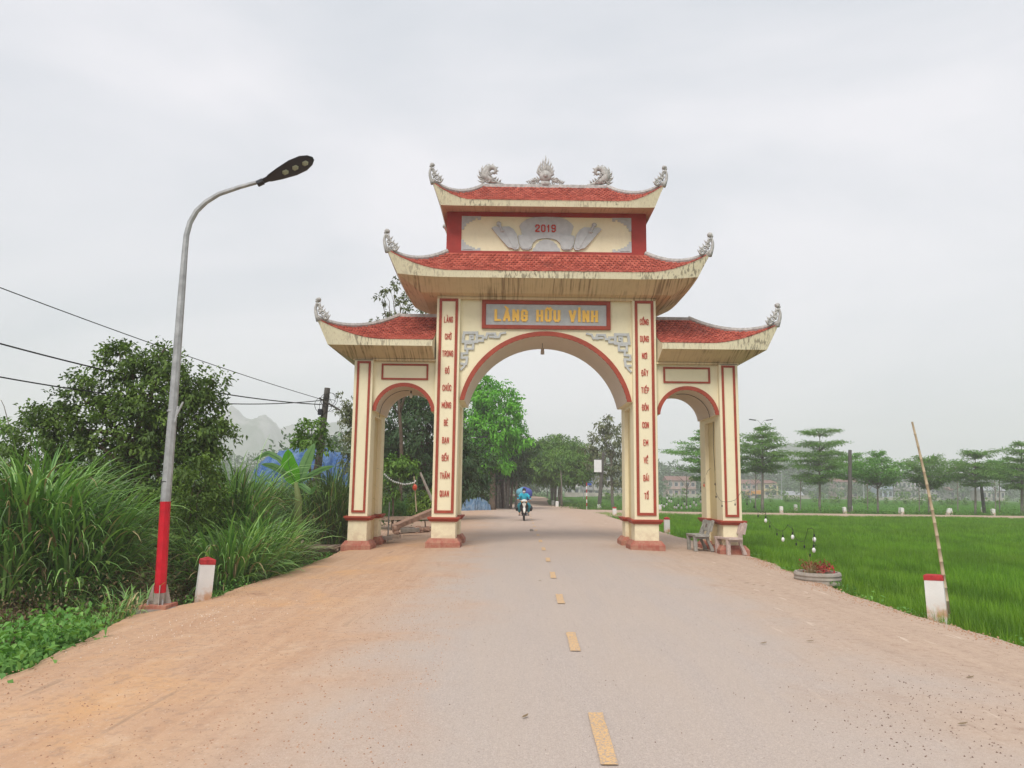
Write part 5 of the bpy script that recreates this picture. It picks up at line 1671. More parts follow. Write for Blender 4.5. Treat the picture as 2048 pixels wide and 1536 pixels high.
# bare saplings
for i, (px, top_, Y) in enumerate([(1373, 948, 76), (1511, 935, 80), (1601, 950, 84), (1735, 945, 86), (1838, 960, 84), (1915, 940, 84), (1990, 960, 84)]):
    b = at(px, 1014, Y); b.z = -.45; tp = at(px, top_, Y)
    t_ = thing('bare_sapling', b, ['bare forked sapling inside the right side arch', 'bare forked sapling just right of the gate', 'bare sapling left of the tiered umbrella tree', 'bare sapling between the dark pole and the vase shaped tree', 'thin sapling behind the bamboo pole', 'thin sapling left of the slim umbrella tree', 'thin sapling right of the slim umbrella tree'][i], 'sapling', 'young trees in the far paddy')
    m = MB(); k = b.lerp(tp, .55); m.tube([b, k, tp], [.07, .05, .03], 6); m.build('trunk', BARKG, t_)
    for q in range(7):
        a = random.uniform(0, 2*PI); s = b.lerp(tp, random.uniform(.5, .85)); e = s + Vector((math.cos(a) * 1.1, math.sin(a), random.uniform(.7, 1.3)))
        m = MB(); m.tube([s, s.lerp(e, .5) + Vector((0, 0, .1)), e], [.03, .02, .008], 4); m.build('branch', BARKG, t_)

# ---- blades: tall grasses, rice, weeds
def blades(P, az_, L, w, lean, curve, seg, rnd, wprof=None):
    """arching ribbons; P (n,3); az_ heading; L length; lean initial tilt (rad from vertical); curve added over the length"""
    n = len(P); s = np.linspace(0, 1, seg + 1)
    ang = lean[:, None] + curve[:, None] * s[None, :] ** 1.3
    ds = (L / seg)[:, None]
    hx = np.concatenate([np.zeros((n, 1)), np.cumsum(np.sin(ang[:, :-1]) * ds, 1)], 1)
    hz = np.concatenate([np.zeros((n, 1)), np.cumsum(np.cos(ang[:, :-1]) * ds, 1)], 1)
    ca, sa = np.cos(az_)[:, None], np.sin(az_)[:, None]
    X = P[:, 0:1] + hx * ca; Y_ = P[:, 1:2] + hx * sa; Z = P[:, 2:3] + hz
    prof = wprof if wprof is not None else (np.minimum(1, .45 + 2.2 * s) * (1 - s ** 2.5) + .02)
    wd = w[:, None] * prof[None, :] * .5
    tw = RNG.uniform(-.8, .8, n)[:, None]
    px_, py_ = -sa * np.cos(tw) , ca * np.cos(tw)
    pz = np.sin(tw) * .5
    A = np.stack([X + px_ * wd, Y_ + py_ * wd, Z + pz * wd], 2); B = np.stack([X - px_ * wd, Y_ - py_ * wd, Z - pz * wd], 2)
    V = np.stack([A, B], 2).reshape(n, (seg + 1) * 2, 3)
    base = (np.arange(n) * (seg + 1) * 2)[:, None, None]
    k = np.arange(seg)[None, :, None] * 2
    F = (base + k + np.array([0, 1, 3, 2])[None, None, :]).reshape(-1, 4)
    return V.reshape(-1, 3), F, np.repeat(rnd, (seg + 1) * 2)

def clump(name, label, c, rx, ry, n, hgt, mats, wid=.028, spreadf=1.0, group='clumps of tall grass beside the ditch', bias=(0, 0), dry=.2, cat='grass clump', nstem=60):
    c = Vector(c)
    t_ = thing(name, c, label, cat, group)
    def make(nn, mat, nm, hs, curve_add=0.0, lmin=.5):
        th = RNG.uniform(0, 2*PI, nn); rr = np.sqrt(RNG.random(nn))
        P = np.stack([rx * rr * np.cos(th), ry * rr * np.sin(th), RNG.uniform(-.1, .1, nn)], 1)
        head = np.arctan2(np.sin(th) * .7 + RNG.normal(0, .5, nn) + bias[1], np.cos(th) * .7 + RNG.normal(0, .5, nn) + bias[0])
        # blades leave their canes at different heights
        z0 = RNG.random(nn) ** .9 * hgt * .62
        lean0 = rr * .35 * spreadf
        P[:, 0] += np.cos(head) * z0 * np.tan(lean0) * .7; P[:, 1] += np.sin(head) * z0 * np.tan(lean0) * .7
        P[:, 2] += z0
        L = hgt * RNG.uniform(lmin, .8, nn) * hs
        lean = RNG.uniform(.05, .55, nn) * spreadf
        cur = RNG.uniform(.7, 2.3, nn) + curve_add
        V, F, r = blades(P, head, L, np.full(nn, wid) * RNG.uniform(.6, 1.3, nn), lean, cur, 7, RNG.random(nn))
        link(nm, np_mesh(nm, V, F, mat, r), t_)
    make(n, mats[0], 'leaf_blades', 1.0)
    if len(mats) > 1: make(int(n * .35), mats[1], 'second_blades', .9, .3)  # shorter, more curved blades in the clump's second leaf colour
    if dry: make(int(n * dry), DRY, 'dry_blades', .75, .6)
    return t_
def clump_at(label, px, py_base, Y, wpx, hpx, n, mats=None, **k):
    b = at(px, py_base, Y); sc = Y / FPX * 1.02
    z = terrain_z(b.x, Y)
    clump('tall_grass_clump', label, (b.x, Y, z), wpx * sc * .42, .8, n, (hpx * sc), mats or (GRASSB, GRASSD), **k)
clump_at('broad clump of long arching grass at the left border', 50, 1170, 12.3, 170, 265, 800, wid=.042)
clump_at('bright clump of long arching grass reaching toward the street lamp', 165, 1160, 12.6, 130, 235, 700, wid=.042, bias=(.5, -.1))
clump_at('low clump of narrow grass left of the lamp foot', 215, 1200, 11.3, 90, 140, 300, wid=.022, dry=.4)
clump_at('brownish tangle of grass at the lower left border', 25, 1255, 10.3, 150, 150, 380, wid=.02, dry=1.1)
clump_at('brown and green tangle sagging over the ditch at the left', 150, 1235, 10.2, 150, 120, 320, (DRY, GRASSD), wid=.016, dry=.5)
clump_at('mixed green and dry tuft in front of the left clumps', 95, 1225, 10.5, 110, 105, 260, wid=.02, dry=.6)
clump_at('sprawling tuft just left of the lamp footing', 250, 1205, 10.6, 80, 95, 200, wid=.02, dry=.5)
clump_at('tall bushy grass clump right behind the white bollard', 465, 1155, 14.8, 100, 205, 750, wid=.044, bias=(.1, -.4))
clump_at('tall bushy grass clump spilling over the ditch between bollard and footbridge', 520, 1125, 16.8, 100, 185, 800, wid=.046, bias=(.1, -.3))
clump_at('upright grass clump rising behind the spilling one', 470, 1110, 18.5, 90, 235, 420, wid=.045, spreadf=.7)
clump_at('dark grass clump behind the footbridge', 655, 1082, 23.4, 110, 170, 700, (GRASSD, GRASSB), wid=.036, bias=(-.1, -.4))
clump_at('dark grass clump beside the left outer column', 690, 1075, 24.4, 70, 135, 450, (GRASSD, GRASSB), wid=.036)
clump_at('light grass clump behind the banana plant', 620, 1085, 23.6, 110, 130, 520, wid=.044)
clump_at('grass clump in front of the blue tarpaulin roof', 540, 1090, 24.6, 100, 128, 520, wid=.046)
clump_at('grass clump in the hollow behind the lamp', 345, 1120, 17, 90, 120, 260, (GRASSD, GRASSB), wid=.03)
clump_at('far grass clump under the big tree at the left border', 40, 1130, 17, 220, 220, 600, wid=.045)

# ---- banana plant
bY = 20.4
bb = at(596, 1040, bY); bb.z = -.4
bn = thing('banana_plant', bb, 'banana plant with one bright upright leaf among the tall grass', 'banana plant')
m = MB(); m.tube([bb, at(597, 1000, bY), at(592, 965, bY)], [.12, .10, .06], 10); m.build('stem', plain('banana_stem', (.16, .20, .07), .6), bn, smooth=True)
def banana_leaf(pix, wpx, mat, dy=(0, 0), n=14, droop=0, tears=.12):
    P = [at(x, y, bY + lerp(dy[0], dy[1], i / (len(pix)-1))) for i, (x, y) in enumerate(pix)]
    sc = bY / FPX
    rib = []
    for i in range(n + 1):
        u = i / n * (len(P) - 1); k = min(int(u), len(P) - 2); rib.append(P[k].lerp(P[k+1], u - k))
    m = MB()
    for i, p in enumerate(rib):
        u = i / n; w = wpx * sc * math.sin(PI * min(1, u * .96 + .04)) ** .6 * (1 if 0 < i < n else .12)
        tdir = (rib[min(i+1, n)] - rib[max(i-1, 0)]).normalized()
        sd = tdir.cross(Vector((.15, -1, .1))).normalized()
        j = 1 - tears * random.random()
        m.v += [tuple(p + sd * w * j + Vector((0, .10 * w, 0))), tuple(p), tuple(p - sd * w * (1 - tears * random.random()) + Vector((0, .10 * w, 0)))]
    for i in range(n): m.f += [(3*i, 3*i+1, 3*i+4, 3*i+3), (3*i+1, 3*i+2, 3*i+5, 3*i+4)]
    o = m.build('leaf', mat, bn, smooth=True, fixn=False)
    a = o.data.attributes.new('rnd', 'FLOAT', 'POINT'); a.data.foreach_set('value', np.random.default_rng(1).random(len(o.data.vertices)).astype(np.float32) * .5 + .25)
    mm = MB(); mm.tube(rib[:-1], [lerp(.02, .004, i / n) for i in range(n)], 5); mm.build('midrib', BAN2, o)
banana_leaf([(594, 968), (584, 952), (577, 928), (576, 898)], 17, BAN, (0, -.3), tears=.06)
banana_leaf([(597, 968), (606, 940), (617, 912), (629, 886)], 12, BAN2, (0, .2))
banana_leaf([(598, 965), (620, 950), (645, 938), (668, 932)], 6, BAN2, (0, -.4))
banana_leaf([(592, 965), (570, 945), (545, 932), (522, 928)], 7, BAN2, (0, -.5))
banana_leaf([(594, 968), (605, 972), (622, 985), (634, 970)], 6, BAN2, (0, -.3))
banana_leaf([(593, 966), (560, 918), (535, 905), (505, 922)], 6, BAN2, (0, .3))

# ---- weeds along the road edges
def weed_patch(name, label, pts, mat, leafL, n_per, h, spread=.18, cat='weeds', parts='leaf_mass'):
    t_P, K = [], []
    for (x, y) in pts:
        z = terrain_z(x, y)
        k = n_per
        hh = h * random.choice((.35, .6, 1.0, 1.5))
        g = RNG.normal(size=(k, 3)) * np.array([spread, spread, .0]); u = RNG.random(k)
        g[:, 2] = u * hh
        t_P.append(np.array([x, y, max(z, -.45)]) + g); K.append(np.full(k, random.random()))
    P = np.concatenate(t_P); K = np.concatenate(K); n = len(P)
    D = norm(rand_dirs(n) + np.array([0, 0, .25])); Nn = norm(np.array([0, 0, 1.0]) + rand_dirs(n) * .5)
    V, F, r = leaves(P, D, Nn, leafL * RNG.uniform(.5, 1.3, n), leafL * .5 * RNG.uniform(.7, 1.2, n), np.clip(K * .5 + RNG.random(n) * .5, 0, 1), droop=.2)
    o = bpy.data.objects.new(name, np_mesh(name, V, F, mat, r)); COL.objects.link(o)
    return tag(o, label, cat, None, 'stuff')
pts = []
for i in range(130):
    y = random.uniform(6.3, 9.5); d = abs(random.gauss(0, .55)) * (.5 + .9 * abs(mn.noise((y * 1.7, 0, 0))) * 2); pts.append((edge_l(y) - .12 - d, y))
weed_patch('roadside_weeds', 'bright leafy weeds along the near left road edge', pts, WEED, .10, 50, .36)
pts = [(edge_l(y) - .05 - abs(random.gauss(0, .22)), y) for y in [random.uniform(10, 20.4) for _ in range(110)]]
weed_patch('ditch_weeds', 'low weeds along the ditch edge between lamp and gate', pts, WEED, .06, 26, .16, .12)
pts = [(edge_r(y) + .1 + abs(random.gauss(0, .1)), y) for y in [random.uniform(7, 50) for _ in range(150)]]
weed_patch('verge_weeds', 'grassy weeds along the right road edge', pts, WEED, .07, 20, .16, .12)
pts = [(x, 66.9 + random.uniform(-.2, .9)) for x in [random.uniform(5.5, 75) for _ in range(420)]]
weed_patch('far_verge_weeds', 'dark low weeds along the far edge of the side road', pts, MID, .16, 22, .55, .4)
DRYU = leafmat('brown_vine', (.035, .028, .014), (.13, .09, .045), trans=.1)
pts = [(edge_l(y) - .7 - abs(random.gauss(0, 1.0)), y) for y in [random.uniform(7.5, 14) for _ in range(190)]]
weed_patch('brown_undergrowth', 'brown dried undergrowth on the ditch bank', pts, DRYU, .06, 30, .5, .3)
pts = [(random.uniform(-22, -6.6), random.uniform(9.5, 30)) for _ in range(420)]
weed_patch('bank_undergrowth', 'dark leafy undergrowth covering the left bank', pts, FIC, .12, 70, .75, .4)
pts = [(random.uniform(-30, -6.5) if y < 58 else random.uniform(-20, -3.2), y) for y in [random.uniform(28, 75) for _ in range(420)]]
weed_patch('wood_floor_plants', 'shaded undergrowth below the trees left of the avenue', pts, DARK, .20, 60, .9, .7)
pts = [(ave_x(y) + s * (2.6 + abs(random.gauss(0, .5))), y) for y in [random.uniform(71, 130) for _ in range(160)] for s in (-1, 1)]
weed_patch('avenue_verge_plants', 'low green verge plants along both sides of the avenue', pts, MID, .14, 26, .35, .35)
# red plants in the planter
def planter_plants():
    for (cx_, cy_, h, mat, n, nm) in ((-.10, .03, .20, REDP, 170, 'red_foliage'), (.10, -.05, .09, REDF, 150, 'crimson_foliage'), (.18, .12, .18, REDP, 130, 'red_foliage')):
        P = RNG.normal(size=(n, 3)) * np.array([.085, .10, .04]) + np.array([cx_, cy_, .21 + h * .6])
        D = rand_dirs(n); Nn = norm(np.array([0, 0, 1.]) + rand_dirs(n) * .5)
        V, F, r = leaves(P, D, Nn, .055 * RNG.uniform(.6, 1.2, n), .03, RNG.random(n))
        link(nm, np_mesh(nm, V, F, mat, r), pl)
    n = 60; P = RNG.normal(size=(n, 3)) * np.array([.12, .1, 0]) + np.array([0, 0, .2])
    V, F, r = blades(P, RNG.uniform(0, 2*PI, n), RNG.uniform(.15, .3, n), np.full(n, .008), RNG.uniform(.1, .7, n), RNG.uniform(.1, .9, n), 3, RNG.random(n))
    link('stems', np_mesh('stems', V, F, REDP, r), pl)
    n = 46; P = RNG.normal(size=(n, 3)) * np.array([.05, .05, 0]) + np.array([-.22, -.2, .2])
    V, F, r = blades(P, RNG.uniform(-2.6, -.4, n), RNG.uniform(.25, .6, n), np.full(n, .010), RNG.uniform(.1, 1.1, n), RNG.uniform(.6, 2.4, n), 6, RNG.random(n))
    link('straw', np_mesh('straw', V, F, DRY, r), pl)
planter_plants()

# ---- rice fields: tufts instanced over the paddies by geometry nodes
def rice_tile(size, n, hgt, wid, seg, mat, name):
    # planted in uneven bunches
    nb = n // 9
    bc = RNG.uniform(-size/2, size/2, (nb, 2))
    P = np.repeat(bc, 9, 0) + RNG.normal(0, size * .012 + .012, (nb * 9, 2))
    nn = len(P); P = np.concatenate([P, np.zeros((nn, 1))], 1)
    kk = np.repeat(RNG.random(nb), 9)
    V, F, r = blades(P, RNG.uniform(0, 2*PI, nn), hgt * RNG.uniform(.65, 1.12, nn), np.full(nn, wid), RNG.uniform(.0, .30, nn), RNG.uniform(.05, .9, nn), seg, np.clip(kk * .5 + RNG.random(nn) * .5, 0, 1))
    return np_mesh(name, V, F, mat, r)

def instanced(name, label, tile_me, pts, scl, rot, mat):
    """one object whose geometry nodes place the tile on each of its points"""
    me = bpy.data.meshes.new(name)
    me.vertices.add(len(pts)); me.vertices.foreach_set('co', np.asarray(pts, np.float32).ravel())
    a = me.attributes.new('sc', 'FLOAT_VECTOR', 'POINT'); a.data.foreach_set('vector', np.asarray(scl, np.float32).ravel())
    a = me.attributes.new('ro', 'FLOAT', 'POINT'); a.data.foreach_set('value', np.asarray(rot, np.float32))
    o = bpy.data.objects.new(name, me); COL.objects.link(o)
    src = bpy.data.objects.new(name + '_tuft', tile_me)
    ng = bpy.data.node_groups.new(name + '_nodes', 'GeometryNodeTree')
    ng.interface.new_socket('Geometry', in_out='INPUT', socket_type='NodeSocketGeometry')
    ng.interface.new_socket('Geometry', in_out='OUTPUT', socket_type='NodeSocketGeometry')
    gi = ng.nodes.new('NodeGroupInput'); go = ng.nodes.new('NodeGroupOutput')
    m2p = ng.nodes.new('GeometryNodeMeshToPoints')
    inst = ng.nodes.new('GeometryNodeInstanceOnPoints')
    oi = ng.nodes.new('GeometryNodeObjectInfo'); oi.inputs['Object'].default_value = src
    na = ng.nodes.new('GeometryNodeInputNamedAttribute'); na.data_type = 'FLOAT_VECTOR'; na.inputs[0].default_value = 'sc'
    nr = ng.nodes.new('GeometryNodeInputNamedAttribute'); nr.data_type = 'FLOAT'; nr.inputs[0].default_value = 'ro'
    cx_ = ng.nodes.new('ShaderNodeCombineXYZ')
    ng.links.new(gi.outputs[0], m2p.inputs[0]); ng.links.new(m2p.outputs[0], inst.inputs['Points'])
    ng.links.new(oi.outputs['Geometry'], inst.inputs['Instance'])
    ng.links.new(na.outputs[0], inst.inputs['Scale']); ng.links.new(nr.outputs[0], cx_.inputs[2])
    ng.links.new(cx_.outputs[0], inst.inputs['Rotation'])
    ng.links.new(inst.outputs[0], go.inputs[0])
    md = o.modifiers.new('tufts', 'NODES'); md.node_group = ng
    return tag(o, label, 'rice' if 'rice' in name else 'grass', None, 'stuff')

def field_points(x0f, x1f, y0, y1, step, margin=.3):
    pts = []
    y = y0
    while y < y1:
        a, b_ = x0f(y), x1f(y)
        x = a + step * .5
        while x < b_:
            pts.append((x + random.uniform(-.1, .1) * step, y + random.uniform(-.1, .1) * step)); x += step
        y += step
    return pts
T1 = rice_tile(1.2, 1500, .50, .011, 3, RICE, 'rice_near')
T2 = rice_tile(2.4, 1900, .48, .026, 2, RICE, 'rice_mid')
xl = lambda y: edge_r(y) + .18
xr = lambda y: (y * .74 + 3)
p1 = field_points(xl, xr, 5.5, 26, 1.0)
p1 = [(x, y) for x, y in p1]
pts = [(x, y, -.52 + .03 * mn.noise((x, y, 0))) for x, y in p1]
k = len(pts)
hn = [1 + .3 * mn.noise((x * .5, y * .5, 4)) for x, y, z in pts]
instanced('rice_field', 'bright green young rice in the paddy right of the road', T1, pts, [(1, 1, h) for h in hn], RNG.integers(0, 4, k) * (PI / 2) + RNG.uniform(-.2, .2, k), RICE)
p2 = field_points(xl, xr, 26, 56.5, 1.9)
pts = [(x, y, -.52) for x, y in p2]; k = len(pts)
instanced('distant_rice_field', 'young rice in the far part of the paddy up to the side road', T2, pts, [(1, 1, 1 + .15 * mn.noise((x * .3, y * .3, 4))) for x, y, z in pts], RNG.uniform(0, 6.28, k), RICE)
T3 = rice_tile(6, 1500, .62, .09, 2, leafmat('far_rice_blade', (.050, .135, .016), (.095, .205, .030), trans=.3), 'rice_far')
p3 = field_points(lambda y: 8.0 if y < 120 else 12, lambda y: y * .78 + 8, 70, 190, 5.0)
pts = [(x, y, -.55) for x, y in p3]; k = len(pts)
instanced('far_rice_paddies', 'green paddies beyond the side road', T3, pts, [(1, 1, .55 + .9 * max(0, mn.noise((x * .06, y * .12, 7)))) for x, y, z in pts], RNG.uniform(0, 6.28, k), RICE)
# ------------------------------------------------------------------ far scenery
def ridge(name, outline, Y, depth, mat, rough=.10, zb=-3.0):
    """rocky hill: a solid ridge whose crest follows world points on the plane y = Y"""
    P = [at(x, y, Y) for x, y in outline]
    xs_ = np.linspace(P[0].x, P[-1].x, 110)
    cx_ = [p.x for p in P]; cz_ = [p.z for p in P]
    crest = np.interp(xs_, cx_, cz_)
    m = MB(); rows = 22
    for j in range(rows + 1):
        v_ = j / rows * 2 - 1
        for i, x in enumerate(xs_):
            h = crest[i] - zb
            f = max(0.0, 1 - abs(v_) ** 2.4)
            n_ = mn.fractal(Vector((x * .02, v_ * 2.2, Y * .01)), 1.0, 2.0, 5)
            z = zb + h * f * (1 + rough * n_ * (1 if abs(v_) > .12 else .35))
            m.v.append((x + 8 * mn.noise((x * .03, v_ * 3, 2)) * (abs(v_) > .01), Y + v_ * depth, z))
    n_ = len(xs_)
    for j in range(rows):
        for i in range(n_ - 1): m.f.append((j*n_+i, j*n_+i+1, (j+1)*n_+i+1, (j+1)*n_+i))
    o = m.build(name, mat, None, True, fixn=False); o['kind'] = 'structure'; return o
t = NT('limestone_and_scrub'); v = t.coord(src='World')
n1 = t.noise(v, .018, 7, .65, .6); n2 = t.noise(v, .05, 6, .7)
t.col(t.mix(t.ramp(n1, [(.44, 0), (.58, 1)]), t.mix(n2, (.035, .06, .03), (.08, .11, .05)), t.mix(n2, (.16, .16, .155), (.36, .34, .33)))).rough(.95)
t.bump(n2, 1, 3); KARST = t.m
t = NT('wooded_hill'); v = t.coord(src='World')
n2 = t.noise(v, .11, 6, .7)
t.col(t.mix(n2, (.03, .055, .03), (.075, .11, .05))).rough(.95); t.bump(t.noise(v, .2, 5), 1, 3); WOODH = t.m
ridge('hill', [(395, 990), (420, 900), (440, 862), (462, 838), (482, 831), (500, 835), (520, 833), (523, 829), (537, 830), (541, 836), (550, 843), (558, 856), (566, 880), (580, 905), (600, 935), (625, 985)], 1050, 110, KARST, .22)
ridge('hill', [(520, 990), (545, 895), (560, 868), (575, 857), (592, 851), (605, 853), (625, 862), (645, 860), (662, 848), (690, 842), (730, 850), (780, 870), (860, 890), (980, 905), (1060, 950), (1120, 985)], 1140, 135, KARST, .15)
ridge('hill', [(640, 990), (670, 895), (690, 880), (715, 882), (750, 900), (800, 985)], 840, 90, WOODH, .12)
ridge('hill', [(1040, 990), (1080, 930), (1120, 905), (1170, 893), (1215, 896), (1260, 905), (1320, 930), (1400, 945), (1460, 985)], 1050, 135, WOODH, .12)
ridge('hill', [(1430, 995), (1470, 950), (1500, 938), (1530, 920), (1560, 900), (1585, 887), (1605, 884), (1625, 888), (1645, 898), (1670, 918), (1700, 931), (1750, 938), (1800, 948), (1870, 955), (1940, 995)], 780, 90, WOODH, .10)
ridge('hill', [(1760, 1000), (1800, 950), (1850, 938), (1900, 930), (1960, 932), (2010, 925), (2060, 918), (2120, 915), (2200, 930), (2300, 1000)], 960, 105, WOODH, .12)
ridge('hill', [(-300, 985), (-200, 930), (-100, 905), (0, 900), (80, 910), (200, 920), (330, 900), (420, 930), (480, 990)], 975, 105, WOODH, .12)

FARL = leafmat('far_foliage', (.035, .07, .03), (.075, .125, .05), trans=.1)
def belt(name, label, x0, x1, y0, y1, n, h0, h1, leaf, mat=FARL, dens=22):
    P, C = [], []
    for i in range(n):
        x = random.uniform(x0, x1); y = random.uniform(y0, y1)
        h = lerp(h0, h1, .5 + .5 * mn.noise((x * .03, y * .02, 3))) * random.uniform(.7, 1.15)
        r = random.uniform(.28, .5) * h
        for q in range(int(dens)):
            d = rand_dirs(6); P.append(np.array([x, y, h - r * .9]) + d * np.array([r, r, r * .8]) * RNG.uniform(.5, 1.05, (6, 1))); C.append(d)
        g = RNG.random((30, 3)); P.append(np.array([x, y, 0]) + (g - np.array([.5, .5, 0])) * np.array([r * 2.2, r * 2, h * .6])); C.append(rand_dirs(30))
    P = np.concatenate(P); C = np.concatenate(C); k = len(P)
    V, F, r_ = leaves(P, norm(C + rand_dirs(k) * .6), norm(np.array([0, 0, 1.]) + rand_dirs(k) * .6), leaf * RNG.uniform(.6, 1.3, k), leaf * .55, RNG.random(k))
    o = bpy.data.objects.new(name, np_mesh(name, V, F, mat, r_)); COL.objects.link(o)
    return tag(o, label, 'trees', None, 'stuff')
belt('far_woodland', 'hazy belt of trees behind the village houses', -190, 330, 305, 340, 360, 9, 17, 1.5)
belt('village_trees', 'hazy trees standing among the village houses', 24, 250, 268, 292, 130, 4, 9, 1.0, dens=16)
belt('garden_trees', 'hazy garden trees in front of some village houses', 34, 200, 240, 256, 34, 3, 6.5, .8, dens=14)
belt('left_woodland', 'dark wood closing the view left of the avenue', -30, -9, 95, 170, 110, 6, 11, .8)
belt('left_scrub', 'low hazy scrub beyond the grass clumps on the left', -120, -24, 70, 150, 170, 1.5, 3.5, .5, DARK, 14)
belt('right_avenue_woodland', 'hazy trees beyond the avenue bend', -20, 11, 225, 262, 50, 8, 14, 1.1)
belt('paddy_bushes', 'low bushes on the bunds between the far paddies', 20, 190, 150, 235, 34, 1.2, 2.6, .45, MID, 12)
belt('bund_scrub', 'scrubby bank crossing the far paddies', 14, 130, 118, 124, 150, .5, 1.3, .3, MID, 5)

FIELDZ = -.5
HM = {}
def hm(c):
    k = tuple(c)
    if k not in HM: HM[k] = plain('house_paint_%d' % len(HM), tuple(q * .82 for q in c), .85, .28, .5, 0)
    return HM[k]
PANE = plain('dark_window_glass', (.05, .06, .075), .25, .1, 3, 0, 0, .5)
FRAMEW = plain('white_window_frame', (.6, .6, .57), .6, .05, 3, 0)
ROOFR = plain('dull_red_roof', (.21, .11, .09), .8, .25, 2, 0)
ROOFG = plain('grey_sheet_roof', (.30, .31, .33), .6, .12, 2, 0)
ROOFB = plain('blue_sheet_roof', (.08, .16, .36), .5, .12, 2, 0)
def house(px0, px1, ptop, Y, col_, roofm, label, nx=3, nf=2, style='flat', d=7):
    a = at(px0, 990, Y); b_ = at(px1, 990, Y); top = at((px0 + px1) / 2, ptop, Y).z
    x0, x1 = a.x, b_.x; cxh = (x0 + x1) / 2; w = x1 - x0
    o = thing('village_house', (cxh, Y, FIELDZ), label, 'house', 'village houses beyond the paddies')
    hr = 0 if style == 'flat' else min(1.6, w * .22)
    zt = top - hr
    m = MB(); m.box(x0, x1, Y, Y + d, FIELDZ - .3, zt); m.build('wall', hm(col_), o)
    if style == 'flat':
        m = MB(); m.box(x0 - .25, x1 + .25, Y - .35, Y + d + .2, zt, zt + .28); rf = m.build('roof', roofm, o)
        m = MB(); m.box(x0 + w * .6, x0 + w * .85, Y + 1, Y + 3, zt + .28, zt + 1.7); m.build('stair_turret', hm(col_), rf)
    elif style == 'hip':
        m = MB(); e = .45
        m.add([(x0-e,Y-e,zt),(x1+e,Y-e,zt),(x1+e,Y+d+e,zt),(x0-e,Y+d+e,zt),(cxh-w*.2,Y+d*.5,zt+hr),(cxh+w*.2,Y+d*.5,zt+hr)],[(0,1,5,4),(1,2,5),(2,3,4,5),(3,0,4),(0,3,2,1)]); m.build('roof', roofm, o)
    else:
        m = MB(); e = .4
        m.add([(x0-e,Y-e,zt),(x1+e,Y-e,zt),(x1+e,Y+d+e,zt),(x0-e,Y+d+e,zt),(x0-e,Y+d*.5,zt+hr),(x1+e,Y+d*.5,zt+hr)],[(0,1,5,4),(1,2,5),(2,3,4,5),(3,0,4),(0,3,2,1)]); m.build('roof', roofm, o)
    fh = (zt - FIELDZ) / nf
    for f in range(nf):
        if f: 
            m = MB(); m.box(x0 - .1, x1 + .1, Y - .5, Y - .003, FIELDZ + f * fh - .12, FIELDZ + f * fh + .06); bl = m.build('balcony', hm(tuple(min(1, q * 1.1) for q in col_)), o)
        for i in range(nx):
            wx = x0 + w * (i + .5) / nx; ww = min(.65, w / nx * .3); z0 = FIELDZ + f * fh + fh * .32; z1 = FIELDZ + f * fh + fh * .78
            if f == 0 and i == nx // 2:
                m = MB(); m.box(wx - ww * .9, wx + ww * .9, Y - .06, Y + .05, FIELDZ, z1); m.build('door', PANE, o); continue
            m = MB(); e = .09
            m.box(wx - ww - e, wx + ww + e, Y - .06, Y + .02, z0 - e, z0); m.box(wx - ww - e, wx + ww + e, Y - .06, Y + .02, z1, z1 + e)
            m.box(wx - ww - e, wx - ww, Y - .06, Y + .02, z0, z1); m.box(wx + ww, wx + ww + e, Y - .06, Y + .02, z0, z1); fr_ = m.build('window', FRAMEW, o)
            m = MB(); m.box(wx - ww, wx + ww, Y - .03, Y + .01, z0, z1); m.build('pane', PANE, fr_)
    return o
HS = [
 (1527, 1557, 960, 262, (.62, .52, .30), ROOFR, 'small yellow house with hipped roof, right of the gate', 2, 2, 'hip', 6),
 (1484, 1523, 959, 268, (.50, .36, .34), ROOFR, 'long pinkish house with red roof beside the yellow one', 4, 2, 'gable', 7),
 (1566, 1606, 982, 262, (.50, .48, .44), ROOFG, 'low pale shed right of the yellow house', 3, 1, 'gable', 5),
 (1672, 1716, 955, 275, (.46, .36, .33), ROOFR, 'reddish house half hidden behind the pale umbrella tree', 4, 2, 'gable', 7),
 (1756, 1786, 957, 265, (.36, .42, .50), ROOFG, 'blue grey two storey house right of the vase shaped tree', 3, 2, 'flat', 7),
 (1789, 1848, 962, 268, (.42, .38, .40), ROOFG, 'long grey two storey building left of the bamboo pole', 7, 2, 'flat', 8),
 (1852, 1880, 970, 272, (.45, .43, .42), ROOFG, 'grey house just behind the bamboo pole', 3, 2, 'gable', 6),
 (1965, 2010, 972, 262, (.40, .36, .33), ROOFG, 'low open fronted shed near the right border', 5, 1, 'gable', 7),
 (1336, 1392, 952, 262, (.50, .36, .32), ROOFR, 'pink house with red roof seen through the right side arch', 5, 2, 'gable', 8),
 (1132, 1160, 955, 232, (.58, .58, .56), ROOFG, 'white house with two small windows, left in the main arch', 2, 2, 'flat', 7),
 (1165, 1186, 960, 240, (.44, .44, .46), ROOFB, 'grey house with blue roof behind the striped marker post', 2, 2, 'gable', 7),
 (1188, 1222, 951, 236, (.46, .44, .42), ROOFG, 'tall grey house behind the dark pole with the white board', 3, 3, 'flat', 7),
 (1226, 1252, 972, 250, (.50, .48, .46), ROOFG, 'low grey house left of the right inner column', 2, 1, 'gable', 7),
 (1113, 1125, 976, 215, (.60, .60, .58), ROOFG, 'tiny white hut beside the avenue trees', 1, 1, 'flat', 4),
 (1612, 1640, 975, 280, (.42, .40, .40), ROOFG, 'grey house behind the tall tiered umbrella tree', 2, 1, 'gable', 6),
 (1900, 1930, 974, 280, (.44, .42, .40), ROOFR, 'small house left of the slim umbrella tree', 3, 1, 'gable', 6),
]
for h in HS: house(*h)
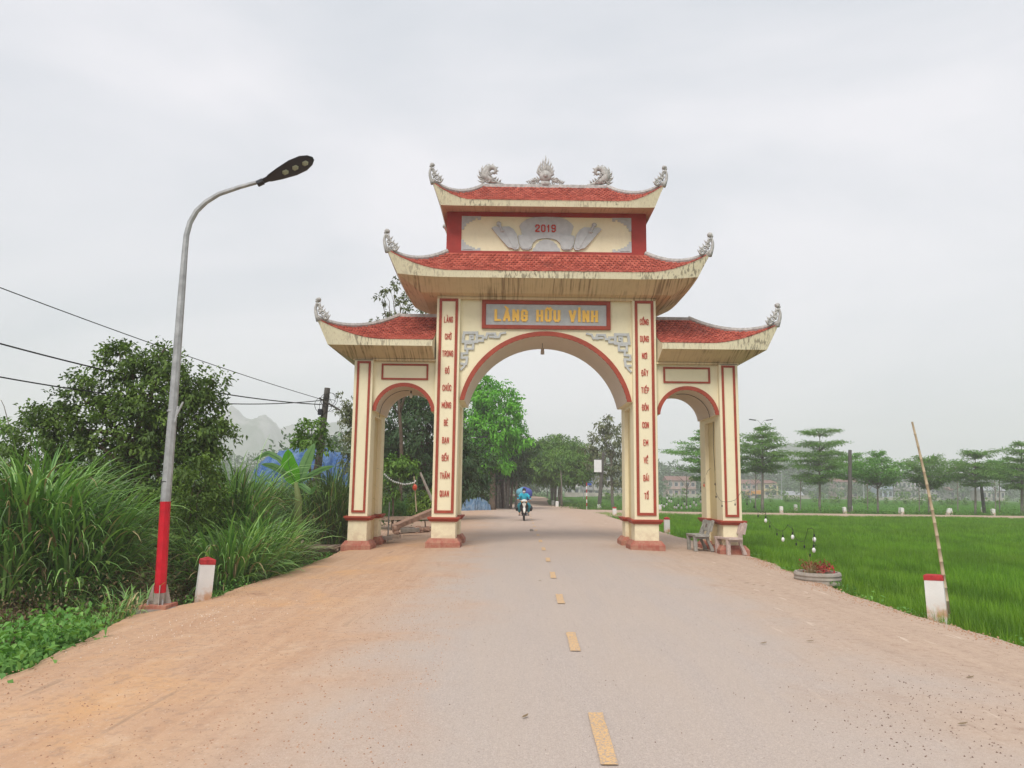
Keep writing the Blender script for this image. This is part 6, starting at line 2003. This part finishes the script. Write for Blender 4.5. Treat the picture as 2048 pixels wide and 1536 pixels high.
# village wall
fw = thing('village_wall', (60, 255, FIELDZ), 'long low pale wall in front of the village houses', 'wall')
m = MB(); a = at(1130, 990, 222); b_ = at(1250, 990, 222)
m.box(a.x, b_.x, 222, 222.25, FIELDZ, FIELDZ + 1.3); m.build('wall_panel', hm((.47, .43, .38)), fw)
m = MB(); a = at(1330, 990, 255); b_ = at(1620, 990, 255)
m.box(a.x, b_.x, 255, 255.25, FIELDZ, FIELDZ + 1.2); m.build('wall_panel', hm((.47, .43, .38)), fw)
m = MB(); a = at(1750, 990, 255); b_ = at(1880, 990, 255)
m.box(a.x, b_.x, 255, 255.25, FIELDZ, FIELDZ + .9); m.build('wall_panel', hm((.47, .43, .38)), fw)

# tipper lorry with an orange body
LO = at(1512, 992, 250); LO.z = FIELDZ
lo = thing('tipper_lorry', LO, 'orange bodied tipper lorry parked between the umbrella tree and the yellow house', 'lorry')
ORG = plain('orange_body_paint', (.62, .27, .05), .5, .1, 3, 0)
x = LO.x; Yl = 250
m = MB(); m.prism([(x - 1.2, .9), (x + 2.4, .9), (x + 2.3, 2.2), (x - 1.5, 1.7)], Yl, Yl + 2.2); m.build('tipper_body', ORG, lo)
m = MB(); m.prism([(x - 2.9, .5), (x - 1.35, .5), (x - 1.35, 2.0), (x - 2.4, 2.0), (x - 2.9, 1.3)], Yl + .1, Yl + 2.1); cb = m.build('cab', ORG, lo)
m = MB(); m.prism([(x - 2.75, 1.35), (x - 1.6, 1.35), (x - 1.6, 1.85), (x - 2.4, 1.85)], Yl + .05, Yl + .12); m.build('cab_window', PANE, cb)
m = MB(); m.box(x - 2.8, x + 2.3, Yl + .3, Yl + 1.9, .35, .75); m.build('chassis', BLACKP, lo)
for wx in (-2.2, .9, 1.8):
    for yy in (Yl + .1, Yl + 2.0):
        m = MB(); m.lathe((x + wx, yy, .02), [(.2, -.15), (.48, -.15), (.5, 0), (.48, .15), (.2, .15)], 14, 'Y'); m.build('wheel', BLACKP, lo)

# slim lamp and power posts among the paddies
def far_lamp(px, ptop, Y, label, arms=(1,), al=1.2, r=.09, zb=-.5, group='distant lamp posts'):
    b = at(px, 990, Y); b.z = zb; tp = at(px, ptop, Y)
    o = thing('lamp_post', b, label, 'lamp post', group)
    m = MB(); m.tube([b, tp], [r, r * .6], 6); m.build('post', GALV, o)
    for s in arms:
        e = tp + Vector((s * al, 0, .35)); m = MB(); m.tube([tp - Vector((0, 0, .1)), tp.lerp(e, .6) + Vector((0, 0, .12)), e], r * .45, 5); ar = m.build('lamp_arm', GALV, o)
        m = MB(); m.obox(e + Vector((s * .3, 0, .02)), (1, 0, .12 * s), (0, 1, 0), (0, 0, 1), .38, .14, .05); m.build('lamp_head', BLACKP, ar)
    return o
far_lamp(1522, 846, 88, 'double armed lamp post topping the umbrella tree right of the gate', (-1, 1), .7, .05)
far_lamp(1563, 940, 190, 'tall pale post right of the small yellow house', (), r=.14)
far_lamp(1727, 958, 200, 'pale post left of the vase shaped umbrella tree', (), r=.16)
far_lamp(1678, 966, 210, 'pale post left of the dark upright pole', (), r=.13)
far_lamp(1362, 962, 190, 'pale post inside the right side arch', (), r=.14)
far_lamp(1342, 958, 210, 'second pale post at the left edge of the right side arch', (), r=.12)
far_lamp(1167.5, 938, 150, 'white post beside the striped marker post', (), r=.11)
far_lamp(1755+15, 935-35, 300, 'lattice mast behind the vase shaped umbrella tree', (), r=.1) if False else None
far_lamp(1759, 898, 160, 'thin aerial mast rising over the vase shaped umbrella tree', (), r=.05)
far_lamp(1500, 945, 120, 'thin dark post between gate and dense umbrella tree', (), r=.08)
sl2 = far_lamp(921, 885, 50, 'street lamp whose arm shows right of the left inner column', (1,), 1.15, .07, -.15, None)
# overhead wires far away on the right
for i, (ya, yb) in enumerate([((908), (914)), ((922), (926))]):
    A = at(1250, ya + 12, 100); B = at(1480, yb + 20, 100)
    cable(A, B, .5, .012, ['upper thin wire crossing behind the right side arch', 'lower thin wire crossing behind the right side arch'][i], 'power_cable', 20)

# ---- motorcycle, rider and load
MC = thing('motorcycle', (.70, 38.9, 0), 'white and black motorcycle ridden toward the camera in the middle of the road', 'motorcycle')
MC.location.z = 0.0
BK = BLACKP
MW = plain('white_fairing', (.70, .68, .62), .35, .05, 6, 0, 0, .5)
RUB = plain('tyre_rubber', (.03, .03, .03), .85, .1, 10, .2)
CHR = plain('chrome', (.5, .5, .5), .25, .05, 6, 0, .9, .5)
GLS = plain('headlight_glass', (.55, .58, .60), .15, .05, 6, 0, 0, .6)
def mp(m, n, mat, par=MC, sm=True): return link(n, m.mesh(n, mat, (0, 0, 0), sm), par)
for yy in (-.62, .64):
    m = MB(); m.lathe((0, yy, .29), [(.235, -.028), (.275, -.042), (.292, -.02), (.295, 0), (.292, .02), (.275, .042), (.235, .028)], 22, 'X'); w_ = mp(m, 'wheel', RUB)
    m = MB()
    m.lathe((0, yy, .29), [(.02, -.05), (.05, -.045), (.05, .045), (.02, .05)], 12, 'X')
    for k in range(7):
        a = k * 2 * PI / 7; m.tube([(0, yy + .04 * math.cos(a), .29 + .04 * math.sin(a)), (0, yy + .24 * math.cos(a), .29 + .24 * math.sin(a))], .011, 4)
    mp(m, 'rim', CHR, w_)
m = MB()
for s in (-1, 1): m.tube([(s * .065, -.62, .29), (s * .07, -.52, .62), (s * .06, -.42, .92)], [.022, .022, .025], 7)
mp(m, 'fork', BK)
m = MB()
pts = [(0, -.62 + .33 * math.cos(a), .29 + .33 * math.sin(a)) for a in [R(20 + 13 * i) for i in range(12)]]
m.tube([(p[0], -1.24 - p[1], p[2]) for p in pts], [.03, .055, .065, .07, .07, .07, .07, .07, .065, .06, .05, .03], 8, up=(1, 0, 0)); mp(m, 'front_fender', MW)
m = MB(); m.tube([(-.34, -.30, 1.03), (-.22, -.36, 1.02), (-.08, -.40, .98), (.08, -.40, .98), (.22, -.36, 1.02), (.34, -.30, 1.03)], .013, 7); hb_ = mp(m, 'handlebar', CHR)
for s in (-1, 1):
    m = MB(); m.tube([(s * .25, -.345, 1.02), (s * .36, -.29, 1.03)], .02, 8); mp(m, 'grip', BK, hb_)
    m = MB(); m.tube([(s * .24, -.36, 1.03), (s * .30, -.38, 1.16)], .008, 5); m.ball((s * .31, -.38, 1.20), .06, .015, .04, 10, 6); mp(m, 'mirror', BK, hb_)
    m = MB(); m.tube([(s * .22, -.40, 1.01), (s * .34, -.37, 1.0)], .007, 5); mp(m, 'brake_lever', CHR, hb_)
m = MB(); m.ball((0, -.46, 1.0), .15, .10, .085, 12, 8); mp(m, 'headlamp_cowl', MW)
m = MB(); m.ball((0, -.53, 1.0), .085, .045, .05, 12, 8); mp(m, 'headlight', GLS)
for s in (-1, 1):
    m = MB(); m.ball((s * .13, -.50, .95), .045, .03, .028, 8, 6); mp(m, 'indicator', ORG)
    m = MB(); m.add([(s*.03,-.50,.93),(s*.15,-.46,.92),(s*.22,-.36,.72),(s*.17,-.36,.50),(s*.10,-.40,.42),(s*.05,-.47,.66),
                     (s*.03,-.44,.93),(s*.15,-.40,.92),(s*.21,-.30,.72),(s*.16,-.30,.50),(s*.09,-.34,.42),(s*.05,-.41,.66)],
                    [(0,1,2,5),(2,3,4,5),(11,8,7,6),(11,10,9,8),(0,6,7,1),(1,7,8,2),(2,8,9,3),(3,9,10,4),(4,10,11,5),(5,11,6,0)]); mp(m, 'leg_shield', BK if s else MW, sm=False)
m = MB(); m.add([(0,-.53,.90),(-.11,-.50,.88),(.11,-.50,.88),(-.05,-.49,.72),(.05,-.49,.72),(0,-.50,.60)], [(0,1,3),(0,3,4),(0,4,2),(3,5,4)]); mp(m, 'front_panel', MW, sm=False)
m = MB(); m.tube([(0, -.35, .62), (0, -.05, .50), (0, .2, .52)], [.09, .10, .10], 8); mp(m, 'step_through_frame', BK)
m = MB(); m.tube([(0, .02, .70), (0, .35, .66), (0, .75, .72), (0, .95, .74)], [.11, .13, .11, .05], 10, up=(0, 0, 1), flat=.9); mp(m, 'rear_body', MW)
m = MB(); m.tube([(0, -.02, .78), (0, .3, .79), (0, .7, .82), (0, .95, .83)], [.10, .13, .12, .06], 10, up=(0, 0, 1), flat=.5); mp(m, 'saddle', BK)
m = MB(); m.bbox(-.11, .11, -.12, .2, .24, .44, .03); mp(m, 'engine', BK)
m = MB(); m.tube([(.14, .0, .26), (.16, .4, .28), (.16, .85, .34)], [.025, .045, .05], 8); mp(m, 'exhaust', CHR)
m = MB(); m.tube([(-.28, -.02, .26), (.28, -.02, .26)], .014, 6); mp(m, 'footpeg', BK)
for s in (-1, 1):
    m = MB(); m.tube([(s * .10, .64, .29), (s * .12, .5, .66)], .03, 7); mp(m, 'shock_absorber', CHR)

def skin(name, verts, edges, rad, mat, par, levels=2, root=0):
    me = bpy.data.meshes.new(name); me.from_pydata([tuple(v) for v in verts], edges, [])
    o = bpy.data.objects.new(name, me); COL.objects.link(o)
    md = o.modifiers.new('s', 'SKIN'); md.use_smooth_shade = True
    sv = me.skin_vertices[0].data
    for i, r in enumerate(rad):
        sv[i].radius = (r, r) if not hasattr(r, '__len__') else r
        sv[i].use_root = (i == root)
    ss = o.modifiers.new('u', 'SUBSURF'); ss.levels = levels; ss.render_levels = levels
    bpy.context.view_layer.update()
    m2 = bpy.data.meshes.new_from_object(o.evaluated_get(bpy.context.evaluated_depsgraph_get()))
    bpy.data.objects.remove(o); m2.name = name
    m2.materials.clear(); m2.materials.append(mat); m2.shade_smooth()
    return link(name, m2, par)
SKINM = plain('skin', (.42, .24, .16), .55, .05, 8, 0)
CYAN = plain('turquoise_cloth', (.03, .36, .48), .8, .2, 9, .3)
TEAL = plain('teal_trousers', (.03, .22, .27), .85, .2, 9, .3)
HAIR = plain('black_hair', (.012, .011, .012), .5, .1, 30, .2)
MASK = plain('pale_face_mask', (.68, .62, .62), .8, .05, 10, 0)
RD = thing('person', (.70, 38.9, 0), 'rider in a turquoise jacket and pale face mask riding the motorcycle', 'person')
# one continuous body, seated, hands on the grips
bv, be, br = [], [], []
def bvx(p, r, frm=None):
    bv.append(p); br.append(r)
    if frm is not None: be.append((frm, len(bv) - 1))
    return len(bv) - 1
pel = bvx((0, .24, .90), .13); sp = bvx((0, .20, 1.06), .115, pel); ch = bvx((0, .15, 1.24), .125, sp); nk = bvx((0, .13, 1.39), .055, ch); hd_ = bvx((0, .10, 1.49), .078, nk); ht = bvx((0, .10, 1.58), .075, hd_)
for s in (-1, 1):
    sh_ = bvx((s * .17, .14, 1.32), .062, ch); el = bvx((s * .29, -.02, 1.13), .045, sh_); wr = bvx((s * .31, -.26, 1.05), .03, el); hn_ = bvx((s * .31, -.31, 1.045), .03, wr)
    hp = bvx((s * .11, .20, .86), .095, pel); kn = bvx((s * .27, -.18, .80), .062, hp); an = bvx((s * .22, .00, .36), .04, kn); ft = bvx((s * .23, -.10, .29), .038, an); to = bvx((s * .24, -.20, .28), .03, ft)
skin('body', bv, be, br, SKINM, RD)
jv = [(0,.23,.86),(0,.20,1.06),(0,.14,1.25),(0,.13,1.37)]; jr = [.155,.15,.165,.085]; je = [(0,1),(1,2),(2,3)]
for s in (-1, 1):
    b0 = len(jv); jv += [(s*.175,.14,1.32),(s*.30,-.02,1.13),(s*.315,-.20,1.07)]; jr += [.088,.07,.05]; je += [(2,b0),(b0,b0+1),(b0+1,b0+2)]
skin('jacket', jv, je, jr, CYAN, RD)
tv = [(0,.24,.86)]; tr_ = [.14]; te = []
for s in (-1, 1):
    b0 = len(tv); tv += [(s*.12,.20,.85),(s*.275,-.18,.80),(s*.225,.0,.40)]; tr_ += [.115,.095,.075]; te += [(0,b0),(b0,b0+1),(b0+1,b0+2)]
skin('trousers', tv, te, tr_, TEAL, RD)
m = MB(); m.ball((0, .125, 1.555), .098, .105, .11, 14, 10); m.tube([(0, .19, 1.56), (0, .22, 1.46), (0, .22, 1.38)], [.085, .06, .03], 8); o = m.build('hair', HAIR, None, True); o.parent = RD
m = MB(); m.ball((0, .045, 1.475), .066, .045, .052, 12, 8); o = m.build('face_mask', MASK, None, True); o.parent = RD
for s in (-1, 1):
    m = MB(); m.ball((s * .03, .018, 1.53), .012, .008, .007, 8, 5); o = m.build('eye', HAIR, None, True); o.parent = RD
    m = MB(); m.ball((s * .082, .10, 1.50), .014, .02, .03, 8, 6); o = m.build('ear', SKINM, None, True); o.parent = RD
    for k in range(4):
        x_ = s * (.275 + .022 * k); L3 = (.9, 1, .95, .8)[k]
        m = MB(); m.tube([(x_, -.30, 1.055), (x_, -.335 * 1.0, 1.052), (x_ , -.345 - .01 * L3, 1.02), (x_, -.315, 1.0)], [.011, .0105, .010, .008], 6); o = m.build('finger', SKINM, None, True); o.parent = RD
    m = MB(); m.tube([(s * .275, -.27, 1.045), (s * .262, -.29, 1.02), (s * .27, -.32, 1.005)], [.013, .012, .009], 6); o = m.build('thumb', SKINM, None, True); o.parent = RD
    m = MB(); m.tube([(s * .235, .04, .285), (s * .235, -.08, .28), (s * .24, -.24, .275)], [.04, .045, .03], 8, up=(0, 0, 1), flat=.75); o = m.build('sandal', BK, None, True); o.parent = RD
t = NT('blue_sacking'); v = t.coord(); n = t.noise(v, 4, 4, .6, 1.0)
sx_ = t.sep(v)[0]
t.col(t.mix(t.smooth(sx_, -.12, -.02), t.mix(n, (.10, .30, .40), (.20, .46, .55)), t.mix(n, (.045, .06, .26), (.10, .13, .40)))).rough(.6); t.bump(n, 1, .05); SACK = t.m
LD = thing('cargo_bundle', (.70, 38.9, 0), 'big blue wrapped bundle strapped behind the rider', 'bundle')
m = MB(); m.ball((.02, .72, 1.34), .40, .32, .38, 18, 12, .045); m.ball((-.2, .66, 1.42), .22, .22, .22, 12, 8, .05); m.ball((.2, .72, 1.38), .26, .26, .3, 12, 8, .05); o = m.build('sack', SACK, None, True); o.parent = LD
for s in (-1, 1):
    bg = thing('saddle_bag', (.70 + s * .36, 38.75, .62), ['black bag hanging at the rider\'s right knee', 'black bag hanging at the rider\'s left knee'][s > 0], 'bag')
    m = MB(); m.ball((0, .12, 0), .10, .15, .15, 10, 7, .08); o = m.build('pouch', BK, None, True); o.parent = bg
    m = MB(); m.tube([(-.02 * s, .1, .12), (-s * .12, .12, .24), (-s * .2, .12, .2)], .012, 5); o = m.build('strap', BK, None, True); o.parent = bg

# ---- small litter on the road
def litter(name, label, n, x0, x1, y0, y1, size, mat, flat=.35, cluster=None):
    V, F = [], []
    for i in range(n):
        if cluster:
            c = random.choice(cluster); x = random.gauss(c[0], c[2]); y = random.gauss(c[1], c[2] * 1.4)
        else: x = random.uniform(x0, x1); y = random.uniform(y0, y1)
        if x < edge_l(y) + .05 or x > edge_r(y) - .05: continue
        s = size * random.uniform(.35, 1.5) ; z = road_z(x) + .012 * mn.noise((x * 1.1, y * .7, 0))
        b = len(V); a0 = random.random() * 6
        for k in range(5): 
            a = a0 + k * 2 * PI / 5; q = s * random.uniform(.7, 1.2); V.append((x + q * math.cos(a), y + q * math.sin(a), z - .003))
        V.append((x + random.uniform(-.2, .2) * s, y + random.uniform(-.2, .2) * s, z + s * flat * 2))
        for k in range(5): F.append((b + k, b + (k + 1) % 5, b + 5))
    m = MB(); m.v = V; m.f = F; o = m.build(name, mat, None, False, fixn=False); tag(o, label, 'gravel', None, 'stuff'); return o
GR1 = plain('reddish_grit', (.36, .21, .13), .95, .4, 30, 0)
GR2 = plain('pale_grit', (.62, .52, .42), .95, .3, 30, 0)
GR3 = plain('dark_grit', (.15, .10, .075), .95, .4, 30, 0)
litter('clay_crumbs', 'reddish clay crumbs scattered over the left half of the road', 5000, -4.6, -.6, 3.4, 14, .008, GR1)
litter('dark_crumbs', 'dark crumbs scattered over the road', 1500, -4.6, 5.8, 3.2, 15, .006, GR3)
cl = [(-4.0, 9.3, .3), (-3.8, 10.5, .4), (-4.1, 8.4, .3)]
litter('pale_gravel', 'pale gravel spilled round the foot of the street lamp', 220, 0, 0, 0, 0, .010, GR2, .4, cl)
litter('verge_gravel', 'grey gravel along the right edge of the road', 1500, 0, 0, 0, 0, .012, GR1, .4, [(edge_r(y) - .28, y, .13) for y in np.arange(6, 20, .5)])
litter('tracked_mud', 'dark mud crumbs tracked across the near right of the road', 700, 0, 0, 0, 0, .007, GR3, .4, [(2.6, 4.9, .4), (3.3, 5.3, .5), (2.9, 5.9, .4), (3.9, 6.2, .4)])
LF = leafmat('fallen_leaf', (.10, .06, .03), (.24, .15, .07), trans=.0)
LLAB = ['dry leaf leftmost of the four in a row before the planter', 'second dry leaf of the four in a row before the planter', 'third dry leaf of the four in a row before the planter', 'dry leaf right of the row, below the planter', 'dry leaf alone on the road between planter and near edge', 'pale dry leaf left of the lone one', 'dry leaf near the right edge in front of the bollard', 'dry leaf on the road beside the third lane dash', 'dry leaf left of the nearest lane dash', 'dry leaf in the near right corner of the road', 'dry leaf nearest the benches on the road', 'rightmost dry leaf of the row before the planter']
for (px, py, rz_) in ((1493, 1168, .2), (1508, 1171, .1), (1525, 1174, .3), (1617, 1198, .2), (1620, 1285, .1), (1527, 1289, .4), (1940, 1358, .3), (1080, 1163, .2), (1050, 1437, .9), (1925, 1452, .1), (1460, 1162, .4), (1545, 1183, .1)):
    q = gp(px, py); f_ = thing('fallen_leaf', (q.x, q.y, q.z + .016), LLAB.pop(0), 'leaf', 'dry leaves fallen on the road', rz_)
    l_ = .035 + .02 * random.random(); me_ = bpy.data.meshes.new('blade')
    me_.from_pydata([(-l_, 0, 0), (-l_ * .2, .011, .004), (l_ * .5, .009, .006), (l_, 0, .012), (l_ * .5, -.009, .003), (-l_ * .2, -.011, .0)], [], [(0, 1, 5), (1, 2, 4, 5), (2, 3, 4)]); me_.materials.append(DRY)
    link('blade', me_, f_)
# ------------------------------------------------------------------ haze
hz = bpy.data.materials.new('haze_air'); hz.use_nodes = True
ht_ = hz.node_tree; ht_.nodes.clear()
ho = ht_.nodes.new('ShaderNodeOutputMaterial'); hv = ht_.nodes.new('ShaderNodeVolumePrincipled')
hv.inputs['Color'].default_value = (.985, .965, 1.0, 1)
hv.inputs['Density'].default_value = .0011
hv.inputs['Anisotropy'].default_value = 0.0
ht_.links.new(hv.outputs['Volume'], ho.inputs['Volume'])
m = MB(); m.box(-1900, 1950, -60, 1560, -7, 132)
o = m.build('haze', hz, None); o['kind'] = 'stuff'; o['label'] = 'pale humid haze over the fields';
